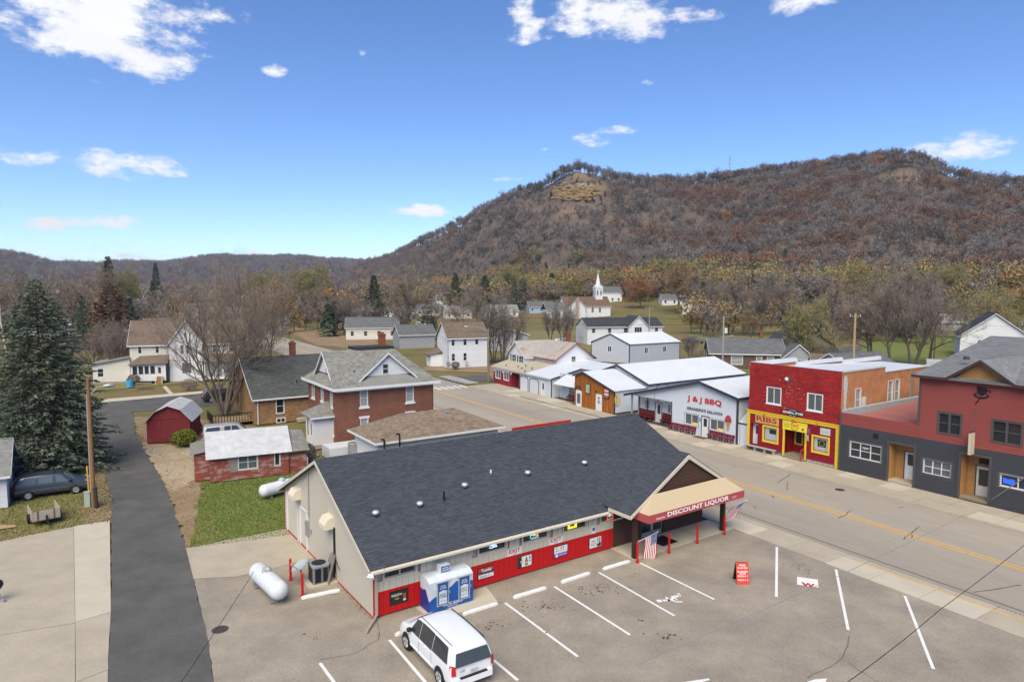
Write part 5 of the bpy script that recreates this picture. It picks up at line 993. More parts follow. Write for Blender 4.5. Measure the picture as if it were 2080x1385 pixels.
def arch_trim(u0,u1,z1,c=.35):
 mb=MB(cf);P=[(u0,0),(u0,z1-c),(u0+c,z1),(u1-c,z1),(u1,z1-c),(u1,0)];[mb.tube((p[0],.02,p[1]),(q[0],.02,q[1]),.045,n=5) for p,q in zip(P,P[1:])];mb.build('arch_trim',M_dtrim,cs)
 mb=MB(cf);mb.prism(P,-.01,.012);mb.build('arch_panel',M_wmetal,cs)
arch_trim(7.88,10.02,1.95);arch_trim(10.4,12.75,1.93)
mb=MB(cf);[mb.tube((p[0],.05,p[1]),(q[0],.05,q[1]),.04,n=5) for p,q in(((5.0,2.25),(5.9,2.45)),((5.9,2.45),(6.6,2.5)),((6.6,2.5),(7.5,2.3)),((7.5,2.3),(7.78,2.0)),((7.78,2.0),(7.78,0)))];mb.build('arch_trim',M_dtrim,cs)
mb=MB(cf);mb.box(-.25,CW+.1,.1,.3,2.36,2.5);mb.build('eave_board',M_white,cs);mb=MB(cf);mb.box(CW-.06,CW+.05,-.05,.04,0,2.5);mb.build('corner_trim',M_dtrim,cs)
rm=MB();plate(rm,((-.3,-.32,2.5),(9.9,-.32,2.5),(9.9,4.6,3.52),(-1.6,4.6,3.52)),.08);rm.build('felt_roof',M_felt,cs);rm=MB();plate(rm,((9.9,-.32,2.52),(CW+.15,-.32,2.52),(CW+.15,4.6,3.56),(9.9,4.6,3.56)),.08);rm.build('metal_roof',M_wroof,cs)
rm=MB();plate(rm,((8.5,4.6,3.56),(CW+4.5,4.6,3.56),(CW+4.5,9.5,3.9),(8.5,9.5,3.9)),.08);rm.build('metal_roof',M_wroof,cs)
mb=MB(Fr((CW,0,0),90));mb.prism([(0,0),(9,0),(9,3.8),(4.6,3.45),(0,2.42)],-.05,0);mb.build('wall',M_jmetal,cs);mb=MB(Fr((CW,0,0),90));mb.prism([(0,2.35),(4.6,3.4),(4.6,3.55),(0,2.5)],.0,.18);mb.build('eave_trim',M_dtrim,cs);mb=MB(Fr((0,4.6,0),-90));mb.prism([(0,0),(4.6,0),(4.6,2.4),(0,3.4)],-.05,0);mb.build('wall',M_white,cs)
for(x,y) in((2.6,.6),(5.4,1.0),(6.2,1.8),(6.9,.75),(8.7,1.3),(9.0,.0)):mb=MB();z=2.5+(y+.32)*.207;mb.tube((x,-y,z),(x+.2,-y,z+.25),.035,n=6);mb.tube((x+.2,-y,z+.25),(x+.32,-y+.1,z+.2),.07,.09,n=8);mb.build('roof_floodlight',M_black,cs)
# house behind: front gable wing and main body
wg=Fr((0,3.0,0),0);wall(cs,wg,-.75,4.24,2.4,4.3,[(.25,1.0,3.05,4.1),(2.3,3.1,3.0,4.05)],M_wsiding,.12,'wing_wall',clap=.2,gable=(4.3,6.2,1.7))
for o in((.25,1.0,3.05,4.1),(2.3,3.1,3.0,4.05)):
 w_=win(cs,wg,*o,M_white,M_glass,1,2,.04,.06)
 for a in(o[0]-.4,o[1]+.12):mb=MB(wg);mb.box(a,a+.28,.02,.05,o[2]-.05,o[3]+.05);mb.build('shutter',M_black,w_)
mb=MB(Fr((4.24,3.0,0),90));mb.box(0,6,-.05,0,2.4,4.35);mb.build('wing_side',M_white,cs);mb=MB(Fr((-.75,9,0),-90));mb.box(0,6,-.05,0,0,4.3);mb.build('wing_side',M_white,cs)
mn=Fr((0,4.5,0),0);mb=MB(mn);mb.box(4.24,10.1,-.05,0,2.4,4.4);mb.build('wall',M_white,cs);mg=Fr((10.1,4.5,0),90);wall(cs,mg,0,6.4,2.4,4.35,[],M_white,.1,'gable_wall',gable=(4.35,6.35,3.2));win(cs,Fr((10.12,4.5,0),90),2.5,3.25,3.4,4.5,M_white,M_glass3,1,2,-.01,.06);mb=MB(Fr((10.1,10.9,0),180));mb.box(0,10.8,-.05,0,0,4.35);mb.build('wall',M_white,cs)
rs_=[mat('seam shadow metal',(.36,.33,.30),.6,.3,3)]
r1=gable_roof(cs,-.75,4.24,3.0,8.6,4.3,6.25,'y',M_rusty,M_white,.35,.35,.05,None,(M_rusty,.45),'wing_roof');r2=gable_roof(cs,3.2,10.1,4.5,10.9,4.35,6.4,'x',M_rusty,mat('rust red trim',(.30,.06,.04),.6),.35,.3,.05,None,(M_rusty,.45),'main_roof')
chimney(cs,6.4,9.0,5.2,7.3,.55,M_brickc)
# bench nook with small awning between saloon and wood front
nk=thing('bench_nook','small white fronted annex with white sheet awning over red benches','annex',(-2.73,98.54,0),-60.39)
mb=MB(cf);mb.box(CW+.1,24,-1.35,-1.25,0,3.2);mb.build('wall',M_jmetal,nk);ab=Fr((0,1.25,0),0)
for a,b in((18.2,19.3),(19.6,20.7),(21.0,22.0)):win(nk,Fr((0,1.24,0),0),a,b,.95,1.95,M_dtrim,M_glass2 if a<20.8 else M_glass3,1,1,-.01,.07)
rm=MB();plate(rm,((16.1,-.1,1.9),(22.2,-.1,1.98),(22.2,1.4,3.3),(17.2,1.4,3.15)),.04);rm.build('awning',M_wroof,nk);mb=MB(cf);mb.tube((16.15,.1,1.9),(17.2,-1.35,3.15),.05);mb.build('awning_edge',M_dtrim,nk)
# ------------------------------------------------------------------ grey blue pole barn
pbn=thing('pole_barn','pale grey metal pole barn with white roof and dark corner trim','barn',(15.46,128.62,0),-31.9)
pf_=Fr((0,0,0),0);M_barnm=mat('pale grey ribbed steel',(.43,.46,.51),.45,.06,.6);wall(pbn,pf_,0,7.81,0,3.75,[(3.4,4.15,2.0,3.05)],M_barnm,.1,'wall',gable=(3.75,5.45,3.9));win(pbn,pf_,3.4,4.15,2.0,3.05,M_white,M_glass,2,1,.03,.07)
ps=Fr((7.81,0,0),63.1);pw=[(3.85,4.65,1.7,2.8),(8.6,9.42,1.75,2.85)];ribbed(ps,pbn,(0,13.05,0,3.6),M_barnm,.3,'wall',pw)
for o in pw:win(pbn,ps,*o,M_white,M_glass,2,1,.03,.07)
rm=MB();a,b,c=Vector((-.1,-.15,3.75)),Vector((3.9,-.15,5.5)),Vector((7.95,-.15,3.6));u_=ps.U*13.4;plate(rm,(a,b,b+u_,a+u_),.06);plate(rm,(b,c,c+u_,b+u_),.06);rm.build('roof',M_wroof,pbn)
fa=MB(pf_);fa.prism([(-.1,3.6),(3.9,5.36),(3.9,5.52),(-.1,3.78)],.12,.18);fa.prism([(3.9,5.36),(7.95,3.46),(7.95,3.62),(3.9,5.52)],.12,.18);fa.box(-.06,.06,.0,.04,0,3.7);fa.build('trim',M_dtrim,pbn);fa=MB(ps);fa.box(-.08,.08,-.05,.04,0,3.6);fa.box(12.97,13.1,-.05,.04,0,3.6);fa.box(0,13.3,.02,.12,3.46,3.62);fa.build('trim',M_dtrim,pbn)
mb=MB(Fr((0,0,0),0));q=ps.U*13.05;mb.raw([Vector((0,0,0)),Vector((0,0,3.7)),Vector((0,0,3.7))+q,q]);mb.raw([q,q+Vector((0,0,3.7)),q+Vector((3.9,0,5.4)),q+Vector((7.81,0,3.6)),q+Vector((7.81,0,0))]);mb.build('wall',M_barnm,pbn)
mb=MB(pf_);mb.tube((5.6,1.5,0),(5.6,1.5,2.9),.05);mb.tube((5.6,1.5,2.9),(5.2,1.5,3.1),.04);mb.build('lamp_post',M_steel,None) if 0 else None
# ------------------------------------------------------------------ houses behind and beside the store
M_gr_sh=mat('weathered grey shingles',(.235,.235,.215),.92,.22,.7,bump=.4,bscale=50,tint=True);M_dk_sh=mat('dark grey green shingles',(.085,.092,.088),.92,.25,.7,bump=.4,bscale=50,tint=True);M_br_sh=mat('tan brown shingles',(.24,.185,.135),.92,.22,.7,bump=.4,bscale=50,tint=True)
M_bk_sh=mat('near black shingles',(.05,.053,.06),.92,.2,.7,tint=True);M_um_sh=mat('umber shingles',(.165,.125,.095),.92,.2,.7,tint=True);M_sg_sh=mat('slate grey shingles',(.13,.135,.14),.92,.2,.7,tint=True)
M_cstone=mat('brown field stone',(.16,.10,.065),.9,.5,3.0,col2=(.06,.045,.035),bump=.6,bscale=6);M_gray=mat('dove grey siding',(.30,.30,.31),.7,.1,1,tint=True);M_olive=mat('olive grey siding',(.17,.16,.12),.75,.15,1,tint=True);M_crs=mat('cream siding',(.62,.59,.52),.65,.08,.8,tint=True);M_bluesd=mat('light blue siding',(.30,.42,.52),.65,.1,1,tint=True)
# --- red brick house
bh=thing('brick_house','two storey red brick house with grey hip roof and white gable dormers','house',(-15.0,56.74,0),33.6)
f_=Fr((0,0,0),0);BW,BD=9.15,8.54;fw_=[(2.03,2.67,3.64,5.05),(6.42,7.1,3.65,5.05),(2.03,2.67,.95,2.5),(6.4,7.1,.95,2.5)]
wall(bh,f_,0,BW,0,5.22,fw_,M_brick,.15,'brick_wall');l_=Fr((0,BD,0),-90);lw_=[(1.2,1.95,3.68,5.1),(3.95,4.6,3.75,5.1),(6.55,7.1,3.6,5.1),(6.3,7.3,1.15,2.5)]
wall(bh,l_,0,BD,0,5.22,lw_,M_brick,.15,'brick_wall');mb=MB(Fr((BW,0,0),90));mb.box(0,BD,-.1,0,0,5.22);mb.build('brick_wall',M_brick,bh);mb=MB(Fr((BW,BD,0),180));mb.box(0,BW,-.1,0,0,5.22);mb.build('brick_wall',M_brick,bh)
for fr,ws_ in((f_,fw_),(l_,lw_)):
 for o in ws_:
  w_=win(bh,fr,*o,M_white,M_glass2,1,2,.07,.05);mb=MB(fr);mb.box(o[0]-.16,o[1]+.16,-.02,.05,o[3]+.05,o[3]+.24);mb.build('lintel',M_white,w_);mb=MB(fr);mb.box(o[0]-.16,o[1]+.16,-.02,.08,o[2]-.24,o[2]-.05);mb.build('sill',M_white,w_)
ov=.5;ze=5.28;co=MB();co.box(-ov,BW+ov,-BD-ov,ov,ze-.08,ze);bx_=co.build('soffit',M_white,bh);co=MB(f_);co.box(-ov,BW+ov,ov,ov+.04,ze-.1,ze+.14);co.build('gutter',M_white,bh);co=MB(l_);co.box(-ov,BD+ov,ov,ov+.04,ze-.1,ze+.14);co.build('gutter',M_white,bh)
fz=MB(f_);fz.box(0,BW,-.01,.04,5.0,5.2);fz.build('frieze',M_white,bh);fz=MB(l_);fz.box(0,BD,-.01,.04,5.0,5.2);fz.build('frieze',M_white,bh)
zt_=8.35;c=[Vector((-ov,-ov,ze)),Vector((BW+ov,-ov,ze)),Vector((BW+ov,BD+ov,ze)),Vector((-ov,BD+ov,ze))];t_=[Vector((3.1,3.4,zt_)),Vector((6.5,3.4,zt_)),Vector((6.5,5.4,zt_)),Vector((3.1,5.4,zt_))]
rm=MB();[plate(rm,(c[i],c[(i+1)%4],t_[(i+1)%4],t_[i]),.1) for i in range(4)];r_=rm.build('roof',M_gr_sh,bh)
for i in(0,1,3):shingles(r_,c[i]+up_,c[(i+1)%4]+up_,t_[(i+1)%4]+up_,t_[i]+up_,M_gr_sh,.15,.32,.014,tv=.2,seed=30+i,streak=1)
mb=MB();mb.box(2.95,6.65,-5.55,-3.25,zt_-.08,zt_+.16);mb.build('roof_deck',mat('black membrane',(.035,.037,.04),.7,.3,2),bh);chimney(bh,6.0,4.6,zt_,zt_+1.15,.55,M_brickc)
def dormer(fr,u0,u1,zb,zp,d,depth,m_roof,wn,name='gable_dormer'):
 uc=(u0+u1)/2;g=Fr(fr.o+fr.N*d,0);g.U=fr.U;g.N=fr.N
 wall(bh,g,u0+.35,u1-.35,zb,zb,[],M_wsiding,.1,'dormer_gable',clap=.16,gable=(zb,zp-.2,uc));
 P=lambda u,dd,z:fr.P(u,dd,z);rm=MB();a,b,c_=P(u0,d+.3,zb-.35),P(uc,d+.3,zp),P(u1,d+.3,zb-.35);bb=P(uc,-depth,zp);al,cr=P(u0,d-.6,zb-.35),P(u1,d-.6,zb-.35)
 plate(rm,(a,b,bb,al),.09);plate(rm,(c_,cr,bb,b),.09);o_=rm.build(name,m_roof,bh);shingles(o_,al+up_,a+up_,b+up_,bb+up_,m_roof,.15,.32,.014,tv=.2,seed=41);shingles(o_,c_+up_,cr+up_,bb+up_,b+up_,m_roof,.15,.32,.014,tv=.2,seed=42)
 tr=MB(fr);tr.prism([(u0,zb-.52),(uc,zp-.18),(uc,zp-.01),(u0,zb-.34)],d+.28,d+.34);tr.prism([(u1,zb-.52),(uc,zp-.18),(uc,zp-.01),(u1,zb-.34)],d+.28,d+.34);tr.build('barge_board',M_white,o_)
 win(bh,g,*wn,M_white,M_glass,1,2,-.03,.05)
dormer(f_,1.95,7.6,6.2,8.25,-.45,4.2,M_gr_sh,(4.3,4.85,6.32,7.2));dormer(l_,1.6,6.4,6.25,8.2,-.4,4.2,M_gr_sh,(4.2,4.6,6.35,7.1))
for k,(a,b) in enumerate(((1.95,7.6),)):mb=MB();plate(mb,((a,-ov+.02,ze+.14),(b,-ov+.02,ze+.14),(b-1.0,.45,6.2),(a+1.0,.45,6.2)),.05);mb.build('pent_roof',M_gr_sh,bh)
mb=MB();mb.lathe((1.9,-1.1,6.3),(0,0,1),[(0,.05),(.45,.05)],8);mb.build('vent_pipe',M_black,bh)
# rear porch
mb=MB();mb.box(-1.75,0,-2.9,-1.3,.35,2.85);mb.build('porch',M_wsiding,bh) if 0 else None
pfr=Fr((-1.75,1.35,0),0);wall(bh,pfr,0,1.75,.35,2.85,[],M_wsiding,.1,'porch_siding',clap=.14);pl_=Fr((-1.75,3.6,0),-90);wall(bh,pl_,0,2.25,.35,2.85,[(.35,.85,.9,2.5),(1.35,1.8,1.1,2.2)],M_white,.1,'porch_siding');win(bh,pl_,.35,.85,.9,2.5,M_white,M_glass,1,1,.03);win(bh,pl_,1.35,1.8,1.1,2.2,M_white,M_glass,1,1,.03);mb=MB();mb.box(-1.75,0,-3.6,-1.35,0,.35);mb.build('porch_base',M_concrete,bh)
rm=MB();a,b,c_,d=Vector((-2.15,.95,2.85)),Vector((.0,.95,2.85)),Vector((-2.15,4.0,2.85)),Vector((0,4.0,2.85));p1=Vector((-.02,2.45,4.0));plate(rm,(a,b,p1),.08);plate(rm,(c_,a,p1),.08);plate(rm,(d,c_,p1),.08);r_=rm.build('porch_roof',M_gr_sh,bh);shingles(r_,a+up_,b+up_,p1+up_,p1+up_,M_gr_sh,.15,.32,.014,tv=.2,seed=46);shingles(r_,c_+up_,a+up_,p1+up_,p1+up_,M_gr_sh,.15,.32,.014,tv=.2,seed=47)
co=MB(pfr);co.box(-.4,1.75,.38,.42,2.72,2.86);co.build('gutter',M_white,bh);mb=MB();mb.box(-1.4,1.6,0.3,1.3,.02,.3);mb.build('red_deck',mat('faded red deck',(.34,.12,.085),.85,.35,2),bh)
mb=MB();[mb.tube((-2.2,-3.2-i*.8,0),(-2.2,-3.2-i*.8,1.3),.04) for i in(0,1)];mb.tube((-2.2,-3.2,1.25),(-2.2,-4.0,1.25),.04);mb.build('hand_rail',M_wood,bh,kind='stuff')
# --- white garage with brown hip roof
ga=thing('white_garage','low white garage with tan brown hip roof behind the store ridge','garage',(-10.0,49.2,0),33.6)
GW,GD=10.6,5.0;
wall(ga,Fr((0,0,0),0),0,GW,0,2.5,[],M_wsiding,.1,'siding',clap=.2);wall(ga,Fr((0,GD,0),-90),0,GD,0,2.5,[],M_wsiding,.1,'siding',clap=.2);mb=MB(Fr((GW,0,0),90));mb.box(0,GD,-.05,0,0,2.5);mb.build('wall',M_white,ga);mb=MB(Fr((GW,GD,0),180));mb.box(0,GW,-.05,0,0,2.5);mb.build('wall',M_white,ga)
o_=.45;c=[Vector((-o_,-o_,2.5)),Vector((GW+o_,-o_,2.5)),Vector((GW+o_,GD+o_,2.5)),Vector((-o_,GD+o_,2.5))];t0,t1=Vector((2.9,GD/2,3.95)),Vector((GW-2.9,GD/2,3.95));rm=MB();plate(rm,(c[0],c[1],t1,t0),.08);plate(rm,(c[2],c[3],t0,t1),.08);plate(rm,(c[3],c[0],t0),.08);plate(rm,(c[1],c[2],t1),.08);r_=rm.build('roof',M_br_sh,ga)
shingles(r_,c[0]+up_,c[1]+up_,t1+up_,t0+up_,M_br_sh,.14,.3,.014,tv=.2,seed=51,streak=1);shingles(r_,c[3]+up_,c[0]+up_,t0+up_,t0+up_,M_br_sh,.14,.3,.014,tv=.2,seed=52,streak=1);shingles(r_,c[2]+up_,c[3]+up_,t0+up_,t1+up_,M_br_sh,.2,.4,.014,tv=.2,seed=53)
mb=MB(Fr((0,0,0),0));mb.box(-o_,GW+o_,o_,o_+.05,2.36,2.52);mb.build('gutter',M_white,ga);mb=MB(Fr((0,GD,0),-90));mb.box(-o_,GD+o_,o_,o_+.05,2.36,2.52);mb.build('gutter',M_white,ga);mb=MB();mb.box(6.6,7.1,-2.2,-1.7,3.55,3.85);mb.build('roof_vent',M_steel,ga)
mb=MB();mb.tube((.2,.6,0),(.2,.6,2.75),.07);mb.tube((1.3,.9,0),(1.3,.9,3.1),.07);mb.tube((1.3,.9,3.1),(1.05,.95,3.15),.07);vp=thing('vent_stack','pair of black flue pipes rising behind the store ridge','pipes',(-10.0,49.2,0),33.6);
for(x,y,h) in((.2,-.6,2.75),(1.3,-.9,3.1)):m2=MB();m2.tube((x,-y,0),(x,-y,h),.07);m2.tube((x,-y,h),(x-.25,-y,h+.05),.07);m2.build('flue_pipe',M_black,vp)
# --- tan brick bungalow
tb=thing('tan_brick_bungalow','tan brick bungalow with dark shingle roof behind the bare tree','house',(-26.25,67.22,0),33.6)
wall(tb,Fr((0,0,0),0),0,8.5,0,2.9,[(2.12,2.85,1.0,2.45)],M_tan,.12,'brick_wall');w_=win(tb,Fr((0,0,0),0),2.12,2.85,1.0,2.45,M_white,M_glass,1,2,.05,.08);win(tb,Fr((0,-.01,0),0),2.1,2.95,.02,.45,M_white,M_glass,2,1,0,.06)
wall(tb,Fr((0,11,0),-90),0,11,0,2.9,[(2,2.9,1,2.4)],M_tan,.1,'brick_wall',gable=(2.9,6.3,5.5));mb=MB(Fr((8.5,0,0),90));mb.prism([(0,0),(11,0),(11,2.9),(5.5,6.3),(0,2.9)],-.1,0);mb.build('brick_wall',M_tan,tb);mb=MB(Fr((8.5,11,0),180));mb.box(0,8.5,-.1,0,0,2.9);mb.build('brick_wall',M_tan,tb)
gable_roof(tb,0,8.5,0,11,2.95,6.45,'x',M_dk_sh,M_white,.4,.35,.1,dict(m=M_dk_sh,ex=.15,w=.35,tv=.25));chimney(tb,5.6,6.3,5.6,7.7,.6,M_brickc);mb=MB(Fr((0,0,0),0));mb.tube((.25,.06,0),(.25,.06,2.7),.05);mb.build('downspout',M_white,tb)
for(x,y,z) in((4.6,1.3,3.9),(2.9,4.7,6.0)):mb=MB();mb.lathe((x,-y,z),(0,0,1),[(0,.06),(.25,.06)],8);mb.build('vent_pipe',M_black,tb)
mb=MB(Fr((0,0,0),0));mb.box(4.1,5.3,.1,1.0,0,.35);mb.build('bulkhead',M_concrete,tb)
# --- gambrel shed
gs=thing('gambrel_shed','faded red gambrel shed with galvanised roof beside the alley','shed',(-32.77,58.84,0),15.1)
W_,D_=3.55,5.0;pro=[(0,0),(W_,0),(W_,2.1),(2.85,2.95),(1.8,3.35),(.72,2.85),(0,2.0)]
n_=22
for i in range(n_):
 a,b=i*W_/n_,(i+1)*W_/n_;zz=lambda u:np.interp(u,[0,.72,1.8,2.85,W_],[2.0,2.85,3.35,2.95,2.1])-.03
 for lo_,hi_ in((.05,2.14),(2.17,None)):
  h0,h1=(zz(a),zz(b)) if hi_ is None else(min(hi_,zz(a)),min(hi_,zz(b)))
  if min(h0,h1)-lo_<.06:continue
  mb=MB(Fr((0,0,0),0));mb.prism([(a+.004,lo_),(b-.004,lo_),(b-.004,h1),(a+.004,h0)],-.03,RND.uniform(0,.012));mb.build('barn_board',M_barn,gs)
mb=MB(Fr((0,D_,0),-90));mb.box(0,D_,-.04,0,0,2.0);mb.build('wall',M_barn,gs);mb=MB(Fr((W_,0,0),90));mb.box(0,D_,-.04,0,0,2.1);mb.build('wall',M_barn,gs);mb=MB(Fr((W_,D_,0),180));mb.prism([(W_-u,z) for u,z in pro[::-1]],-.04,0);mb.build('wall',M_barn,gs)
rp=[(-.28,1.78),(.72,2.92),(1.8,3.42),(2.85,3.02),(W_+.28,1.9)]
for k in range(4):rm=MB();a,b=rp[k],rp[k+1];plate(rm,((a[0],-.3,a[1]),(b[0],-.3,b[1]),(b[0],D_+.25,b[1]),(a[0],D_+.25,a[1])),.03);rm.build('roof_sheet',M_oldmetal,gs)
# --- peeling red shed
ps_=thing('peeling_red_shed','red shed with flaking paint and weathered metal roof by the green lawn','shed',(-21.69,46.87,0),25.9)
W_,D_=5.42,4.6;fr=Fr((0,0,0),0);po=[(1.93,3.2,.75,1.78),(4.44,4.78,.78,1.85)]
wall(ps_,fr,0,W_,.05,1.92,po,M_peel,.1,'clapboards',clap=.14,lift=.018);mb=MB(Fr((0,D_,0),-90));mb.prism([(0,0),(D_,0),(D_,1.92),(D_/2,3.2),(0,1.92)],-.04,0);mb.build('wall',M_peel,ps_);mb=MB(Fr((W_,0,0),90));mb.prism([(0,0),(D_,0),(D_,1.92),(D_/2,3.2),(0,1.92)],-.04,0);mb.build('wall',M_peel,ps_);mb=MB(Fr((W_,D_,0),180));mb.box(0,W_,-.04,0,0,1.92);mb.build('wall',M_peel,ps_)
win(ps_,fr,*po[0],mat('chalky white frame',(.60,.60,.57),.8,.2,4),M_glass3,2,2,.05,.07);win(ps_,fr,*po[1],MATS['chalky white frame'],M_glass,1,1,.05,.06);mb=MB(fr);mb.box(1.32,1.83,.02,.035,.62,1.68);mb.build('bare_panel',mat('bare grey board',(.27,.23,.23),.9,.35,2,stretch=(1,1,6)),ps_)
for k,q in enumerate((((-.28,-.3),(.0,1.0)),)):
 for i in range(7):
  x0,x1=-.25+i*(W_+.5)/7,-.25+(i+1)*(W_+.5)/7;rm=MB();plate(rm,((x0,-.3,1.78),(x1,-.3,1.78),(x1,D_/2,3.28),(x0,D_/2,3.28)),.02+.006*(i%2));rm.build('roof_sheet',M_oldmetal,ps_)
rm=MB();plate(rm,((-.25,D_+.3,1.78),(-.25,D_/2,3.28),(W_+.25,D_/2,3.28),(W_+.25,D_+.3,1.78)),.03);rm.build('roof_sheet',M_oldmetal,ps_)
mb=MB();mb.box(W_,W_+1.35,-3.6,-.15,0,1.7);mb.build('lean_to_wall',M_peel,ps_);rm=MB();plate(rm,((W_-.05,-.1,1.72),(W_+1.55,-.1,1.72),(W_+1.3,2.3,2.85),(W_-.05,2.3,2.95)),.06);plate(rm,((W_-.05,4.0,1.75),(W_-.05,2.3,2.95),(W_+1.3,2.3,2.85),(W_+1.55,4.0,1.75)),.06);r_=rm.build('lean_to_roof',M_gr_sh,ps_);shingles(r_,(W_+.02,-.1,1.735),(W_+1.55,-.1,1.735),(W_+1.3,2.3,2.865),(W_+.02,2.3,2.96),M_gr_sh,.15,.32,.014,tv=.2,seed=61)
# lean-to of grey boards on its left side
for i in range(12):mb=MB(Fr((-1.0,4.4,0),-90));mb.box(i*.3,i*.3+.285,-.03,RND.uniform(0,.01),.05,1.95);mb.build('grey_board',mat('silvery boards',(.50,.48,.45),.85,.3,2,stretch=(6,6,.6)),ps_)
rm=MB();plate(rm,((-1.25,.6,2.05),(0,.6,2.25),(0,4.6,2.25),(-1.25,4.6,2.05)),.05);rm.build('lean_to_roof',M_gr_sh,ps_);mb=MB(Fr((-1.0,.8,0),0));mb.box(0,1.0,-.03,0,.05,2.1);mb.build('lean_to_wall',M_peel,ps_)
# --- farmhouse
fh=thing('cream_farmhouse','cream two storey farmhouse with brown roof and glazed porch behind the bare tree','house',(-56.37,97.56,0),20.6)
fr=Fr((0,0,0),0);ho=[(1.1,1.55,4.25,5.6),(3.4,3.85,4.25,5.6)];wall(fh,fr,0,5.3,0,5.8,ho,M_crs,.1,'siding',clap=.2);[win(fh,fr,*o,M_white,M_glass,1,2,.04) for o in ho]
g1=Fr((0,-.9,0),0);go=[(6.8,7.3,4.1,5.4),(7.6,8.1,4.1,5.4),(6.95,8.25,1.15,2.75),(7.35,7.65,6.6,7.3)];wall(fh,g1,5.3,9.8,0,5.9,go[:3],M_wsiding,.1,'gable_siding',clap=.2,gable=(5.9,9.1,7.55));[win(fh,g1,*o,M_white,M_glass3,1,2 if i!= 2 else 1,.04) for i,o in enumerate(go[:3])];win(fh,Fr((0,-.92,0),0),*go[3],M_white,M_glass,1,2,-.01)
wall(fh,fr,9.8,15.5,0,5.8,[(11.2,11.75,4.2,5.5),(13.6,14.3,4.2,5.5)],M_crs,.1,'siding',clap=.2);win(fh,fr,11.2,11.75,4.2,5.5,M_white,M_glass,1,2,.04);win(fh,fr,13.6,14.3,4.2,5.5,M_white,M_glass,1,2,.04)
for f2,L in((Fr((15.5,0,0),90),7.5),(Fr((0,7.5,0),-90),7.5)):wall(fh,f2,0,L,0,5.8,[],M_crs,.1,'siding',clap=.2,gable=(5.8,9.0,L/2))
mb=MB(Fr((15.5,7.5,0),180));mb.box(0,15.5,-.05,0,0,5.8);mb.build('wall',M_crs,fh);gable_roof(fh,0,15.5,0,7.5,5.8,9.05,'x',M_um_sh,M_white,.35,.3,.1,dict(m=M_um_sh,ex=.2,w=.4));gable_roof(fh,5.3,9.8,-.9,3.6,5.9,9.15,'y',M_um_sh,M_white,.3,.3,.1,dict(m=M_um_sh,ex=.2,w=.4),name='wing_roof')
pf2=Fr((0,-1.9,0),0);pw_=[(.55,1.2,1.35,2.6),(1.32,1.98,1.35,2.6),(2.1,2.7,1.35,2.6),(2.85,3.5,1.35,2.6),(3.75,4.4,.35,2.6)];wall(fh,pf2,.3,4.9,.35,2.85,pw_,M_white,.1,'porch_wall');[win(fh,pf2,*o,M_white,M_glass,1,1,.03,.04) for o in pw_[:4]];door(fh,pf2,3.78,4.37,.35,2.55,M_white,M_white,M_glass,(.2,.8,.5,.9),.03)
mb=MB(Fr((.3,0,0),-90));mb.box(0,1.9,-.05,0,0,2.85);mb.build('porch_wall',M_white,fh);rm=MB();plate(rm,((.0,-2.25,2.8),(5.2,-2.25,2.95),(5.2,0,4.0),(1.3,0,3.9)),.08);plate(rm,((0,0,2.8),(0,-2.25,2.8),(1.3,0,3.9)),.08);rm.build('porch_roof',M_um_sh,fh)
mb=MB(Fr((0,-1.9,0),0));[mb.box(3.75,4.4,.02+i*.28,.3+i*.28,0,1.0-i*.24) for i in range(4)];mb.build('porch_steps',mat('oiled step boards',(.36,.19,.07),.7,.3,3),fh);mb=MB(pf2);[mb.box(x,x+.08,.05,1.2,.9,.98) for x in(3.6,4.45)];[mb.box(x,x+.08,1.12,1.2,0,.98) for x in(3.6,4.45)];mb.build('step_rail',M_white,fh,kind='stuff')
wall(fh,Fr((-4.75,-.35,0),0),0,4.75,.3,2.95,[(.6,1.35,1.05,2.25)],M_crs,.1,'addition_siding',clap=.2);win(fh,Fr((-4.75,-.35,0),0),.6,1.35,1.05,2.25,M_white,M_glass,1,2,.04);mb=MB(Fr((-4.75,5,0),-90));mb.box(0,5.3,-.05,0,0,2.95);mb.build('addition_wall',M_crs,fh);mb=MB(Fr((-4.75,-.35,0),0));mb.prism([(0,2.9),(4.75,2.9),(4.75,3.75)],-.05,0);mb.build('addition_gable',M_crs,fh);rm=MB();plate(rm,((-5.2,-.7,2.9),(0,-.7,3.85),(0,5,3.85),(-5.2,5,2.9)),.1);rm.build('addition_roof',M_gr_sh,fh)
mb=MB(Fr((0,-.9,0),0));mb.box(10.0,15.5,.0,1.6,0.3,.5);[mb.box(x,x+.12,1.4,1.52,.5,2.9) for x in(10.1,12.6,15.3)];mb.build('veranda',M_white,fh,kind='stuff');rm=MB();plate(rm,((9.8,-2.7,2.95),(15.9,-2.7,2.95),(15.9,0,3.9),(9.8,0,3.9)),.08);rm.build('veranda_roof',M_um_sh,fh);mb=MB();mb.box(-4.75,15.5,-7,0.3,0,.3);mb.build('foundation',M_concrete,fh)
wp=sheet('garden_path',[G(330,785),G(337,783),G(353,800),G(344,801)],-.02,M_conc2)
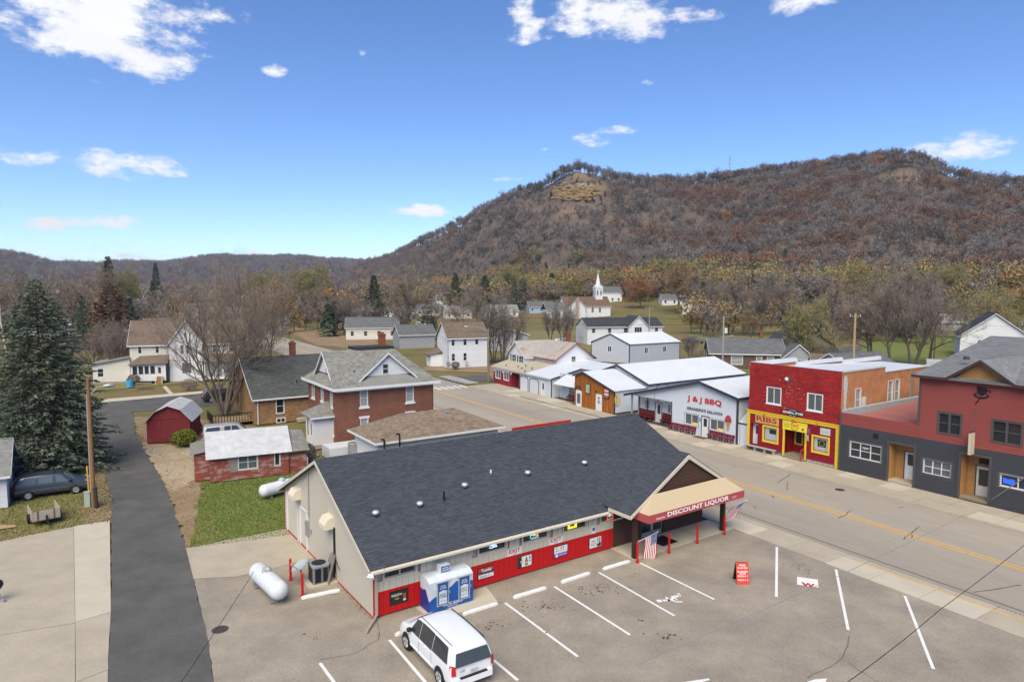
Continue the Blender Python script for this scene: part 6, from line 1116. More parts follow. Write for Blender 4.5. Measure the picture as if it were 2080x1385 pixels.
# --- white two storey house at the crossing
wh=thing('white_corner_house','white two storey house with dark roof and small glazed porch at the crossing','house',(-11.27,116.44,0),23.6)
fr=Fr((0,0,0),0);ho=[(.66,1.27,3.9,5.25),(2.89,3.51,3.92,5.3),(5.1,5.73,4.0,5.4),(.7,1.31,1.2,2.5),(2.88,3.5,1.2,2.55)];wall(wh,fr,0,7.4,0,5.5,ho,M_wsiding,.1,'siding',clap=.18);[win(wh,fr,*o,M_white,M_glass,1,2,.04) for o in ho]
lfr=Fr((0,6.2,0),-90);go=[(3.1,3.5,4.0,5.3),(4.4,4.85,4.0,5.25),(.5,.95,4.4,5.6),(1.5,1.9,4.4,5.6)];wall(wh,lfr,0,6.2,0,5.5,go,M_wsiding,.1,'siding',clap=.18,gable=(5.5,7.9,3.3));[win(wh,lfr,*o,M_white,M_glass,1,2,.04) for o in go]
mb=MB(Fr((7.4,0,0),90));mb.prism([(0,0),(6.2,0),(6.2,5.5),(3.1,7.9),(0,5.5)],-.05,0);mb.build('wall',M_white,wh);mb=MB(Fr((7.4,6.2,0),180));mb.box(0,7.4,-.05,0,0,5.5);mb.build('wall',M_white,wh);gable_roof(wh,0,7.4,0,6.2,5.5,8.0,'x',M_um_sh,M_white,.35,.3,.1,dict(m=M_um_sh,ex=.2,w=.4))
wall(wh,Fr((-2.2,5.8,0),-90),0,2.6,0,2.2,[(.3,.7,.9,1.9),(1.0,1.6,.9,1.9),(1.8,2.4,.9,1.9)],M_white,.1,'porch_wall');[win(wh,Fr((-2.2,5.8,0),-90),a,b,.9,1.9,M_white,M_glass,1,1,.03,.03) for a,b in((.3,.7),(1.0,1.6),(1.8,2.4))];mb=MB(Fr((-2.2,3.2,0),0));mb.box(0,2.2,-.05,0,0,2.2);mb.build('porch_wall',M_white,wh);rm=MB();plate(rm,((-2.6,2.9,2.15),(0,2.9,2.6),(0,6.2,3.3),(-2.6,6.2,2.15)),.08);rm.build('porch_roof',M_um_sh,wh)
mb=MB(fr);mb.tube((-.02,.08,.3),(-.02,.08,5.4),.06);mb.box(-.3,.3,.02,.25,.4,1.1);mb.build('meter_pipe',M_steel,wh);mb=MB(fr);mb.tube((3.3,.5,0),(3.3,.5,.7),.03);mb.lathe((3.3,.5,.85),(-.3,-1,.5),[(0,.05),(.05,.3)],12);mb.build('satellite_dish',M_grey,wh)
# --- generic house for the further ones
def small_house(name,label,u,v,ang,L,D,he,hr,wm,rm_,axis='x',front=(),left=(),right=(),r=None,clap=.22,chim=None,gl=None,cat='house',trim=None,z=None,ov=.35):
 if r is None:p=G(u,v)
 else:a=azel(u,v)[0];p=Vector((r*math.sin(a),r*math.cos(a),0))
 p.z=tz(p.x,p.y) if z is None else z
 h=thing(name,label,cat,p,ang);F=Fr((0,0,0),0);Lf=Fr((0,D,0),-90);Rf=Fr((L,0,0),90);Bf=Fr((L,D,0),180);gl=gl or M_glass
 for f,w_,ops,gb in((F,L,front,axis== 'y'),(Lf,D,left,axis== 'x'),(Rf,D,right,axis== 'x'),(Bf,L,(),axis== 'y')):
  wall(h,f,0,w_,0,he,list(ops),wm,.1,'siding',clap=clap,gable=(he,hr-.06,w_/2) if gb else None)
  for o in ops:win(h,f,*o,trim or M_white,gl,1,2,.04,.06)
 gable_roof(h,0,L,0,D,he,hr,axis,rm_,trim or M_white,ov,.3,.1,dict(m=rm_,ex=.25,w=.5))
 mb=MB();mb.box(.05,L-.05,-D+.05,-.05,-.8,.15);mb.build('foundation',M_concrete,h)
 if chim:chimney(h,chim[0],chim[1],hr-1.0,hr+.9,.6,M_brickc)
 return h
def rowin(n,L,z0,z1,w=.8,m=1.2):return[(m+i*(L-2*m-w)/max(1,n-1),m+i*(L-2*m-w)/max(1,n-1)+w,z0,z1) for i in range(n)]
# white long ranch with black roof, deck at the back
ra=small_house('raised_ranch','long white raised ranch house with black roof and rear deck',1193,700,14,20.5,8.5,4.6,6.6,M_wsiding,M_bk_sh,'x',rowin(5,20.5,2.9,4.0,.9),[(2.5,3.3,.8,1.8),(4.2,5,.8,1.8)],[])
mb=MB();mb.box(7,15,.0,2.6,2.0,2.2);ra_d=mb.build('deck',M_wood,ra)
for i in range(17):m2=MB();m2.box(7+i*.48,7.06+i*.48,2.5,2.56,2.2,3.05);m2.build('baluster',M_wood,ra_d)
for x in(7,11,14.9):m2=MB();m2.box(x,x+.14,2.44,2.58,-.5,2.0);m2.build('deck_post',M_wood,ra_d)
m2=MB();m2.box(7,15,2.46,2.58,3.05,3.13);m2.build('deck_rail',M_wood,ra_d)
gable_roof(ra,10.5,16,-1.2,5,4.6,7.2,'y',M_bk_sh,M_white,.3,.3,.1,name='cross_gable');wall(ra,Fr((0,-1.2,0),0),10.5,16,2.3,4.6,[(12.2,14.2,2.4,4.3)],M_wsiding,.1,'gable_siding',clap=.2,gable=(4.6,7.1,13.25));win(ra,Fr((0,-1.2,0),0),12.2,14.2,2.4,4.3,M_white,M_glass,3,1,.04)
# stone bungalow
sbg=small_house('stone_bungalow','brown field stone bungalow with grey roof behind the red shop',1442,748,-10,12.5,8,2.9,5.2,M_cstone,M_sg_sh,'x',[(3.6,5.5,.8,2.3),(7.8,8.7,.1,2.2),(9.6,10.7,.9,2.2)],[(2,3,1,2.2)],[],clap=0,chim=(9.5,5.5),gl=M_glass2)
wall(sbg,Fr((0,-2.0,0),0),12.0,16.6,0,2.7,[(14.2,16.0,.7,2.0)],M_gray,.1,'wing_siding',clap=.2,gable=(2.7,4.6,14.3));win(sbg,Fr((0,-2.0,0),0),14.2,16.0,.7,2.0,M_white,M_glass,4,1,.04);gable_roof(sbg,12,16.6,-2,6,2.7,4.7,'y',M_sg_sh,M_white,.35,.3,.1,dict(m=M_sg_sh,ex=.25,w=.5),name='wing_roof');mb=MB(Fr((16.6,-2,0),90));mb.box(0,8,-.05,0,0,2.7);mb.build('wall',M_gray,sbg);mb=MB(Fr((12,6,0),-90));mb.box(0,8,-.05,0,0,2.7);mb.build('wall',M_gray,sbg)
dh=small_house('dark_wood_house','olive house with red brick chimney breast and very dark roof under the trees',1602,741,10,8.5,8,4.0,6.6,M_olive,M_bk_sh,'y',[(1.2,2.0,1.2,2.2)],[],[(2,3,2.4,3.6)],trim=M_black);mb=MB(Fr((0,0,0),0));mb.box(4.6,6.6,.02,.8,0,3.4);mb.build('brick_bay',M_cstone,dh);rm=MB();plate(rm,((6.3,-1.6,2.0),(9.6,-1.6,2.0),(9.6,.6,3.6),(6.3,.6,3.6)),.08);rm.build('lean_to_roof',M_bk_sh,dh)
small_house('brown_roof_shed','low shed roof of brown shingles just behind the red shop parapet',1650,768,-20,9,6,2.2,3.7,M_gray,M_um_sh,'x',cat='shed');small_house('grey_roof_shed','low shed with dark grey roof between power pole and steel container',1722,776,20,10,7,2.2,4.1,M_gray,M_sg_sh,'x',cat='shed')
# white chapel at the right edge
ch=thing('white_chapel','white clapboard chapel with pointed windows and dark roof at the right edge','church',(91.9,135.9,0),-30)
fr=Fr((0,0,0),0);wall(ch,fr,0,11.5,.8,4.8,[],M_wsiding,.1,'siding',clap=.18,gable=(4.8,9.2,5.75));mb=MB(fr);mb.box(0,11.5,-.1,.03,-.2,.8);mb.build('foundation',M_concrete,ch)
def lancet(parent,f,u,z,w,h,m=None):
 P=[(u-w/2,z),(u+w/2,z),(u+w/2,z+h*.62),(u+w*.3,z+h*.86),(u,z+h),(u-w*.3,z+h*.86),(u-w/2,z+h*.62)]
 mb=MB(f);mb.prism([(u+(a-u)*1.22,z+(b-z)*1.06-.06) for a,b in P],0,.04);o=mb.build('lancet_window',M_white,parent);mb=MB(f);mb.prism(P,.03,.048);p=mb.build('pane',m or M_glass,o)
 mb=MB(f);mb.box(u-.02,u+.02,.045,.06,z,z+h*.95);[mb.box(u-w/2,u+w/2,.045,.06,z+h*t-.015,z+h*t+.015) for t in(.3,.6)];mb.build('glazing_bar',M_white,o)
lancet(ch,fr,3.3,1.9,.95,2.0);lancet(ch,fr,7.4,1.9,.95,2.0);mb=MB(Fr((0,14,0),-90));mb.box(0,14,-.05,0,0,4.8);mb.build('wall',M_white,ch);rf2=Fr((11.5,0,0),90);wall(ch,rf2,0,14,0,4.8,[],M_wsiding,.1,'siding',clap=.2);gable_roof(ch,0,11.5,0,14,4.8,9.3,'y',M_bk_sh,M_white,.4,.4,.12,dict(m=M_bk_sh,ex=.25,w=.5))
wall(ch,Fr((0,-1.6,0),0),8.2,11.6,.3,2.5,[(9.0,9.7,1.2,2.2),(10.2,10.9,1.2,2.2)],M_white,.1,'vestibule_wall');[win(ch,Fr((0,-1.6,0),0),a,b,1.2,2.2,M_white,M_glass,1,1,.03) for a,b in((9.0,9.7),(10.2,10.9))];mb=MB(Fr((8.2,0,0),-90));mb.box(0,1.6,-.05,0,0,2.5);mb.build('vestibule_wall',M_white,ch);rm=MB();plate(rm,((7.9,-1.9,2.4),(11.9,-1.9,2.4),(11.9,0,3.5),(7.9,0,3.5)),.08);rm.build('vestibule_roof',M_bk_sh,ch)
wall(ch,Fr((11.5,-2.5,0),0),0,7,0,5.2,[(1.4,2.1,.9,1.9)],M_wsiding,.1,'annex_siding',clap=.2);win(ch,Fr((11.5,-2.5,0),0),1.4,2.1,.9,1.9,M_white,M_glass,1,2,.03);mb=MB(Fr((11.5,6,0),-90));mb.box(0,8.5,-.05,0,0,5.2);mb.build('annex_wall',M_white,ch);rm=MB();plate(rm,((11.2,-2.8,5.2),(18.5,-2.8,5.2),(18.5,3,8),(11.2,3,8)),.1);rm.build('annex_roof',M_bk_sh,ch)
# church with steeple
cu_=thing('steeple_church','white church with brown roof, pointed windows and tall white steeple','church',(0,0,0),0);p=G(1148,652);cu_.location=(p.x,p.y,tz(p.x,p.y));cu_.rotation_euler=(0,0,math.radians(14))
M_chr=mat('cocoa shingles',(.155,.098,.068),.9,.2,.8,tint=True);fr=Fr((0,0,0),0);CL_=21
wall(cu_,fr,0,CL_,0,5.6,[],M_wsiding,.1,'siding',clap=.25);wall(cu_,Fr((0,10,0),-90),0,10,0,5.6,[],M_wsiding,.1,'siding',clap=.25,gable=(5.6,9.4,5));wall(cu_,Fr((CL_,0,0),90),0,10,0,5.6,[],M_wsiding,.1,'siding',clap=.25,gable=(5.6,9.4,5));mb=MB(Fr((CL_,10,0),180));mb.box(0,CL_,-.05,0,0,5.6);mb.build('wall',M_white,cu_);gable_roof(cu_,0,CL_,0,10,5.6,9.5,'x',M_chr,M_white,.4,.4,.12,dict(m=M_chr,ex=.3,w=.5))
M_ggl=mat('amber chapel glass',(.20,.10,.05),.3,.4,3)
for x in(9.2,12.6,16):lancet(cu_,fr,x,2.6,1.0,2.6,M_ggl)
for x in(8.6,12,15.4):win(cu_,Fr((0,-.01,0),0),x,x+1.2,.3,1.2,M_white,M_glass2,2,1,0)
tw=Fr((15.5,3.4,0),0)
for f2 in(Fr((15.2,3.3,0),0),Fr((15.2,6.7,0),-90),Fr((18.6,3.3,0),90),Fr((18.6,6.7,0),180)):
 wall(cu_,f2,0,3.4,6.5,13.4,[],M_wsiding,.1,'tower_siding',clap=.3);wall(cu_,f2,-.2,3.6,13.4,13.4,[],M_white,.1,'tower_gable',gable=(13.4,14.9,1.7));[lancet(cu_,f2,x,10.2,.75,2.3,mat('green louvre',(.03,.09,.06),.6)) for x in(.9,2.5)]
mb=MB();mb.box(15.0,18.8,-6.9,-3.1,13.3,13.5);mb.build('belfry_cornice',M_white,cu_);mb=MB();mb.lathe((16.9,-5.0,13.5),(0,0,1),[(0,1.5),(1.1,1.35),(1.11,1.2),(6.2,.08),(6.3,0)],8);mb.build('spire',M_white,cu_);mb=MB();mb.box(16.83,16.97,-5.07,-4.93,19.6,21.2);mb.box(16.5,17.3,-5.07,-4.93,20.5,20.64);mb.build('cross',M_white,cu_)
# nave wing projecting towards the viewer
wall(cu_,Fr((0,-5,0),0),0,7.5,0,5.2,[],M_wsiding,.1,'wing_siding',clap=.25,gable=(5.2,9.0,3.75));wall(cu_,Fr((7.5,-5,0),90),0,5,0,5.2,[],M_wsiding,.1,'wing_siding',clap=.25);mb=MB(Fr((0,0,0),-90));mb.box(0,5,-.05,0,0,5.2);mb.build('wing_wall',M_white,cu_);gable_roof(cu_,0,7.5,-5,5,5.2,9.2,'y',M_chr,M_white,.4,.4,.12,dict(m=M_chr,ex=.3,w=.5),name='wing_roof');lancet(cu_,Fr((7.5,-5,0),90),2.5,2.4,.9,2.2,M_ggl);mb=MB(Fr((0,-5,0),0));mb.box(2.9,4.1,.02,1.0,0,8.8);mb.build('chimney_stack',mat('beige brick',(.40,.29,.21),.9,.3,5),cu_);wall(cu_,Fr((-9,-2,0),0),0,9,0,4.2,[(2,2.8,1.3,3),(5,5.8,1.3,3)],M_wsiding,.1,'parish_siding',clap=.25);[win(cu_,Fr((-9,-2,0),0),a,a+.8,1.3,3,M_white,M_glass,1,2,.03) for a in(2,5)];gable_roof(cu_,-9,0,-2,6,4.2,7.0,'x',M_sg_sh,M_white,.4,.3,.1,dict(m=M_sg_sh,ex=.3,w=.5),name='parish_roof')
# further houses (position, turn, size)
HS=[('ranch_house','pale ranch house with grey roof left of the steeple church',915,638,14,20,9,3.0,5.4,M_crs,M_sg_sh,'x',6),('ranch_house','white house with front gable between ranch house and steeple church',985,648,14,16,8,3.0,5.4,M_wsiding,M_sg_sh,'x',4),
 ('grey_metal_shed','grey sheet metal shed behind the multi stemmed bare trees',995,712,14,9,12,3.6,5.0,M_gray,M_gr_sh,'y',0),('light_grey_garage','light grey garage left of the white corner house',812,708,23,8.5,7,3.3,5.4,M_gray,M_sg_sh,'x',0),
 ('porch_cottage','cream cottage with grey roof and open front porch beyond the brick house',703,690,10,14,8,3.4,6.0,M_crs,M_sg_sh,'x',4),('blue_cottage','small light blue cottage with white gable among bare trees',706,655,5,8,8,3.4,6.0,M_bluesd,M_sg_sh,'y',2),
 ('white_cottage','white cottage with grey blue roof above the dirt bank',566,640,30,9,10,4.0,7.0,M_wsiding,M_sg_sh,'x',3),('white_garage_house','white house with double garage among trees on the far left',192,648,25,15,10,3.2,6.4,M_wsiding,M_gr_sh,'x',3),
 ('white_gable_house','white gabled house with attic window behind the far left garage',236,630,20,10,12,5.0,8.6,M_wsiding,M_um_sh,'y',2),('grey_house','grey roofed house half hidden behind the big spruce',92,640,20,14,9,3.4,6.4,M_crs,M_gr_sh,'x',3),
 ('white_house','two storey white house beside the orange tree',1385,652,-20,10,9,5.2,7.6,M_wsiding,M_sg_sh,'x',4),('trailer_home','long low white roofed building seen behind the farmhouse',210,697,25,15,5,2.6,3.4,M_gray,M_wroof,'x',3)]
for k,(nm,lb,u,v,an,L,D,he,hr,wm,rm_,ax_,nw) in enumerate(HS):small_house(nm,lb,u,v,an,L,D,he,hr,wm,rm_,ax_,rowin(nw,L,1.0,2.3,.9) if nw else[],[(D/2-.5,D/2+.4,1.1,2.3)] if nw else[],[],cat='house' if nw else 'shed')
HF=[('hillfoot_house','long white house with red door at the foot of the bluff',1080,470,8,16,9,3.0,5.2,M_wsiding,M_gr_sh,5),('bank_house','white house on the rise left of the evergreens',880,420,15,18,9,4.4,6.6,M_wsiding,M_gr_sh,4),('hillside_house','dark timber house with wide gable on the wooded slope at right',1850,330,-25,26,12,5.0,9.5,M_olive,M_bk_sh,4),
 ('hill_cabin','white roofed cabin among the trees low on the hillside',1560,455,-10,15,9,3.4,6.0,M_gray,M_wroof,3),('hill_cabin','grey blue roofed cabin just left of the white roofed cabin on the hillside',1526,440,-10,12,8,3.0,5.5,M_gray,M_sg_sh,3),('distant_farm','tiny white farm building at the foot of the far left hills',97,900,10,18,12,7,11,M_wsiding,M_wroof,2),
 ('bungalow','white bungalow behind the orange tree',1345,330,0,12,8,3.2,5.6,M_wsiding,M_sg_sh,3),('grey_bungalow','pale bungalow with grey roof beyond the bare grove',1475,300,-20,14,8,3.0,5.4,M_crs,M_gr_sh,4),('white_villa','white house behind the steeple',1225,350,5,10,8,5.5,8.5,M_wsiding,M_sg_sh,3),
 ('roadside_house','low house with pale roof on the left plain',380,260,30,15,9,3.0,5.4,M_crs,M_gr_sh,3),('roadside_house','white house gable peeping between trees left of centre',640,330,20,12,9,4.0,7.4,M_wsiding,M_gr_sh,3),('shed_house','long brown roofed shed on the left plain',330,380,20,26,10,3.4,6,M_gray,M_um_sh,4),('far_bungalow','white bungalow near the evergreen cone left of the corner house',780,300,12,13,9,3.2,5.8,M_wsiding,M_sg_sh,3)]
for nm,lb,u,r,an,L,D,he,hr,wm,rm_,nw in HF:small_house(nm,lb,u,600,an,L,D,he,hr,wm,rm_,'x',rowin(nw,L,1.0,2.4,1.0),[(D/2-.6,D/2+.6,1.1,2.4)],[],r=r,clap=.3)
MORE=[('cream ranch',420,230,22,M_crs,M_um_sh),('white cottage',455,300,10,M_wsiding,M_gr_sh),('grey cottage',500,215,30,M_gray,M_sg_sh),('white bungalow',605,420,15,M_wsiding,M_um_sh),('tan roofed bungalow',700,380,5,M_crs,M_um_sh),('white ranch',845,330,14,M_wsiding,M_sg_sh),('pale cottage',905,300,14,M_crs,M_gr_sh),('white ranch',1000,300,14,M_wsiding,M_gr_sh),('blue grey cottage',1075,320,10,M_bluesd,M_sg_sh),('white cottage',1420,380,-10,M_wsiding,M_sg_sh),('cream cottage',1620,250,-20,M_crs,M_sg_sh),('white ranch',1690,300,-20,M_wsiding,M_gr_sh),('brown cottage',120,280,20,M_olive,M_um_sh),('white cottage',30,240,25,M_wsiding,M_gr_sh),('white cottage',290,200,25,M_wsiding,M_um_sh)]
WHERE=('left of the amber leaved tree','behind the farmhouse roof','between the farmhouse and the street','above the white cottage by the dirt bank','beyond the porch cottage','beyond the round cedar','left of the pale ranch house','between the two bare trees left of the church','left of the church wing','between the golden tree and the grove','behind the olive house','behind the tall power pole','behind the spruce top','at the far left edge behind the spruce','left of the farmhouse roof beyond the trees')
for(lb,u,r,an,wm,rm_),wh_ in zip(MORE,WHERE):small_house('cottage','distant '+lb+' '+wh_,u,600,an,12+u%5,8,3.2,5.8,wm,rm_,'x',rowin(3,12,1.0,2.3,.9),[],[],r=r,clap=.3)
mp=small_house('metal_roof_hall','long hall with grey metal roof behind the row of big bare trees',1862,672,-28,30,10,2.6,5.2,M_gray,M_oldmetal,'x',[],[],[],clap=.3,cat='hall')
# left edge garage
lg=thing('white_side_garage','white garage with grey roof and overhead door cut by the left edge','garage',(-32.24,41.57,0),33)
for fr,w_ in((Fr((-6.5,0,0),0),6.5),(Fr((0,0,0),90),5.6)):wall(lg,fr,0,w_,0,2.35,[],M_wsiding,.1,'siding',clap=.16)
for i in range(9):mb=MB(Fr((-5.4,0,0),0));mb.box(0,4.9,.02,.05,.05+i*.23,.05+i*.23+.215);mb.build('door_panel',M_white,lg)
mb=MB(Fr((0,0,0),90));mb.prism([(0,2.35),(5.6,2.35),(2.8,3.9)],-.05,0);mb.build('gable',M_white,lg);gable_roof(lg,-6.5,0,0,5.6,2.35,3.95,'x',M_gr_sh,M_white,.4,.25,.1,dict(m=M_gr_sh,ex=.15,w=.32))
# steel container and fence by the chapel lawn
ct=thing('steel_container','ribbed pale steel container behind the tavern roof','container',G(1880,775),-30);mb=MB();mb.box(0,6,-2.4,0,0,3.3);mb.build('body',mat('pale container steel',(.48,.50,.50),.5,.2,2),ct);mb=MB(Fr((0,0,0),0));[mb.box(.1+i*.3,.24+i*.3,0,.05,.1,3.2) for i in range(20)];mb.build('ribs',MATS['pale container steel'],ct,kind='stuff')
fn=thing('board_fence','weathered board fence left of the steel container','fence',G(1825,778),14)
for i in range(40):mb=MB(Fr((0,0,0),0));mb.box(i*.2,i*.2+.18,0,.03,.05,2.5+RND.uniform(-.05,.05));mb.build('fence_board',M_wood,fn)
# ------------------------------------------------------------------ trees
M_bark=mat('grey brown bark',(.21,.17,.135),.9,.35,3.0,stretch=(3,3,.6),bump=.4);M_bark2=mat('dark bark',(.12,.096,.078),.9,.35,3.0);M_twig=mat('bare twigs',(.27,.215,.17),.9,.25,.35,tint=True);M_twig2=mat('grey twigs',(.24,.20,.175),.9,.25,.3,tint=True)
M_birch=mat('white birch bark',(.55,.52,.47),.8,.3,3)
def leafmat(n,c,v=.35):return mat(n,c,.8,v,.5,tint=True,spec=.15)
class Tris:
 def __init__(s):s.v=[];s.t=[];s.n=3
 def add(s,a,tint):s.v.append(a);s.t.append(tint)
 def build(s,name,m,parent):
  V=np.concatenate([np.asarray(x,float).reshape(-1,3) for x in s.v]) if s.v else np.zeros((0,3));T=np.concatenate([np.atleast_1d(x) for x in s.t]) if s.t else np.zeros(0);nf=len(V)// 3
  me=bpy.data.meshes.new(name);me.vertices.add(len(V));me.vertices.foreach_set('co',V.ravel());me.loops.add(len(V));me.loops.foreach_set('vertex_index',np.arange(len(V),dtype=np.int32));me.polygons.add(nf);me.polygons.foreach_set('loop_start',np.arange(0,nf*3,3,dtype=np.int32));me.update(calc_edges=True)
  at=me.attributes.new('tint','FLOAT','FACE');at.data.foreach_set('value',T.astype(np.float32));me.materials.append(m);return obj(name,me,parent) if parent!= 'mesh' else me
def unit(v):return v/(np.linalg.norm(v)+1e-9)
def grow(seed,h,lean=.0,multi=1,up=.35,spread=1.0,kids=(8,6,5,4),twigs=5,tw=.012,leaf=None,leaf_n=0,base_len=.42,thick=1.0,fork=.34,tlen=1.0):
 """bare branching tree: tubes for the limbs, slivers for the twigs, optional leaves"""
 R=np.random.default_rng(seed);rr=random.Random(seed);limbs=MB();tips=[];UPV=Vector((0,0,1))
 rv=lambda k:Vector((rr.gauss(0,k),rr.gauss(0,k),rr.gauss(0,k)))
 def branch(p,d,L,r,lev):
  if lev>= 4:tips.append((*p,*d,L));return
  ns=(5,4,3,2)[lev];pts=[p];dd=d;seg=L/ns
  for k in range(ns):dd=(dd+rv(.05 if lev== 0 else .12)+UPV*(up*.1 if lev else 0)).normalized();pts.append(pts[-1]+dd*seg)
  for k in range(ns):limbs.rtube(pts[k],pts[k+1],r*(1-.75*k/ns),r*(1-.75*(k+1)/ns),(8,6,4,3)[lev],False)
  n=kids[lev];st0=fork if lev== 0 else .2
  for k in range(n):
   t=st0+(1-st0)*(k+rr.uniform(.1,.9))/n;i=min(ns-1,int(t*ns));q=pts[i].lerp(pts[i+1],t*ns-i);ax=(pts[i+1]-pts[i]).normalized()
   a=rr.uniform(0,6.28) if lev else k*2.4+rr.uniform(-.4,.4);o=ax.orthogonal().normalized();side=o*math.cos(a)+ax.cross(o)*math.sin(a)
   an=math.radians(rr.uniform(28,55))*spread*(1.15-.35*t);nd=(ax*math.cos(an)+side*math.sin(an)+UPV*up*.3).normalized()
   branch(q,nd,L*rr.uniform(.52,.72)*(1.12-.45*t if lev== 0 else 1-.3*t),r*(1-.7*t)*.62+.004,lev+1)
  if lev<3:branch(pts[-1],dd,L*.5,r*.28,lev+1)
 for m_ in range(multi):
  a=m_*6.28/multi+rr.uniform(-.4,.4);d=Vector((math.cos(a)*lean,math.sin(a)*lean,1.0)).normalized() if multi>1 else Vector((rr.gauss(0,.04),rr.gauss(0,.04),1)).normalized()
  branch(Vector((math.cos(a),math.sin(a),0))*(.25*thick if multi>1 else 0),d,h*base_len*(rr.uniform(.85,1.1) if multi>1 else 1)*1.35,h*.017*thick*(1 if multi== 1 else .8),0)
 tips=np.array(tips);P,D,Ln=tips[:,:3],tips[:,3:6],tips[:,6:7];nrm=lambda v:v/(np.linalg.norm(v,axis=1,keepdims=True)+1e-9)
 P2=np.repeat(P,twigs,0);D2=np.repeat(D,twigs,0);L2=np.repeat(Ln,twigs,0);n=len(P2);st_=P2+D2*L2*R.uniform(0,.9,(n,1));dd=nrm(D2+R.normal(size=(n,3))*.45+np.array([0,0,up*.4]));en=st_+dd*L2*R.uniform(.6,1.2,(n,1))*tlen
 st_=np.concatenate([st_,P]);en=np.concatenate([en,P+D*Ln]);w=nrm(np.cross(en-st_,R.normal(size=st_.shape)))*tw;tw_=Tris();tw_.add(np.stack([st_-w,st_+w,en],1).reshape(-1,3),R.uniform(.7,1.3,len(st_)));lf=Tris()
 if leaf:
  m=int(n*leaf_n);c=en[R.integers(0,n,m)]+R.normal(size=(m,3))*leaf*1.6;a=nrm(R.normal(size=(m,3)))*leaf;b=nrm(np.cross(a,R.normal(size=(m,3))))*leaf*.7;t=R.uniform(.65,1.35,m);lf.add(np.stack([c-a,c+b,c+a],1).reshape(-1,3),t);lf.add(np.stack([c-a,c+a,c-b],1).reshape(-1,3),t)
 return limbs,tw_,lf
def limit_h(parts,h):
 limbs,tw_,lf=parts;k=h/max(max(p[2] for p in limbs.v),max(a[:,2].max() for a in tw_.v))
 limbs.v=[(x*k,y*k,z*k) for x,y,z in limbs.v];tw_.v=[np.asarray(a)*k for a in tw_.v];lf.v=[np.asarray(a)*k for a in lf.v];return parts
def make_tree(name,label,parts,bark,twm,lfm=None,loc=(0,0,0),group=None,cat='tree'):
 t=thing(name,label,cat,loc,0,group);parts[0].build('trunk',bark,t,smooth=True);c=parts[1].build('crown',twm,t)
 if parts[2].v and lfm is not None:parts[2].build('foliage',lfm,t)
 return t
# the big many stemmed tree in front of the farmhouse
P1=limit_h(grow(11,16,.42,7,.42,.85,(7,6,5,4),2,.007,None,0,.46,.9,.25),19.0)
b1=G(455,846);big=make_tree('bare_maple','big many stemmed bare tree between the gambrel shed and the tan bungalow',P1,M_bark,M_twig,None,(b1.x,b1.y,0),None)
# prototypes that stand at 10 units high and are copied as individuals
PROTO={}
def proto(key,seed,**k):
 bark,twm,lfm=k.pop('bark',M_bark2),k.pop('twm',M_twig),k.pop('lfm',None);PROTO[key]=(limit_h(grow(seed,10,**k),10),bark,twm,lfm)
proto('vase',21,multi=1,up=.55,spread=.85,kids=(9,6,5,4),twigs=4,tw=.011,fork=.3)
proto('multi',22,multi=4,lean=.2,up=.6,spread=.7,kids=(6,5,4,4),twigs=4,tw=.011,fork=.22,twm=M_twig2)
proto('round',23,multi=1,up=.3,spread=1.1,kids=(10,6,5,4),twigs=4,tw=.011,fork=.28,twm=M_twig2)
proto('wide',24,multi=2,lean=.18,up=.35,spread=1.15,kids=(8,6,5,4),twigs=4,tw=.011,fork=.26)
L_or=leafmat('orange autumn leaf',(.36,.175,.06));L_ye=leafmat('yellow autumn leaf',(.42,.31,.06));L_yg=leafmat('yellow green leaf',(.27,.25,.075));L_ru=leafmat('russet oak leaf',(.20,.112,.075));L_ol=leafmat('olive leaf',(.19,.175,.085));L_sp=leafmat('blue green needle',(.13,.16,.115));L_dg=leafmat('dark green needle',(.055,.082,.048));L_br=leafmat('brown cone leaf',(.12,.06,.04));L_gd=leafmat('golden leaf',(.29,.195,.085))
proto('orange',25,multi=1,up=.25,spread=1.15,kids=(9,6,5,4),twigs=4,tw=.012,fork=.22,leaf=.09,leaf_n=1.6,lfm=L_or)
proto('golden',26,multi=1,up=.4,spread=1.0,kids=(9,6,5,4),twigs=4,tw=.012,fork=.25,leaf=.09,leaf_n=.9,lfm=L_gd)
proto('yellow',27,multi=2,lean=.15,up=.2,spread=1.15,kids=(8,6,5,4),twigs=4,tw=.012,fork=.2,leaf=.09,leaf_n=.8,lfm=L_yg)
proto('pale',28,multi=3,lean=.25,up=.45,spread=.9,kids=(7,6,4,4),twigs=5,tw=.013,fork=.22,leaf=.07,leaf_n=.35,bark=M_birch,twm=mat('pale twigs',(.30,.25,.20),.9,.25,.3,tint=True),lfm=L_ye)
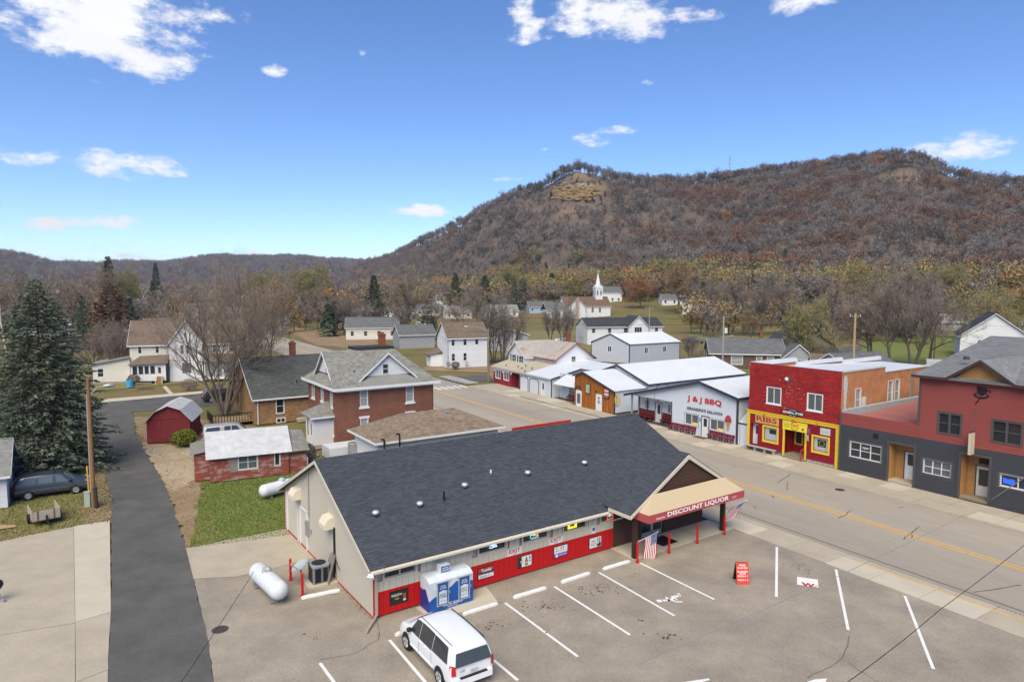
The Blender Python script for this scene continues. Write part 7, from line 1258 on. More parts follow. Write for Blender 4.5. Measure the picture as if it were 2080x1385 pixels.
def conifer(seed,h,r,lv=26,per=13,dens=34,droop=.25,nl=.34,col=L_sp,bare=.03,power=.85):
 R=np.random.default_rng(seed);tr=MB();tr.rtube((0,0,0),(0,0,h*.97),h*.02,.02,8,False);nd=Tris()
 for i in range(lv):
  t=i/(lv-1);z=h*(bare+(1-bare)*t** .92);rr=r*(1-t)** power*(1+R.uniform(-.12,.12))+.12;n=max(4,int(per*(1-.55*t)))
  for k in range(n):
   a=k*6.283/n+R.uniform(-.3,.3)+i*.9;L=rr*R.uniform(.72,1.12);d=np.array([math.cos(a),math.sin(a),0]);side=np.array([-d[1],d[0],0]);el0=.25-droop*1.6*(1-t)
   q0=np.array([0,0,z]);tip=lambda s:q0+d*L*s+np.array([0,0,L*(el0*s-droop*.5*s*s+.18*max(0,s-.7))]);tr.rtube(q0,tip(.6),.035*(1-t)+.012,.012,3,False)
   m_=max(6,int(dens*(L/r)** 1.1));tone=R.uniform(.7,1.2);S=R.uniform(.12,1,(m_,1))** .75;w=(1-S)*.34*L*R.uniform(-1,1,(m_,1))+R.normal(size=(m_,1))*.05;UZ=np.array([0,0,1.0])
   c=q0+d*L*S+UZ*L*(el0*S-droop*.5*S*S+.18*np.maximum(0,S-.7))+side*w+UZ*(-np.abs(w)*.28+R.normal(size=(m_,1))*.04);dv=d*.8+side*np.sign(w)*R.uniform(.1,.8,(m_,1))+UZ*R.uniform(-.45,.15,(m_,1));dv/= np.linalg.norm(dv,axis=1,keepdims=True);l=nl*R.uniform(.6,1.3,(m_,1));wv=np.cross(dv,R.normal(size=(m_,3)));wv=wv/np.linalg.norm(wv,axis=1,keepdims=True)*l*.22
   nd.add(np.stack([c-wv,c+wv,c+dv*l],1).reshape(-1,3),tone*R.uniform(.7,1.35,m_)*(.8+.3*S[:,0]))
 return tr,nd,col
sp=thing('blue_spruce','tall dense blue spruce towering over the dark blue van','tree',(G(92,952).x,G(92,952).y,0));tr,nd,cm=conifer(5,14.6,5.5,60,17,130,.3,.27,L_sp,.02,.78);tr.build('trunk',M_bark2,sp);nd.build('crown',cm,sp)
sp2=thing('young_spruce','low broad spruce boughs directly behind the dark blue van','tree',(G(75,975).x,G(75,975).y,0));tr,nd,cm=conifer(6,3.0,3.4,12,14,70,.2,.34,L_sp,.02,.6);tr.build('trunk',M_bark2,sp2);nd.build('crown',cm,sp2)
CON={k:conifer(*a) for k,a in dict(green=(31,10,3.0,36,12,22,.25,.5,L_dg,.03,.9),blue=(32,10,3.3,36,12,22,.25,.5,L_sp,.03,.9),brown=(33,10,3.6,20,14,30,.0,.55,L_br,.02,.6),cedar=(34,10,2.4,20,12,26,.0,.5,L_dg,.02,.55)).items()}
MESH={}
def plant(key,name,label,u,r,vtop,group=None,wscale=1.0,rot=None,v=None):
 """a tree standing at range r on the line of sight through column u, as tall as its top row vtop says"""
 if v is not None:p=G(u,v);x,y=p.x,p.y
 else:a=azel(u,600)[0];x,y=r*math.sin(a),r*math.cos(a)
 z=tz(x,y);d=ray(u,vtop);h=CAM_H+math.hypot(x,y)*d.z/math.hypot(d.x,d.y)-z;s=h/10
 t=thing(name,label,'tree',(x,y,z-.1),RND.uniform(0,360) if rot is None else rot,group);t.scale=(s*wscale,s*wscale,s)
 if key not in MESH:
  if key in PROTO:
   (lb,tw_,lf),bark,twm,lfm=PROTO[key];a=lb.build('trunk',bark,t,smooth=True);b=tw_.build('crown',twm,t);MESH[key]=[('trunk',a.data),('crown',b.data)]
   if lf.v and lfm:c=lf.build('foliage',lfm,t);MESH[key].append(('foliage',c.data))
  else:tr,nd,cm=CON[key];a=tr.build('trunk',M_bark2,t);b=nd.build('crown',cm,t);MESH[key]=[('trunk',a.data),('crown',b.data)]
 else:
  for n,me in MESH[key]:obj(n,me,t)
 return t
TL=[ # key, name, label, column, range, top row, width
 ('vase','bare_elm','tall vase shaped bare tree left of the white corner house',821,166,522,1.0),('round','bare_tree','dark bare tree over the porch cottage, left of the vase shaped elm',697,205,572,1.0),('wide','bare_tree','spreading bare tree beside the blue cottage',655,235,570,1.1),
 ('multi','bare_clump','slender bare stems beside the wooden light pole at the crossing',1002,126,588,.8),('multi','bare_clump','dark many stemmed bare tree right of the light pole at the crossing',1024,124,592,1.05),('multi','bare_sapling','thin bare tree left of the rusty roof chimney',1118,170,610,.8),('multi','bare_sapling','pair of bare stems right of the rusty roof chimney',1143,165,604,.9),('multi','bare_sapling','bare sapling standing in the back lawn before the church',1158,190,612,.8),
 ('wide','bare_tree','small spreading bare tree before the pale ranch house',935,205,592,1.1),('round','bare_tree','reddish bare tree left of the pale ranch house',888,230,600,1.0),('vase','bare_tree','bare tree right of the pale ranch house',968,240,590,1.1),
 ('orange','orange_maple','broad glowing orange maple right of the steeple church',1303,320,552,1.25),('golden','golden_tree','tall tree with golden top right of the orange maple',1377,300,514,1.05),('golden','golden_tree','thin golden tree behind the steeple',1240,380,548,1.2),('pale','pale_willow','pale yellowish willow left of the steeple',1165,380,538,1.35),
 ('round','grove_tree','leftmost bare tree of the grove behind the black pickup',1440,235,545,1.1),('vase','grove_tree','second bare tree of the grove behind the stone bungalow',1490,225,538,1.1),('round','grove_tree','wide bare tree above the stone bungalow chimney',1545,215,545,1.15),('vase','grove_tree','bare tree right of the stone bungalow chimney',1600,220,540,1.1),('wide','grove_tree','low bare tree at the back of the grove',1465,290,560,1.1),
 ('golden','russet_tree','small rust coloured tree right of the parked pickup',1528,185,622,.95),('yellow','yellow_green_tree','small yellow green tree beside the olive house',1640,128,600,.75),('yellow','yellow_willow','big yellow green willow above the row of bare trees',1770,255,524,1.15),('multi','pale_ash','grey bare ash right of the yellow willow',1835,230,505,1.1),
 ('vase','street_tree','leftmost tall bare tree behind the wooden power pole',1700,150,548,1.05),('wide','street_tree','forked bare tree just right of the wooden power pole',1775,140,540,1.0),('vase','street_tree','bare tree with leaning trunk in the middle of the row',1815,136,545,1.05),('multi','street_tree','many stemmed bare tree near the church lawn pole',1862,138,552,1.05),('round','street_tree','rightmost bare tree of the row beside the lawn',1895,150,560,1.1),
 ('pale','pale_birch','pale barked tree left of the white chapel',2010,190,578,1.1),('yellow','yellow_bush_tree','yellow tree behind the white chapel',2065,200,572,1.1),('yellow','yellow_bush_tree','small yellow green tree left of the pale birch',1965,230,590,.9),('yellow','yellow_bush_tree','round green tree below the dark hillside house',1925,300,530,1.0),
 ('wide','old_elm','dark spreading bare tree behind the spruce top',128,190,530,1.25),('round','old_elm','broad bare tree at the far left behind the spruce',40,200,535,1.2),('wide','old_elm','bare tree left of the tall green conifer',185,250,525,1.2),('golden','golden_tree','golden brown tree at the far left edge',5,230,560,1.2),('yellow','yellow_poplar','yellow tree touching the tall green conifer',243,300,530,.8),('green','green_conifer','tall narrow green conifer on the left plain',222,290,522,.75),('blue','blue_conifer','small blue conifer behind the spruce',166,180,600,.8),('brown','brown_cone_tree','brown cone shaped tree beside the white gabled house',225,165,577,.9),('green','green_conifer','thin dark conifer left of the big bare tree',318,420,535,.6),
 ('vase','bare_tree','tall bare tree right behind the farmhouse',470,150,528,1.1),('golden','amber_tree','thin amber leaved tree right of the big many stemmed tree',545,120,545,.8),('yellow','yellow_green_tree','green topped tree above the white cottage',630,300,530,1.1),('round','bare_tree','grey bare tree above the white cottage roof',590,260,555,1.1),('yellow','yellow_green_tree','dark yellow green tree left of the white cottage',530,330,540,.9),('wide','bare_tree','low bare tree between the farmhouse and the trailer home',205,130,632,1.0),('round','bare_tree','bare brush tree left of the farmhouse addition',180,120,650,1.1),('multi','bare_tree','leaning bare tree at the left end of the farmhouse',232,116,640,.9),
 ('green','evergreen_cone','dark evergreen cone left of the vase shaped elm',760,240,560,.95),('cedar','round_cedar','rounded dark cedar left of the white corner house',868,185,617,1.35),('green','evergreen','dark evergreen left of the golden willow below the bluff',925,330,555,1.0),('green','evergreen','wide dark evergreen beneath the golden willow',985,330,560,1.3),('cedar','evergreen','dark evergreen right of the golden willow',1062,350,566,1.2),('blue','blue_conifer','blue spruce beside the foot of the bluff house',1045,340,570,1.0),('yellow','golden_willow','bright yellow willow at the foot of the bluff',1033,420,535,1.1),('round','bare_tree','bare birch before the evergreens',960,300,560,.9),
 ('multi','bare_bush','bare bush tree beside the black pickup',1405,135,668,1.0),('wide','bare_bush','bare shrub left of the stone bungalow',1425,122,700,1.2)]
for key,nm,lb,u,r,vt,ws_ in TL:plant(key,nm,lb,u,r,vt,None,ws_)
bt=thing('white_birch','leafless birch with white forked trunk at the far left edge','tree',(G(18,760).x,G(18,760).y,0));mb=MB()
for a,b,r0,r1 in(((0,0,0),(-.3,0,4.5),.22,.16),((-.3,0,4.5),(-1.0,.2,8.5),.15,.1),((-.3,0,4.5),(1.2,.1,8.3),.13,.08),((1.2,.1,8.3),(2.6,0,11.2),.08,.03),((-1.0,.2,8.5),(-.8,0,11.5),.1,.04),((.6,0,7),(1.1,0,10.5),.07,.03)):mb.rtube(a,b,r0,r1,7,False)
mb.build('trunk',M_birch,bt)
# shrubs
def shrub(name,label,u,v,h,w,m,seed,n=900,sz=.08,cat='shrub',stems=True):
 R=np.random.default_rng(seed);p=G(u,v);t=thing(name,label,cat,(p.x,p.y,0));st_=MB();lf=Tris()
 for k in range(16):a=R.uniform(0,6.28);st_.rtube((0,0,0),(math.cos(a)*w*.45*R.uniform(.3,1),math.sin(a)*w*.45*R.uniform(.3,1),h*R.uniform(.6,.95)),.02,.006,3,False)
 for k in range(n):
  d=unit(R.normal(size=3));rr=R.uniform(.35,1)** .5;c=np.array([d[0]*w*.5*rr,d[1]*w*.5*rr,h*.52+d[2]*h*.48*rr]);c[2]=max(.05,c[2]);a=unit(R.normal(size=3)+d*.5)*sz;b=unit(np.cross(a,R.normal(size=3)))*sz*.5;lf.add([c-a,c+b,c+a],R.uniform(.55,1.4));lf.add([c-a,c+a,c-b],R.uniform(.55,1.4))
 st_.build('stems',M_bark2,t);lf.build('foliage',m,t);return t
shrub('yellow_green_bush','yellow green bush in front of the gambrel shed',376,906,1.55,2.0,leafmat('bright bush leaf',(.20,.21,.03)),1,2600,.09);shrub('brown_bush','dry brown bush left of the yellow green bush',357,902,1.1,1.2,L_ru,2,700,.07)
shrub('dry_hedge','dry brown shrubs under the spruce boughs',140,935,1.6,4.5,L_ru,3,2600,.09);shrub('green_undergrowth','yellow green undergrowth beneath the spruce',128,905,1.4,3.0,leafmat('undergrowth leaf',(.24,.23,.05)),4,1500,.09);shrub('reddish_bush','small reddish bush at the white corner house',925,750,1.4,1.6,L_ru,5,900,.08);shrub('reddish_bush','orange brown bush by the farmhouse porch',272,782,1.6,1.8,L_ru,6,900,.09);shrub('dry_bush','dry twiggy bush in the farmhouse lawn',385,792,1.6,2.6,M_twig,7,1600,.07)  # undergrowth has its own yellow green leaf tone
shrub('green_bush','dark bush behind the rusty roofed house',1160,715,2.0,2.4,L_dg,8,1500,.1);shrub('vine_tangle','dry vine tangle at the corner of the peeling shed lean-to',628,940,1.6,1.2,M_twig2,9,1600,.07)
# ------------------------------------------------------------------ woodland that nobody could count: instanced over the slopes
PC=bpy.data.collections.new('tree_prototypes')
def far_proto(name,seed,kind,m,n=260,r=.36,z0=.28,sz=.05):
 R=np.random.default_rng(seed);T3=Tris()
 def limb(p,q,w):s=unit(np.cross(np.array(q)-p,[R.normal(),R.normal(),.1]))*w;T3.add([p-s,p+s,q],.75);s2=unit(np.cross(np.array(q)-p,s))*w;T3.add([p-s2,p+s2,q],.6)
 if kind== 'conifer':
  for i in range(n):
   t=R.uniform(0,1)** .7;a=R.uniform(0,6.28);rr=r*(1-t)*R.uniform(.5,1.1);c=np.array([math.cos(a)*rr,math.sin(a)*rr,.04+.94*t]);d=np.array([math.cos(a),math.sin(a),-.5])*sz*1.5;s=np.array([-math.sin(a),math.cos(a),0])*sz;T3.add([c-s,c+s,c+d],R.uniform(.6,1.3))
 else:
  limb(np.zeros(3),np.array([R.normal()*.02,R.normal()*.02,.55]),.022)
  cl=[np.array([R.normal()*r*.5,R.normal()*r*.5,R.uniform(z0+.12,.88)]) for _ in range(14)]
  for c in cl:limb(np.array([0,0,R.uniform(.2,.5)]),c,.012)
  for i in range(n):
   if kind== 'bare':
    b=cl[R.integers(len(cl))]*R.uniform(.75,1.0);d=unit(R.normal(size=3)*np.array([1,1,.7])+np.array([b[0],b[1],.45])*1.6);L=R.uniform(.08,.22);w=unit(np.cross(d,R.normal(size=3)))*sz*R.uniform(.10,.22);T3.add([b-w,b+w,b+d*L],R.uniform(.6,1.4))
   else:
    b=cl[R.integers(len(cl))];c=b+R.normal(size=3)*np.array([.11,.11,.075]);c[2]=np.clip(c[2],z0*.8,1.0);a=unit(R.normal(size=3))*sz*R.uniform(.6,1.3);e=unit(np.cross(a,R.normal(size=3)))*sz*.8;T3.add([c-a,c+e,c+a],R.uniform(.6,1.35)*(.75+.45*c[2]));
 me=T3.build(name,m,'mesh');o=bpy.data.objects.new(name,me);PC.objects.link(o);return o
M_fg=mat('grey mauve twig mass',(.245,.212,.195),.95,.2,.02,tint=True);M_fd=mat('dark twig mass',(.13,.112,.10),.95,.2,.02,tint=True);M_fb=mat('brown twig mass',(.225,.165,.128),.95,.2,.02,tint=True)
FP=[('p00_grey','bare',M_fg,420,.40,.05),('p01_grey','bare',M_fg,360,.34,.05),('p02_dark','bare',M_fd,420,.38,.055),('p03_brown','bare',M_fb,420,.40,.05),('p04_russet','leaf',L_ru,330,.36,.05),('p05_olive','leaf',L_ol,420,.38,.05),('p06_yellowgreen','leaf',L_yg,460,.40,.05),('p07_orange','leaf',L_or,420,.40,.05),('p08_conifer','conifer',L_dg,300,.26,.07),('p09_gold','leaf',L_gd,380,.38,.045),('p10_slender','bare',M_fd,220,.26,.05)]
for i,(n_,k_,m_,c_,r_2,s_2) in enumerate(FP):far_proto(n_,100+i,k_,m_,c_,r_2,.18 if i!= 10 else .5,s_2)
def scatter(name,label,P,var,scl,cat='woodland'):
 n=len(P);me=bpy.data.meshes.new(name);me.vertices.add(n);me.vertices.foreach_set('co',np.asarray(P,np.float32).ravel());me.update()
 R=np.random.default_rng(n);a=me.attributes.new('variant','INT','POINT');a.data.foreach_set('value',np.asarray(var,np.int32));a=me.attributes.new('size','FLOAT_VECTOR','POINT');s3=np.stack([scl*R.uniform(.85,1.25,n),scl*R.uniform(.85,1.25,n),scl],-1);a.data.foreach_set('vector',s3.astype(np.float32).ravel());a=me.attributes.new('turn','FLOAT','POINT');a.data.foreach_set('value',R.uniform(0,6.28,n).astype(np.float32))
 o=obj(name,me,None,'stuff');tag(o,label,cat);t=bpy.data.node_groups.new(name,'GeometryNodeTree');t.interface.new_socket('Geometry',in_out='INPUT',socket_type='NodeSocketGeometry');t.interface.new_socket('Geometry',in_out='OUTPUT',socket_type='NodeSocketGeometry')
 gi,go=t.nodes.new('NodeGroupInput'),t.nodes.new('NodeGroupOutput');ci=t.nodes.new('GeometryNodeCollectionInfo');ci.inputs['Collection'].default_value=PC;ci.inputs['Separate Children'].default_value=True;ci.inputs['Reset Children'].default_value=True
 ip=t.nodes.new('GeometryNodeInstanceOnPoints');ip.inputs['Pick Instance'].default_value=True
 def na(nm,ty):x=t.nodes.new('GeometryNodeInputNamedAttribute');x.data_type=ty;x.inputs['Name'].default_value=nm;return x.outputs['Attribute']
 cx=t.nodes.new('ShaderNodeCombineXYZ');t.links.new(na('turn','FLOAT'),cx.inputs[2]);t.links.new(gi.outputs[0],ip.inputs['Points']);t.links.new(ci.outputs[0],ip.inputs['Instance']);t.links.new(na('variant','INT'),ip.inputs['Instance Index']);t.links.new(cx.outputs[0],ip.inputs['Rotation']);t.links.new(na('size','FLOAT_VECTOR'),ip.inputs['Scale']);t.links.new(ip.outputs[0],go.inputs[0])
 md=o.modifiers.new('scatter','NODES');md.node_group=t;return o
def hill_forest():
 R=np.random.default_rng(3);n=30000;a=R.uniform(B_az[1],.95,n);db=np.interp(a,B_az,B_base);dr=np.interp(a,B_az,B_r);s=R.uniform(0,1,n);r=np.sqrt((db-30)** 2+s*((dr+25)** 2-(db-30)** 2));x,y=r*np.sin(a),r*np.cos(a);z=terrain(x,y);u,v=proj_arr(x,y,z)
 ar=(.5*((dr+25)** 2-(db-30)** 2));keep=R.uniform(0,1,n)<np.clip(ar/ar.max(),0,1)*.62;keep&= R.uniform(0,1,n)>bare_at(u,v)*1.15;keep&=~((np.abs(u-1170)<66)&(v>358)&(v<428));rel=(r-db)/(dr-db)
 x,y,z,u,v,rel,r=(q[keep] for q in(x,y,z,u,v,rel,r));n=len(x);f=vnoise(x,y,30)*.75+R.normal(size=n)*.4;g2=vnoise(x+900,y,40)*.5+R.normal(size=n)*.4;var=np.select([f<-.5,f<-.1,f<.4,f<1.05],[2,0,1,3],4)
 low=rel<.16;var=np.where(low&(g2>.12),np.where(g2>.8,6,np.where(g2>.42,5,9)),var);var=np.where((rel<.35)&(g2<-.75),5,var);var=np.where((rel<.45)&(R.uniform(0,1,n)<.03),8,var);var=np.where(R.uniform(0,1,n)<.003,7,var);var=np.where((R.uniform(0,1,n)<.10)&(u>1400)&(rel>.3),4,var);ru=vnoise(x+500,y+200,34);var=np.where((ru>.45)&(R.uniform(0,1,n)<.6)&(u>1250),4,var);var=np.where((u<1230)&(rel<.5)&(vnoise(x,y+77,30)>.1)&(R.uniform(0,1,n)<.4),np.where(R.uniform(0,1,n)<.4,8,5),var);lowb=(rel<.22)&(vnoise(x+50,y,38)>.0)&(R.uniform(0,1,n)<.55);var=np.where(lowb,R.choice([5,5,6,9,3],n),var)
 scl=R.uniform(6,14.5,n)*np.where(low,1.1,1.0);scl=np.where(var== 8,scl*.7,scl);scatter('hillside_forest','bare grey and russet woodland covering the bluff',np.stack([x,y,z-.4],-1),var,scl)
 n=760;a=np.linspace(B_az[1],.93,n)+R.normal(size=n)*.002;dr=np.interp(a,B_az,B_r)+R.uniform(-14,10,n);x,y=dr*np.sin(a),dr*np.cos(a);z=terrain(x,y);u,v=proj_arr(x,y,z);k=R.uniform(0,1,n)>bare_at(u,v+12)*.4
 scatter('ridge_trees','line of thin trees along the crest of the bluff',np.stack([x,y,z-.6],-1)[k],np.where(R.uniform(0,1,n)<.07,4,np.where(R.uniform(0,1,n)<.3,1,10))[k],R.uniform(9.5,15.5,n)[k])
 n=5200;a=R.uniform(-1.0,azel(760,500)[0],n);r=1500+1120*R.uniform(0,1,n)** .6;x,y=r*np.sin(a),r*np.cos(a);z=terrain(x,y);scatter('far_ridge_forest','dark wooded ridge on the far left skyline',np.stack([x,y,z-1],-1),R.choice([0,0,1,2,2,3,4],n),R.uniform(17,29,n))
hill_forest()
def valley():
 R=np.random.default_rng(8);n=9000;a=R.uniform(-.98,.98,n);r=np.sqrt(R.uniform(170** 2,760** 2,n));x,y=r*np.sin(a),r*np.cos(a);z=terrain(x,y);u,v=proj_arr(x,y,z);db=np.interp(a,B_az,B_base);right=a>azel(830,500)[0]
 k=np.where(right,(r>200)&(r<db+10),True)&(R.uniform(0,1,n)<np.where(right,.75,.95*np.clip(r/420,.5,1.5)))
 s=x*T_.x+y*T_.y;nn_=x*N_.x+y*N_.y;k&=~((nn_>28)&(nn_<52));k&=~((np.abs(u-1160)<95)&(r<345));k&=~((np.abs(u-1310)<55)&(r<340));k&=~((u>880)&(u<1090)&(r>380)&(r<520)&(R.uniform(0,1,n)<.9));k&=~((u>1900)&(r<270));k&=~(right&(u<1400)&(r<300));k&=~((u>1040)&(u<1200)&(r<330))
 for h in[o for o in COL.objects if o.get('category') in('house','church','shed','hall') and o.location.length>150]:
  hx,hy=h.location.x,h.location.y;d=np.hypot(x-hx,y-hy);k&= d>16;rr=math.hypot(hx,hy);hu=project(hx,hy,0)[0];k&=~((np.abs(u-hu-14)<16)&(r<rr)&(r>rr-60)&(R.uniform(0,1,n)<.75))
 x,y,z,u,r,right=(q[k] for q in(x,y,z,u,r,right));n=len(x);f=vnoise(x,y,45)*.5+R.normal(size=n)*.5;var=np.select([f<-.6,f<-.2,f<.25,f<.6,f<.85],[2,0,3,1,9],5);var=np.where(right&(r>340)&(R.uniform(0,1,n)<.38),R.choice([5,5,6,9,4],n),var);var=np.where(R.uniform(0,1,n)<.045,8,var);var=np.where(R.uniform(0,1,n)<.02,7,var)
 scatter('valley_trees','mixed autumn trees filling the valley floor beyond the town',np.stack([x,y,z-.3],-1),var,R.uniform(9,16,n)*np.where(r<300,.9,1.08))
 # far plain on the left
 n=4200;a=R.uniform(-.98,azel(850,500)[0],n);r=np.sqrt(R.uniform(740** 2,1550** 2,n));x,y=r*np.sin(a),r*np.cos(a);z=terrain(x,y);scatter('plain_trees','brown tree belts across the far left plain',np.stack([x,y,z-.3],-1),R.choice([0,2,3,3,1,5,9,4],n),R.uniform(9,16,n))
valley()
# sandstone cliff below the bluff top: stacked ledges
def hit(u,v):
 d=ray(u,v);h=math.hypot(d.x,d.y);rr=np.linspace(380,760,400);x,y=d.x/h*rr,d.y/h*rr;k=np.argmax(terrain(x,y)>= CAM_H+rr*d.z/h);return float(rr[k])
def cliff():
 R=np.random.default_rng(5);t=thing('sandstone_cliff','layered yellow sandstone cliff high on the bluff','cliff',(0,0,0));m1=mat('yellow sandstone',(.40,.28,.12),.9,.45,.12,col2=(.17,.11,.06),stretch=(1,1,3));m2=mat('pale weathered rock',(.42,.35,.26),.9,.4,.15,col2=(.2,.15,.1))
 for k in range(17):
  v0=374+k*2.0;ua=1116+abs(R.normal())*9+(10 if k<4 else 0)+max(0,10-k)*.6;ub=1226-abs(R.normal())*14-(22 if k>12 else 0)-(14 if k<5 else 0);n=int((ub-ua)/3.6);row=[];mb=MB()
  for i in range(n+1):
   u=ua+(ub-ua)*i/n+R.normal()*.7;v=v0+vnoise(u,k*9.0,9)*2.2+(u-1170)*.03;rr=hit(u,v)-3.5+R.uniform(-1.8,1.8)+vnoise(u,v,5)*2.2;d=ray(u,v);h=math.hypot(d.x,d.y);row.append(Vector((d.x/h*rr,d.y/h*rr,CAM_H+rr*d.z/h)))
  for p,q in zip(row,row[1:]):
   if R.random()<.12:continue
   hgt=1.2*R.uniform(.5,1.25);bk_=Vector((p.x,p.y,0)).normalized()*9;mb.raw([p,q,q+Vector((0,0,hgt)),p+Vector((0,0,hgt*.8))]);mb.raw([p+Vector((0,0,hgt*.8)),q+Vector((0,0,hgt)),q+bk_+Vector((0,0,hgt+2)),p+bk_+Vector((0,0,hgt+2))]);mb.raw([p,p+bk_,q+bk_,q]);mb.raw([p,p+Vector((0,0,hgt*.8)),p+bk_]);mb.raw([q,q+Vector((0,0,hgt)),q+bk_])
  mb.build('rock_ledge',m2 if k<4 else m1,t)
 P=[]
 for k in range(70):u,v=R.uniform(1105,1235),R.uniform(362,428);u,v=(u,v) if not(1122<u<1220 and 378<v<404) else(u,376+R.normal()*2);rr=hit(u,v);d=ray(u,v);h=math.hypot(d.x,d.y);P.append((d.x/h*rr,d.y/h*rr,CAM_H+rr*d.z/h-.5))
 scatter('cliff_scrub','dark scrub growing around the sandstone cliff',np.array(P),R.choice([2,0,8,3],70),R.uniform(3,7,70),'scrub')
cliff()
tw=thing('radio_mast','thin radio mast with antenna rings on the ridge','mast',(0,0,0));a,zz_=horizon_pt(1482,345,790);x,y=790*math.sin(a),790*math.cos(a);tw.location=(x,y,tz(x,y));mb=MB();mb.rtube((0,0,0),(0,0,27),.35,.2,6);mb.build('pole',M_gpole,tw)
for z in(19,23,26):mb=MB();[mb.rtube((1.3*math.cos(t),1.3*math.sin(t),z-.9),(1.3*math.cos(t),1.3*math.sin(t),z+.9),.22,.22,5) for t in(0,2.1,4.2)];[mb.rtube((0,0,z),(1.3*math.cos(t),1.3*math.sin(t),z),.1,.1,4) for t in(0,2.1,4.2)];mb.build('antenna',M_gpole,tw)
# ------------------------------------------------------------------ vehicles
def paint(n,c,rough=.3,coat=.6):return mat(n,c,rough,.05,2.0,spec=.5,coat=coat)
M_rim=mat('alloy rim',(.48,.49,.50),.35,metal=.7);M_tail=mat('red tail lamp',(.48,.012,.015),.2,spec=.6);M_lamp=mat('clear lamp',(.62,.63,.64),.15,spec=.6);M_vglass=mat('tinted car glass',(.035,.04,.044),.05,spec=.7);M_vglass2=mat('car glass with painted sky sheen',(.09,.115,.12),.08,spec=.7)  # second car glass: sky reflection put into a paler base colour
def car(name,label,loc,rot,stn,pm,wheels,wr,panes,scale=.909,cat='van',glass=None,trim=None,rear_win=None,lamps=True,plate_=True):
 t=thing(name,label,cat,loc,rot);t.scale=(scale,)*3;zs=.24;glass=glass or M_vglass
 def prof(q):
  x,zb,zt,wl,wb,wt,rk=q;P=[(wl*.9,zs),(wl,zs+.1),(wl*1.01,zs+(zb-zs)*.55),(wb,zb),(lerp(wb,wt,.5),lerp(zb,zt,.52)),(wt,zt-.05),(wt*.82,zt),(0,zt+.015)]
  return[Vector((x+rk*max(0,(z-zb)/max(zt-zb,.01)),y,z)) for y,z in P]
 pr=[prof(q) for q in stn];xs=[q[0] for q in stn]
 def S(x,j):
  i=max(0,min(len(xs)-2,next((k for k in range(len(xs)-1) if x<xs[k+1]),len(xs)-2)));f=(x-xs[i])/(xs[i+1]-xs[i]);a=int(min(6,math.floor(j)));g=j-a
  return pr[i][a].lerp(pr[i][a+1],g).lerp(pr[i+1][a].lerp(pr[i+1][a+1],g),f)
 mb=MB();fl=lambda v:Vector((v.x,-v.y,v.z));ids=[]
 for p in pr:ids.append([mb.pt(v) for v in p]+[mb.pt(fl(v)) for v in p[-2::-1]])
 for a,b in zip(ids,ids[1:]):
  for j in range(len(a)-1):mb.f.append([a[j],b[j],b[j+1],a[j+1]]);mb.t.append(1.0)
  mb.f.append([a[-1],b[-1],b[0],a[0]]);mb.t.append(1.0)
 mb.f.append(ids[0][::-1]);mb.f.append(ids[-1]);mb.t+=[1.0,1.0];body=mb.build('body',pm,t,smooth=True);fix_normals(body)
 md=body.modifiers.new('round','SUBSURF');md.levels=md.render_levels=2
 for(nm,x0,x1,j0,j1,sk,both) in panes:
  for sgn_ in((1,-1) if both else(1,)):
   g=MB();nx,nj=6,3;grid=[]
   for i in range(nx+1):
    for k in range(nj+1):
     jj_=j0+(j1-j0)*k/nj;x=x0+(x1-x0)*i/nx;x+= sk[0]*(k/nj)*(1-i/nx)+sk[1]*(k/nj)*(i/nx);p=S(x,jj_);e=.02;du=S(x+e,jj_)-p;dv=S(x,min(7,jj_+.05))-p;n=du.cross(dv);n=n.normalized() if n.length>0 else Vector((0,0,1));n=-n if(n.y<0 if not nm== 'windscreen' else n.z<0) else n;p=p+n*.012;grid.append(p if sgn_>0 else fl(p))
   q=[g.pt(v) for v in grid]
   for i in range(nx):
    for k in range(nj):a=i*(nj+1)+k;g.f.append([q[a],q[a+nj+1],q[a+nj+2],q[a+1]]);g.t.append(1.0)
   if nm== 'windscreen':
    q=[g.pt(fl(v)) for v in grid]
    for i in range(nx):
     for k in range(nj):a=i*(nj+1)+k;g.f.append([q[a],q[a+1],q[a+nj+2],q[a+nj+1]]);g.t.append(1.0)
   g.build(nm,glass,t,smooth=True)
 W_=max(q[3] for q in stn)
 for x in wheels:
  for s in(1,-1):
   mb=MB();mb.lathe((x,-s*(W_-.0),wr+.03),(0,s,0),[(-.08,wr*1.2),(.012,wr*1.2),(.012,0)],20);mb.build('wheel_arch',M_black,t)
   mb=MB();mb.lathe((x,-s*(W_-.16),wr),(0,s,0),[(0,wr*.6),(0,wr*.96),(.04,wr),(.16,wr),(.2,wr*.95),(.19,wr*.68)],20);w_=mb.build('wheel',M_tyre,t,smooth=True)
   mb=MB();mb.lathe((x,-s*(W_-.16),wr),(0,s,0),[(.17,wr*.7),(.195,wr*.66),(.175,wr*.5),(.19,wr*.2),(.2,0)],20);mb.build('rim',M_rim,w_)
   mb=MB();[mb.rtube((x+math.cos(a)*wr*.25,s*(W_+.03),wr+math.sin(a)*wr*.25),(x+math.cos(a)*wr*.6,s*(W_+.03),wr+math.sin(a)*wr*.6),.035,.05,4) for a in(.3,1.55,2.8,4.07,5.3)];mb.build('spokes',M_rim,w_,kind='stuff')
 xr,xf=xs[0],xs[-1]
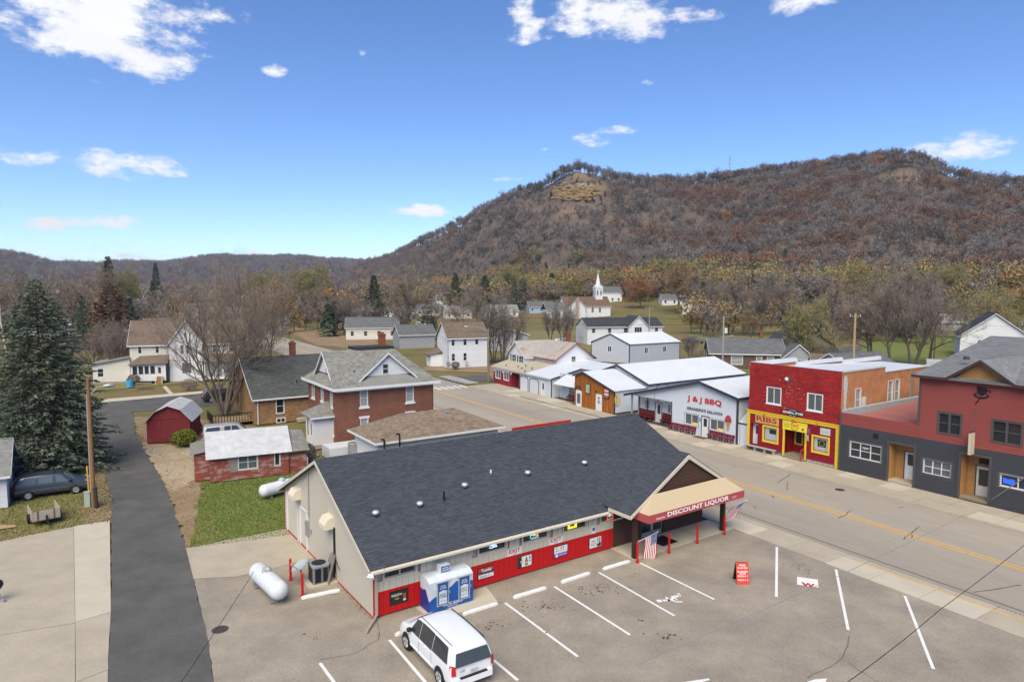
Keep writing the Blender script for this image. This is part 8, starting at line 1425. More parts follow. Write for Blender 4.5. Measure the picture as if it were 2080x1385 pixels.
 if lamps:
  for s in(1,-1):
   a=S(xr+.1,3.0);mb=MB();mb.raw([(xr+.03,s*(a.y-.14),a.z-.28),(xr+.22,s*(a.y+.015),a.z-.3),(xr+.2,s*(a.y+.012),a.z+.08),(xr+.0,s*(a.y-.13),a.z+.08)]);mb.raw([(xr-.02,s*(a.y-.16),a.z-.28),(xr+.06,s*(a.y+.0),a.z-.3),(xr+.06,s*(a.y+.0),a.z+.08),(xr-.015,s*(a.y-.15),a.z+.08)]);mb.build('tail_lamp',M_tail,t)
   b=S(xf-.15,3);mb=MB();mb.raw([(xf-.3,s*(b.y+.02),b.z-.06),(xf-.04,s*(b.y-.14),b.z-.12),(xf-.02,s*(b.y-.16),b.z-.0),(xf-.3,s*(b.y-.02),b.z+.08)]);mb.build('headlight',M_lamp,t)
 p=S(.95 if cat== 'van' else .6,3.1)
 for s in(1,-1):mb=MB();mb.lathe((p.x+.15,-s*(p.y+.1),p.z+.06),(0,1,0),[(-.1,.05),(-.06,.1),(.06,.1),(.1,.05)],8);mb.build('mirror',M_black,t,smooth=True)
 if rear_win:
  z0,z1,rk,yw=rear_win;mb=MB();xx=lambda z:xr-.015+stn[0][6]*max(0,(z-stn[0][1])/(stn[0][2]-stn[0][1]));mb.raw([(xx(z0)-.005,-yw,z0),(xx(z0)-.005,yw,z0),(xx(z1)-.005,yw*.86,z1),(xx(z1)-.005,-yw*.86,z1)]);mb.build('rear_window',glass,t)
 mb=MB();mb.box(xr-.06,xr+.08,-W_*.82,W_*.82,.36,.62);bp=mb.build('rear_bumper',trim or pm,t);mb=MB();mb.box(xr-.065,xr+.05,-W_*.6,W_*.6,.6,.64);mb.build('bumper_step',M_black,t)
 if plate_:mb=MB();mb.box(xr-.02,xr,-.16,.16,.78,.92);mb.build('licence_plate',M_psw,t)
 return t,S
VAN=[(-2.52,1.06,1.62,.86,.88,.70,.20),(-2.40,1.06,1.68,.95,.95,.74,.18),(-1.95,1.05,1.73,.99,.98,.77,.06),(-1.2,1.04,1.76,1.0,.985,.78,0),(-.3,1.02,1.77,1.0,.985,.78,0),(.5,1.0,1.75,1.0,.98,.77,0),(.8,1.0,1.68,1.0,.975,.77,0),(1.2,.99,1.40,1.0,.965,.80,0),(1.62,.97,1.10,1.0,.95,.84,0),(2.0,.93,1.0,.99,.92,.80,0),(2.35,.84,.90,.94,.86,.70,0),(2.52,.70,.78,.85,.77,.6,0),(2.6,.56,.62,.72,.68,.48,0)]
VP=[('side_window',.3,1.22,3.1,4.9,(0,-.45),True),('side_window',-.85,.26,3.1,4.95,(0,0),True),('side_window',-2.15,-.89,3.15,4.92,(.12,0),True),('windscreen',.86,1.56,5.3,7.0,(0,0),False)]
fwp,rwp=G(829,1316),G(902,1387);d_=(fwp-rwp).normalized();ang_=math.degrees(math.atan2(d_.y,d_.x));ang_=123.2;dv=Vector((math.cos(math.radians(ang_)),math.sin(math.radians(ang_)),0));rt=Vector((dv.y,-dv.x,0))
c_=fwp-dv*1.52*.909+rt*.92*.909
wv,S_=car('white_minivan','white minivan parked nose in before the blue ice chest',(c_.x,c_.y,-.02),ang_,VAN,paint('white car paint',(.76,.78,.80),.3),(1.52,-1.56),.335,VP,rear_win=(1.08,1.54,.2,.80))
bk_=Fr((-2.545,.0,0),-90);text('218',wv,bk_,-.62,.88,.2,.09,M_text,.02,.01);text('EHR 178',wv,Fr((-2.545,0,0),-90),-.13,.82,.26,.06,M_textb,.03)
for s in(1,-1):
 for x in(1.28,.28,-.87):mb=MB();mb.box(x,x+.012,-s*1.008-.006,-s*1.008+.006,.4,.98);mb.build('door_seam',M_grey,wv)
for s in(1,-1):mb=MB();mb.rtube((-2.1,s*.70,1.76),(.6,s*.70,1.765),.012,.012,5);mb.build('roof_rail',M_black,wv)
for s in(1,-1):
 mb=MB();[mb.box(x,x+.2,-s*1.0-.02,-s*1.0+.02,.93,.97) for x in(.1,-.05-.35)];mb.build('door_handle',MATS['white car paint'],wv,kind='stuff');mb=MB();mb.box(-1.0,1.1,-s*1.01-.012,-s*1.01+.012,.42,.5);mb.build('side_moulding',MATS['white car paint'],wv)
mb=MB();mb.rtube((1.6,-.8,1.09),(1.52,.8,1.12),.03,.03,5);mb.build('wiper_cowl',M_black,wv)
OLD=[(-2.36,1.02,1.55,.84,.86,.68,.34),(-2.25,1.02,1.60,.9,.9,.70,.32),(-1.6,1.0,1.64,.91,.9,.71,.08),(-.6,.99,1.66,.91,.9,.72,0),(.3,.98,1.64,.91,.9,.71,0),(.62,.97,1.58,.91,.9,.71,0),(1.05,.96,1.26,.91,.89,.74,0),(1.4,.94,1.02,.91,.88,.78,0),(1.9,.90,.95,.9,.86,.74,0),(2.2,.84,.88,.87,.82,.68,0),(2.28,.6,.68,.82,.78,.6,0)]
OP=[('side_window',.2,1.0,3.15,4.8,(0,-.42),True),('side_window',-.85,.05,3.15,4.8,(0,0),True),('side_window',-2.0,-1.0,3.15,4.8,(.25,0),True),('windscreen',.68,1.34,5.3,7.0,(0,0),False)]
a_,b_=G(58,1014),G(156,1000.5);d_=(b_-a_).normalized();an2=math.degrees(math.atan2(d_.y,d_.x));m_=(a_+b_)/2+Vector((-d_.y,d_.x,0))*.8
bv,_=car('dark_blue_minivan','old dark blue minivan parked beside the white side garage',(m_.x,m_.y,-.03),an2,OLD,paint('dark blue grey paint',(.035,.045,.065),.35),(1.4,-1.45),.31,OP,scale=.93,glass=M_vglass2,trim=M_black,rear_win=(1.08,1.45,.3,.7))
for s in(1,-1):
 for z in(.58,.68):mb=MB();mb.box(-2.2,2.1,-s*.925-.006,-s*.925+.006,z,z+.018);mb.build('pin_stripe',M_chrome,bv)
mb=MB();[mb.box(x,x+.05,-.7,.7,1.66,1.70) for x in(-1.9,.1)];mb.build('roof_rack',M_black,bv,kind='stuff')
PU=[(-2.8,.98,1.62,.9,.9,.72,.12),(-2.7,.98,1.68,.95,.94,.76,.1),(-1.4,.98,1.72,.95,.94,.78,0),(-.95,.98,1.72,.95,.94,.78,0),(0,.98,1.75,.95,.94,.74,0),(.5,.98,1.68,.95,.93,.73,0),(.9,.98,1.35,.95,.92,.76,0),(1.25,.98,1.08,.95,.9,.8,0),(2.3,.93,1.0,.94,.88,.76,0),(2.7,.84,.9,.9,.84,.7,0),(2.8,.6,.68,.82,.78,.6,0)]
a_=G(432,905);pk_,_=car('silver_pickup','silver pickup with topper parked behind the peeling red shed',(G(475,893).x,G(475,893).y,-.05),26,PU,paint('silver paint',(.33,.34,.35),.35),(1.75,-1.6),.36,[('side_window',-.85,-.3,3.2,4.8,(0,0),True),('side_window',-.2,.62,3.2,4.8,(0,-.35),True),('topper_window',-2.5,-1.25,3.25,4.7,(.06,0),True),('windscreen',.58,1.2,5.3,7.0,(0,0),False)],scale=.95,cat='pickup',rear_win=(1.08,1.5,.1,.74))
BP=[(-2.9,.98,1.05,.9,.9,.8,0),(-1.2,.98,1.05,.96,.95,.85,0),(-1.1,.99,1.75,.96,.94,.74,0),(.3,.99,1.8,.96,.94,.74,0),(.6,.99,1.7,.96,.93,.74,0),(1.3,.99,1.15,.96,.9,.82,0),(2.5,.95,1.05,.95,.88,.76,0),(2.85,.7,.8,.88,.8,.66,0)]
car('black_pickup','black pickup parked on the drive below the grove',(G(1408,697).x,G(1408,697).y,0),-28,BP,paint('black paint',(.02,.022,.025),.3),(1.8,-1.7),.4,[('side_window',-.9,.0,3.2,4.8,(0,0),True),('side_window',.08,.9,3.2,4.8,(0,-.4),True),('windscreen',.65,1.2,5.3,7.0,(0,0),False)],scale=1.0,cat='pickup')
car('dark_suv','dark car parked on the cross street behind the big bare tree',(G(452,812).x,G(452,812).y,-.07),33,VAN,MATS['black paint'],(1.52,-1.56),.335,VP,cat='car',rear_win=(1.12,1.52,.2,.74))
car('white_car','white car on the rise above the white corner house',(G(856,662).x,G(856,662).y,0),20,OLD,MATS['white car paint'],(1.4,-1.45),.31,OP,cat='car');car('pale_car','pale car standing before the white cottage',(G(532,640).x,G(532,640).y,0),10,OLD,MATS['silver paint'],(1.4,-1.45),.31,OP,cat='car')
# ------------------------------------------------------------------ things in the lot
for k,(a,b) in enumerate((((803,1290),(836,1279)),((940,1248),(1010,1226)),((1043,1214),(1109,1194)),((1140,1183),(1198,1164)),((1225,1156),(1279,1140)),((612,1215),(690,1199)))):
 lb=('white wheel stop under the nose of the white minivan','white wheel stop right of the ice chest','white wheel stop third from the store corner','white wheel stop fourth from the store corner','white wheel stop beside the porch post','cracked white wheel stop beside the air conditioner')[k]
 p,q=G(*a),G(*b);d=(q-p);mb=MB();n=14
 if k== 0:q=p+d.normalized()*1.7
 ring_=[]
 for i in range(n+1):
  c=p.lerp(q,i/n);s=Vector((-d.y,d.x,0)).normalized();e=.72 if i in(0,n) else RND.uniform(.93,1.05);ring_.append([mb.pt(c+s*y*e+Vector((0,0,z*e-.02))) for y,z in((-.085,0),(-.08,.08),(-.05,.125),(.05,.125),(.08,.08),(.085,0))])
 for A,B in zip(ring_,ring_[1:]):
  for j in range(5):mb.f.append([A[j],B[j],B[j+1],A[j+1]]);mb.t.append(1.0)
 mb.f+=[ring_[0],ring_[-1][::-1]];mb.t+=[1.0]*2;tag(mb.build('wheel_stop',mat('white wheel stop paint',(.74,.74,.73),.75,.18,5,bump=.5,bscale=14),None,smooth=False),lb,'wheel stop','white wheel stops')
BO=[(st_pts(13.5,2.14),'red bollard beside the left porch post and hanging flag'),(st_pts(15.79,2.2),'second red bollard from the left before the entrance'),(st_pts(18.13,2.14),'third red bollard from the left before the entrance'),(st_pts(20.46,2.15),'red bollard at the right porch post'),(G(590.5,1177.5),'red bollard left of the grey satellite dish'),(G(614.5,1209),'red bollard at the end of the cracked wheel stop')]
for p,lb in BO:mb=MB();mb.lathe((p.x,-p.y,-.02),(0,0,1),[(0,.06),(1.06,.06),(1.09,.04),(1.095,0)],12);mb.lathe((p.x,-p.y,-.02),(0,0,1),[(0,.11),(.03,.1),(.03,.06)],12);tag(mb.build('bollard',M_redp,None,smooth=False),lb,'bollard','red bollards')
def tank(name,label,a,b,r,z,cap):
 t=thing(name,label,'propane tank',((a.x+b.x)/2,(a.y+b.y)/2,0));d=(b-a);L=d.length;ax=d.normalized();c=Vector((0,0,z+r))-ax*L/2;mt=mat('tank white enamel',(.62,.66,.70),.4,.1,3);mb=MB()
 pr=[(0,0)]+[(r*.8*(1-math.cos(q)),r*math.sin(q)) for q in(.35,.7,1.05,1.35,1.57)]+[(L-r*.8*(1-math.cos(q)),r*math.sin(q)) for q in(1.57,1.35,1.05,.7,.35)]+[(L,0)];mb.lathe((c.x,-c.y,c.z),ax,pr,24);mb.build('shell',mt,t,smooth=True)
 for f in(.2,.8):p=c+ax*L*f;s=Vector((-ax.y,ax.x,0));mb=MB();mb.raw([p-s*r*.8+Vector((0,0,-z-r)),p+s*r*.8+Vector((0,0,-z-r)),p+s*r*.7,p-s*r*.7]);mb.rtube(p-s*r*.7+Vector((0,0,-z-r+.04)),p+s*r*.7+Vector((0,0,-z-r+.04)),.06,.06,6);mb.build('saddle',M_steel,t)
 p=c+ax*L*.45+Vector((0,0,r*.95));mb=MB();mb.lathe((p.x,-p.y,p.z),(0,0,1),[(-.05,.22),(.1,.21),(.17,.15),(.2,0)],14);mb.build('dome',cap,t,smooth=True);return t
M_skull=mat('black and white printed dome',(.02,.02,.02),.5,0,9,(.7,.7,.7));tank('propane_tank','white propane tank with black dome left of the satellite dish',G(520,1182),G(573,1232),.42,.22,M_skull);tank('propane_tank','white propane tank on the lawn behind the store corner',G(528,1016),G(625,990),.42,.15,mat('pale blue dome',(.36,.47,.52),.5));tank('propane_tank','small white tank on the far back lawn',G(1128,700),G(1150,697),.6,.3,mat('pale blue dome',(.36,.47,.52),.5))
# air conditioner on its pad
ac=thing('air_conditioner','grey air conditioning condenser on a concrete pad by the beige side wall','air conditioner',(G(648,1180).x,G(648,1180).y,0),34);mb=MB();mb.box(-.65,1.1,-.62,.62,-.02,.05);mb.build('pad',M_conc2,ac);M_acg=mat('grey cabinet',(.17,.18,.20),.45,.1,3)
mb=MB();P=[(-.4,-.33),(-.33,-.4),(.33,-.4),(.4,-.33),(.4,.33),(.33,.4),(-.33,.4),(-.4,.33)];mb.slab([(x,y,.05) for x,y in P],.78);mb.build('cabinet',M_acg,ac);mb=MB();mb.slab([(x*1.05,y*1.05,.83) for x,y in P],.1);mb.build('top',mat('light grey top',(.27,.28,.31),.45),ac);mb=MB();mb.lathe((0,0,.93),(0,0,1),[(0,.34),(.015,.34),(.02,.05),(.03,0)],18);mb.build('fan_grille',M_black,ac)
for(u0,u1,fr) in((-.3,-.02,Fr((0,-.4,0),0)),(.08,.3,Fr((0,-.4,0),0)),(-.3,.3,Fr((-.4,0,0),-90))):mb=MB(fr);mb.box(u0,u1,0,.012,.12,.78);mb.build('louvre',M_black,ac)
dsh=thing('satellite_dish','pale grey satellite dish on a short mast beside the red bollards','satellite dish',(G(612,1186).x,G(612,1186).y,0));mb=MB();mb.tube((0,0,0),(0,0,.75),.035);mb.build('mast',M_steel,dsh);mb=MB();ax=Vector((-.45,-.25,.85)).normalized();mb.lathe((0,0,.85),ax,[(.0,0),(.02,.2),(.08,.42),(.1,.44)],20);mb.build('reflector',mat('dish grey',(.36,.39,.41),.5,.08,3),dsh,smooth=True);mb=MB();mb.rtube((0,-.1,.7),(-.3,-.5,1.15),.02,.02,5);mb.rtube((-.3,-.5,1.12),(-.25,-.42,1.22),.06,.05,6);mb.build('feed_arm',M_grey,dsh)
bd_=thing('leaning_board','weathered grey board leaning against the beige side wall','board',st_pts(0,0));mb=MB();a=st_pts(-.5,-4.2);b=st_pts(-.5,-5.1);o_=st_pts(0,0);c=st_pts(-.05,-5.0,1.25);d=st_pts(-.05,-4.4,1.25);mb.raw([a-o_,b-o_,c-o_,d-o_]);nrm_=Vector((-.03,.02,.02));mb.raw([a-o_+nrm_,d-o_+nrm_,c-o_+nrm_,b-o_+nrm_]);mb.build('plank',mat('grey plywood',(.24,.21,.17),.9,.3,3),bd_)
# ice chest
ib=thing('ice_merchandiser','blue and white ice merchandiser with two doors against the red wall','ice chest',st_pts(2.15,.95),34.63);fr=Fr((0,0,0),0)
M_ibl=mat('glacier blue wrap',(.015,.11,.42),.35,.35,1.5);M_ibw=mat('ice white top',(.62,.68,.74),.4,.25,3);M_idb=mat('deep blue panel',(.015,.09,.27),.4)
mb=MB(fr);mb.prism([(0,0),(2.2,0),(2.2,.95),(1.95,.98),(1.6,1.02),(1.35,1.12),(1.15,.98),(.85,.82),(.5,.72),(.2,.62),(0,.5)],-.85,.0);mb.build('blue_body',M_ibl,ib);mb=MB(fr);mb.box(0.003,2.197,-.845,-.004,.4,1.3);mb.prism([(.0,1.3),(2.2,1.3),(2.2,1.46),(0,1.46)],-.85,-.28);mb.build('white_body',M_ibw,ib)
mb=MB(fr);mb.face([(0,-.005,1.3),(2.2,-.005,1.3),(2.2,-.28,1.46),(0,-.28,1.46)]);mb.build('sloped_top',M_ibw,ib)
for x0,ln in((.36,'BRING HOME'),(1.44,'PARTY GOING')):
 mb=MB(fr);mb.box(x0,x0+.58,.0,.04,.2,1.26);dr_=mb.build('door',mat('aluminium',(.55,.57,.6),.35,metal=.5),ib);mb=MB(fr);mb.box(x0+.04,x0+.54,.04,.046,.24,1.22);mb.build('door_panel',M_idb,dr_);mb=MB(fr);mb.prism([(x0+.09,.28),(x0+.49,.28),(x0+.47,.6),(x0+.49,.84),(x0+.29,.9),(x0+.09,.84),(x0+.11,.6)],.046,.05);mb.build('bag_print',M_ibw,dr_)
 for i,w_ in enumerate(ln.split()):text(w_,dr_,fr,x0+.14,.66-i*.1,.3,.08,M_text,.053,.01)
 text('ARCTIC',dr_,fr,x0+.16,1.05,.26,.07,M_textw,.053,.012);text('GLACIER',dr_,fr,x0+.13,.96,.32,.07,M_textw,.053,.012);text('ARCTIC GLACIER',dr_,fr,x0+.14,.4,.3,.05,M_textb,.053);mb=MB(fr);mb.box(x0-.05,x0+.63,-.02,.09,1.28,1.33);mb.build('door_cap',M_ibw,dr_);mb=MB(fr);mb.box(x0+.55,x0+.63,.04,.07,.68,.8);mb.build('latch',M_steel,dr_)
text('ARCTIC GLACIER',ib,fr,.68,.12,1.0,.13,M_textw,.006,.014);text('PREMIUM ICE',ib,fr,.9,.04,.5,.05,M_textw,.006);sf2=Fr((0,.85,0),-90);mb=MB(sf2);mb.prism([(.0,0),(.85,0),(.85,.45),(.5,.95),(.2,.85),(0,.9)],.001,.004);mb.build('side_wrap',mat('navy wrap',(.02,.03,.22),.4),ib)
mb=MB(fr);mb.box(.75,1.22,-.75,-.35,1.46,1.8);bx_=mb.build('top_sign',M_ibw,ib);mb=MB(fr);mb.box(.78,1.19,-.35,-.345,1.49,1.77);mb.build('sign_face',M_idb,bx_);text('ARCTIC',bx_,fr,.84,1.64,.3,.08,M_textw,-.34,.012);text('GLACIER',bx_,fr,.82,1.54,.34,.08,M_textw,-.34,.012)
sheet('ice_pad',[st_pts(1.9,.1),st_pts(5.6,.1),st_pts(5.2,1.7),st_pts(2.0,1.5)],-.012,M_conc2)
mt_=thing('door_mat','black rubber mat before the store entrance','mat',st_pts(16.15,1.45,.02),34.63);mb=MB();mb.box(0,.62,-1.1,0,0,.012);mb.slab([(.02,0,.0),(1.2,.0,.0),(1.2,-1.12,0),(.02,-1.12,0)],.014);mb.build('rubber',M_black,mt_)
# A-frame sign
af=thing('a_frame_sign','red folding sandwich board sign standing in the parking lot','sign',(G(1497,1186).x,G(1497,1186).y,-.02),-1);fr=Fr((0,0,0),0)
def lean_board(y0,y1,m,nm):mb=MB();mb.raw([(0,y0,.0),(.6,y0,.0),(.6,y1,.98),(0,y1,.98)]);mb.raw([(0,y0+.03,.0),(0,y1+.03,.98),(.6,y1+.03,.98),(.6,y0+.03,.0)]);return mb.build(nm,m,af)
b1_=lean_board(0,.26,mat('signal red board',(.56,.06,.04),.5,.1,4),'front_board');lean_board(.62,.3,M_black,'back_board')
for i,(w_,z) in enumerate((('FREE',.82),('DISCOUNT CARDS',.7),('BUSINESS',.54),('HOURS',.45),('MONDAY 9 - 9',.34),('SATURDAY 9 - 10',.17))):
 o_=text(w_,b1_,fr,.06 if len(w_)>6 else .15,z,.48 if len(w_)>6 else .3,.075,M_textw,0,.012)
 co=np.empty(len(o_.data.vertices)*3);o_.data.vertices.foreach_get('co',co);co=co.reshape(-1,3);co[:,1]=co[:,2]*.26/.98-.006;o_.data.vertices.foreach_set('co',co.ravel())
# flags
def flag_mat():
 m=bpy.data.materials.new('stars and stripes cloth');m.use_nodes=True;t,b=nodes_of(m);nn=t.nodes.new;L=t.links.new;uv=nn('ShaderNodeUVMap');sp_=nn('ShaderNodeSeparateXYZ');L(uv.outputs[0],sp_.inputs[0])
 def M_(op,a,c):x=nn('ShaderNodeMath');x.operation=op;[L(q,x.inputs[i]) if not isinstance(q,(int,float)) else setattr(x.inputs[i],'default_value',q) for i,q in enumerate((a,c))];return x.outputs[0]
 st_=M_('GREATER_THAN',M_('MODULO',M_('MULTIPLY',sp_.outputs[1],6.5),1.0),.5);mx=nn('ShaderNodeMix');mx.data_type='RGBA';L(st_,mx.inputs[0]);mx.inputs[6].default_value=(.40,.03,.04,1);mx.inputs[7].default_value=(.72,.70,.68,1)
 ca=M_('MULTIPLY',M_('LESS_THAN',sp_.outputs[0],.4),M_('GREATER_THAN',sp_.outputs[1],.46));vo=nn('ShaderNodeTexVoronoi');vo.inputs['Scale'].default_value=19;vo.inputs['Randomness'].default_value=.15;L(uv.outputs[0],vo.inputs['Vector']);sr_=M_('LESS_THAN',vo.outputs['Distance'],.26);m2=nn('ShaderNodeMix');m2.data_type='RGBA';L(sr_,m2.inputs[0]);m2.inputs[6].default_value=(.02,.035,.17,1);m2.inputs[7].default_value=(.7,.7,.7,1)
 m3=nn('ShaderNodeMix');m3.data_type='RGBA';L(ca,m3.inputs[0]);L(mx.outputs[2],m3.inputs[6]);L(m2.outputs[2],m3.inputs[7]);L(m3.outputs[2],b.inputs['Base Color']);b.inputs['Roughness'].default_value=.8;return m
FM=flag_mat()
def flag(label,base,pole,fly,drop,wave):
 """cloth hung from a pole: hoist runs along the pole end, fly hangs down"""
 t=thing('flag',label,'flag',base);p=Vector(pole);mb=MB();mb.rtube((0,0,0),p,.018,.014,6);mb.rtube(p,p+p.normalized()*.04,.03,.03,6);mb.build('pole',M_white,t);nx,ny=18,10;me=bpy.data.meshes.new('cloth');V=[];F=[];UV=[]
 for i in range(nx+1):
  for j in range(ny+1):a,b=i/nx,j/ny;s=p*(1-.62*(1-b));q=s+Vector(fly)*a+Vector(drop)*a*a+Vector(wave)*math.sin(a*7+b*3)*.06*a;V.append(q);UV.append((a,b))
 for i in range(nx):
  for j in range(ny):k=i*(ny+1)+j;F.append((k,k+ny+1,k+ny+2,k+1))
 me.from_pydata(V,[],F);ul=me.uv_layers.new(name='UVMap');[setattr(ul.data[l.index],'uv',UV[l.vertex_index]) for l in me.loops];me.polygons.foreach_set('use_smooth',[True]*len(F));me.materials.append(FM);obj('cloth',me,t);return t
flag('flag hanging from the left porch post',st_pts(13.85,1.75,.85),(1.05,.0,.55),(.0,-.02,-1.35),(-.1,0,-.1),(1,.4,0));flag('flag drooping from the right porch post towards the street',st_pts(20.9,1.75,1.15),(1.35,.15,.62),(-.75,-.1,-.75),(.1,0,-.25),(.5,1,.3))
# benches
def bench(label,org,ang,u0,u1,d,legs=5):
 t=thing('bench',label,'bench',org,ang,'red slatted benches');fr=Fr((0,0,0),0);m=mat('crimson bench slat',(.20,.02,.025),.6,.25,3)
 for(d0,d1,z0,z1) in((.08,.2,.42,.46),(.22,.34,.42,.46),(.36,.48,.42,.46),(.03,.06,.52,.62),(.015,.045,.66,.76)):mb=MB(fr);mb.box(u0,u1,d+d0,d+d1,z0,z1);mb.build('slat',m,t)
 for i in range(legs):u=lerp(u0+.12,u1-.18,i/(legs-1));mb=MB(fr);mb.box(u,u+.07,d+.04,d+.09,0,.78);mb.box(u,u+.07,d+.36,d+.42,0,.42);mb.box(u,u+.07,d+.09,d+.46,.34,.42);mb.build('leg',m,t)
J=(20.38,59.23,0)
bench('long red bench left of the saloon door',J,-55.45,-7.85,-4.6,.02);bench('long red bench right of the saloon door',J,-55.45,-3.05,-.2,.02);bench('red bench at the left end of the saloon porch',J,-55.45,-13.6,-11.5,-1.45,3);bench('short red bench right of the porch door',J,-55.45,-10.35,-7.85,-1.45,3);bench('left red bench under the small white awning',(-2.73,98.54,0),-60.39,18.0,20.2,-1.2,3);bench('right red bench under the small white awning',(-2.73,98.54,0),-60.39,20.4,22.2,-1.2,3)
for(u0,u1,lb) in((-13.65,-11.45,0),(-10.35,-7.8,0)):mb=MB(Fr((0,1.48,0),0));mb.box(u0,u1,-.02,.03,.1,1.15);mb.build('wainscot',mat('maroon wainscot',(.16,.03,.025),.7,.3,3),jj)
gb_=thing('plank_bench','grey plank bench before the red shop window','bench',(20.84,57.83,0),-55.45);mb=MB(Fr((0,0,0),0));mb.box(0,2.95,.12,.5,.36,.42);mb.build('seat',mat('grey plank',(.40,.37,.36),.8,.2,3),gb_)
for u in(.1,.95,1.9,2.75):mb=MB(Fr((0,0,0),0));mb.box(u,u+.1,.15,.46,0,.36);mb.build('leg',MATS['grey plank'],gb_)
dm=thing('saloon_mat','brown mat at the saloon door','mat',J,-55.45);mb=MB(Fr((0,0,0),0));mb.box(-4.35,-3.0,.15,.95,.01,.03);mb.build('pad',mat('brown mat',(.12,.075,.055),.9),dm)
# ------------------------------------------------------------------ poles and wires
def wire(pts,lb,sag=.6,r=.012,m=None):
 t=thing('overhead_wire',lb,'wire',(0,0,0));mb=MB()
 for a,b in zip(pts,pts[1:]):
  a,b=Vector(a),Vector(b);L=[a.lerp(b,i/14)-Vector((0,0,sag*4*(i/14)*(1-i/14))) for i in range(15)];[mb.rtube(p,q,r,r,4,False) for p,q in zip(L,L[1:])]
 mb.build('strand',m or M_black,t)
def pole(name,lb,u,v,vtop,r,m,arm=0,lamp=None,trans=False,cat='utility pole',lean=0):
 p=G(u,v);d=ray(u+lean,vtop);h=CAM_H+math.hypot(p.x,p.y)*d.z/math.hypot(d.x,d.y);t=thing(name,lb,cat,(p.x,p.y,0));mb=MB();mb.rtube((0,0,-.1),(0,0,h),r,r*.72,10);mb.build('shaft',m,t)
 if arm:mb=MB();mb.box(-arm,arm,-.06,.06,h-.5,h-.38);mb.build('crossarm',M_wood,t);
 if arm:
  for x in(-arm+.1,arm-.1,0):mb=MB();mb.rtube((x,0,h-.38),(x,0,h-.18),.05,.04,6);mb.build('insulator',M_psw,t)
 if lamp:L=lamp;mb=MB();mb.rtube((0,0,h*L[3]),(L[0]*.6,L[1]*.6,h*L[3]+L[2]*.9),.04,.04,6);mb.rtube((L[0]*.6,L[1]*.6,h*L[3]+L[2]*.9),(L[0],L[1],h*L[3]+L[2]),.04,.035,6);mb.build('lamp_arm',M_gpole,t);mb=MB();mb.lathe((L[0],-L[1],h*L[3]+L[2]),Vector((L[0],L[1],0)),[(-.1,.06),(.15,.13),(.5,.1),(.6,0)],8);mb.build('lamp_head',M_steel,t,smooth=True)
 if trans:mb=MB();mb.lathe((.4,0,h*.72),(0,0,1),[(0,0),(0,.25),(.8,.25),(.85,0)],12);mb.build('transformer',M_wmetal,t)
 return Vector((p.x,p.y,h))
p1=pole('wooden_pole','leaning brown wooden pole at the left edge of the alley',191,1028,768,.14,M_pole,lean=-6);p2=pole('street_light','slim grey street light beside the brown wooden pole',187,1017,800,.09,M_gpole,lamp=(.9,.5,.7,.97),cat='street light')
p3=pole('utility_pole','tall tan wooden power pole behind the red shop',1731,790,636,.2,mat('tan pole wood',(.42,.31,.19),.85,.25,1,stretch=(6,6,.6)),.8);p4=pole('utility_pole','grey pole with white transformer and lamp beside the long metal shed',1467,765,642,.16,M_gpole,0,(1.3,.3,.5,.62),True);p5=pole('light_pole','weathered wooden light pole on the saloon corner',992,776,668,.17,mat('weathered pole',(.22,.17,.125),.85,.25,1),0,(-3.0,-.5,.6,.97));p6=pole('utility_pole','thin brown pole in the chapel lawn',1897,736,655,.14,M_pole,.9);p7=pole('utility_pole','distant pole with crossarm before the raised ranch',1318,700,622,.13,M_gpole,1.0);p8=pole('utility_pole','pole with white transformer behind the spruce',142,720,640,.15,M_gpole,0,None,True)
mb=MB();q=G(196,1028);yg=thing('guy_marker','yellow guy wire guard at the foot of the wooden pole','guard',(G(181,1006).x,G(181,1006).y,0));mb.rtube((0,0,0),(-.12,.1,2.0),.05,.05,6);mb.build('sleeve',mat('orange yellow plastic',(.62,.34,.03),.5),yg)
ub=thing('cable_box','pale green utility box beside the street light','utility box',(G(178.5,1029).x,G(178.5,1029).y,0),20);mb=MB();mb.box(-.16,.16,-.14,.14,0,.95);mb.box(-.18,.18,-.16,.16,.95,1.0);mb.build('cabinet',mat('pale green steel',(.34,.42,.36),.5,.1,3),ub);ps2=thing('stump_post','dark wooden stub post beside the green utility box','post',(G(196,1030).x,G(196,1030).y,0));mb=MB();mb.rtube((0,0,0),(-.05,0,1.3),.13,.12,9);mb.build('timber',mat('dark creosote wood',(.06,.045,.035),.9,.3,3),ps2)
wire([SN(-120,52,9.5),p4-Vector((0,0,.3)),p3-Vector((0,0,.3)),p6-Vector((0,0,.2)),p6+Vector((60,-10,0))],'upper power line running behind the shops',.7,.02);wire([SN(-120,53,8.6),p4-Vector((0,0,1.2)),p3-Vector((0,0,1.2)),p6-Vector((0,0,1.1))],'lower power line running behind the shops',.8,.02);wire([p8-Vector((0,0,.4)),p5-Vector((0,0,.4))],'wire across the left side of the town',1.2,.018)
wire([G(365,1390,6),G(516,1160,6.0)],'dark cable over the left part of the parking lot',.02,.007);wire([G(1700,1400,6),G(1910,1237,6),G(2130,1066,6)],'dark cable crossing above the street at lower right',.05,.008);wire([G(1300,1346,6),G(1962,1044,6)],'thin pale cable crossing the lot and street',.1,.008,M_steel);wire([G(2003,1022,0),G(2095,960,3)],'pale guy wire before the tavern door',.0,.03,M_steel)
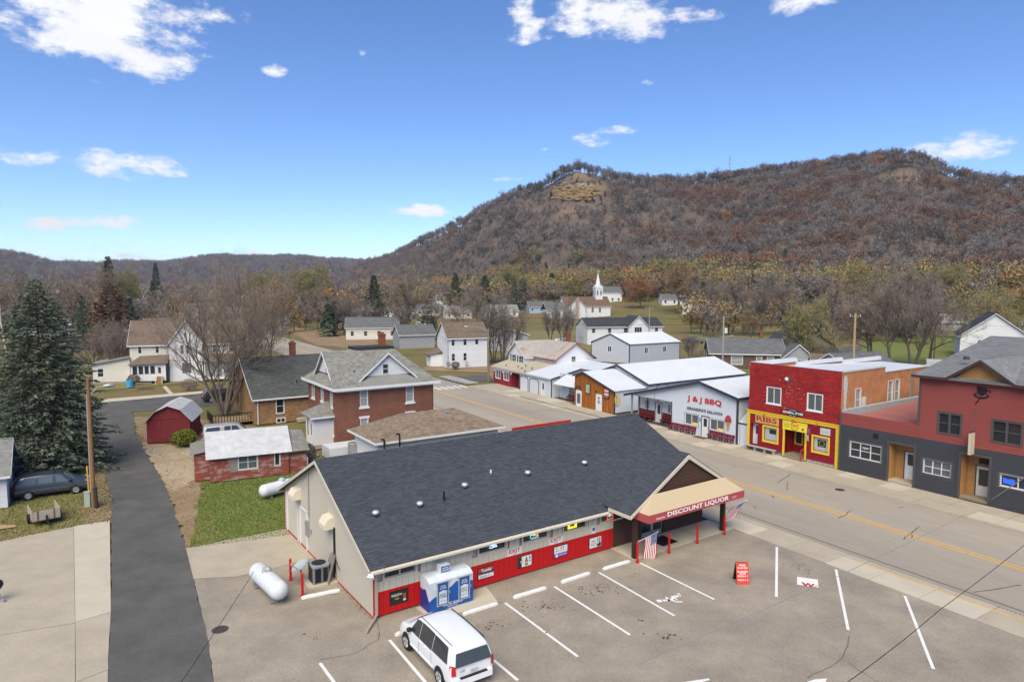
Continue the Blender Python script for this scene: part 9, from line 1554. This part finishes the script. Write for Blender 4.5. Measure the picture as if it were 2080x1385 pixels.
# ------------------------------------------------------------------ left yard
tr_=thing('wooden_trailer','small open wooden utility trailer on the grass','trailer',(G(66,1071).x,G(66,1071).y,0),42);M_tw=mat('greyed trailer board',(.42,.37,.31),.85,.25,2,stretch=(1,5,5));M_rust=mat('rusty iron',(.20,.09,.045),.8,.3,5)
for z in(.35,.53,.71):
 for fr,L in((Fr((0,0,0),0),1.4),(Fr((0,2.1,0),-90),2.1),(Fr((1.4,0,0),90),2.1)):mb=MB(fr);mb.box(0,L,-.03,.0,z,z+.165);mb.build('board',M_tw,tr_)
mb=MB();mb.box(0,1.4,-2.1,0,.3,.34);mb.build('bed',M_wood,tr_)
for x in(.25,1.05):mb=MB(Fr((0,0,0),0));mb.box(x,x+.07,.0,.02,.3,.92);mb.build('strap',M_rust,tr_)
for x in(-.08,1.48):mb=MB();mb.lathe((x-.06,-1.0,.28),(1,0,0),[(0,.1),(0,.28),(.12,.28),(.12,.1)],16);mb.build('wheel',M_tyre,tr_)
mb=MB();mb.rtube((.7,-.0,.3),(.75,-.85,.2),.04,.04,6);mb.rtube((.7,-.1,.3),(.7,-.12,.62),.05,.05,8);mb.build('tongue',M_black,tr_)
cb=thing('cardboard_sheet','flat sheet of tan cardboard on the grass at left edge','cardboard',(G(5,1072).x,G(5,1072).y,.0),20);mb=MB();mb.slab([(-.8,.4,.02),(-.8,-.5,.05),(.4,-.3,.02),(.75,.1,.02)],.02);mb.build('sheet',mat('cardboard',(.42,.27,.15),.9,.1,3),cb)
gr=thing('kettle_grill','black kettle grill cut by the left edge','grill',(G(-8,1222).x,G(-8,1222).y,0),0);mb=MB();mb.lathe((0,0,.5),(0,0,1),[(0,0),(.08,.2),(.22,.3),(.3,.31),(.42,.26),(.5,.1),(.52,0)],18);mb.build('bowl',M_black,gr,smooth=True)
for a in(0,2.1,4.2):mb=MB();mb.rtube((.12*math.cos(a),.12*math.sin(a),.55),(.32*math.cos(a),.32*math.sin(a),.08),.015,.015,6);mb.lathe((.32*math.cos(a),-.32*math.sin(a),.08),(0,1,0),[(-.03,0),(-.03,.08),(.03,.08),(.03,0)],10);mb.build('leg',M_steel,gr)
bb=thing('blue_bin','light blue plastic bin at the farmhouse porch','bin',(G(264,786).x,G(264,786).y,0));mb=MB();mb.lathe((0,0,0),(0,0,1),[(0,.42),(1.0,.5),(1.05,.52),(1.05,.45)],12);mb.build('tub',mat('sky blue plastic',(.06,.36,.58),.5),bb)
pt=thing('picnic_table','grey picnic table on the farmhouse lawn','table',(G(292,789).x,G(292,789).y,0),25)
for i in range(4):mb=MB();mb.box(-1,1,-.38+i*.2,-.2+i*.2,.72,.77);mb.build('top_board',M_wood,pt)
for y in(-.75,.6):mb=MB();mb.box(-1,1,y,y+.18,.42,.47);mb.build('seat_board',M_wood,pt)
for x in(-.7,.65):mb=MB();mb.rtube((x,-.7,0),(x,.3,.72),.04,.04,4);mb.rtube((x,.7,0),(x,-.3,.72),.04,.04,4);mb.build('leg_frame',M_wood,pt)
dk_=thing('garden_deck','dark deck with picket railing under the big bare tree','deck',(G(432,868).x,G(432,868).y,0),33);M_dkw=mat('dark stained deck',(.035,.025,.02),.8,.3,3);mb=MB();mb.box(0,6.5,-3.4,0,.25,.35);mb.build('platform',mat('tan deck board',(.30,.22,.14),.85,.3,2),dk_)
for(fr,L) in((Fr((0,0,0),0),6.5),(Fr((0,3.4,0),-90),3.4)):
 for i in range(int(L/.28)):mb=MB(fr);mb.box(i*.28,i*.28+.06,-.05,0,.2,1.15);mb.build('picket',M_dkw,dk_)
 mb=MB(fr);mb.box(0,L,-.06,.02,1.15,1.22);mb.build('rail',M_dkw,dk_)
mo=thing('garden_tractor','red garden tractor beside the gambrel shed','tractor',(G(392,868).x,G(392,868).y,0),30);mb=MB();mb.box(-.5,.5,-.25,.25,.3,.7);mb.box(.0,.55,-.2,.2,.7,.85);mb.build('hood',M_redp,mo)
for x in(-.45,.5):
 for y in(-.35,.35):mb=MB();mb.lathe((x,y-.08,.28),(0,-1,0),[(-.08,0),(-.08,.28),(.08,.28),(.08,0)],12);mb.build('wheel',M_tyre,mo)
dr_=thing('blue_drum','bright blue barrel behind the garden tractor','barrel',(G(400,866).x,G(400,866).y,0));mb=MB();mb.lathe((0,0,0),(0,0,1),[(0,.3),(.45,.32),(.95,.3),(1.0,.26),(1.0,0)],14);mb.build('drum',mat('bright blue plastic',(.02,.09,.42),.4),dr_)
ac2=thing('rooftop_condenser','round silver condenser on a white roof behind the store ridge','condenser',(G(719,935,.0).x,G(719,935,0).y,0));mb=MB();mb.lathe((0,0,.0),(0,0,1),[(0,.48),(1.45,.48),(1.5,.42),(1.5,0)],18);mb.build('casing',M_steel,ac2);wb=thing('white_lean_to','low flat white roof beyond the left end of the store ridge','roof',(G(672,936).x,G(672,936).y,0),34);mb=MB();mb.box(0,6,-2.2,-.2,0,.95);mb.build('box',M_wroof,wb)
rb_=thing('red_sign_board','long red board showing above the store ridge by the street','sign',st_pts(17.2,-14.6,0),34.63);mb=MB();mb.box(0,5.6,0,.15,3.0,3.62);mb.build('board',mat('bright red board',(.45,.03,.02),.5,.1,2),rb_)
for x in(.4,5.1):mb=MB();mb.box(x,x+.12,-.12,0,0,3.2);mb.build('post',M_steel,rb_)
# ------------------------------------------------------------------ air: faint valley haze (sky outside it)
hz=MB();hz.box(-6700,6700,-6700,6700,-3,205);hzm=bpy.data.materials.new('valley haze');hzm.use_nodes=True;t_=hzm.node_tree;t_.nodes.clear();pv=t_.nodes.new('ShaderNodeVolumePrincipled');pv.inputs['Color'].default_value=(.72,.80,.92,1);pv.inputs['Density'].default_value=.00011;pv.inputs['Anisotropy'].default_value=.2
ho_=t_.nodes.new('ShaderNodeOutputMaterial');t_.links.new(pv.outputs[0],ho_.inputs['Volume']);hzo=hz.build('haze',hzm,None,kind='stuff');tag(hzo,'faint bluish haze over the valley and far hills','haze')
# ------------------------------------------------------------------ to metres
for o in list(COL.objects):
 if o.parent is None and o.type not in('CAMERA','LIGHT'):
  o.location=Vector(o.location)*UNIT;o.scale=Vector(o.scale)*UNIT
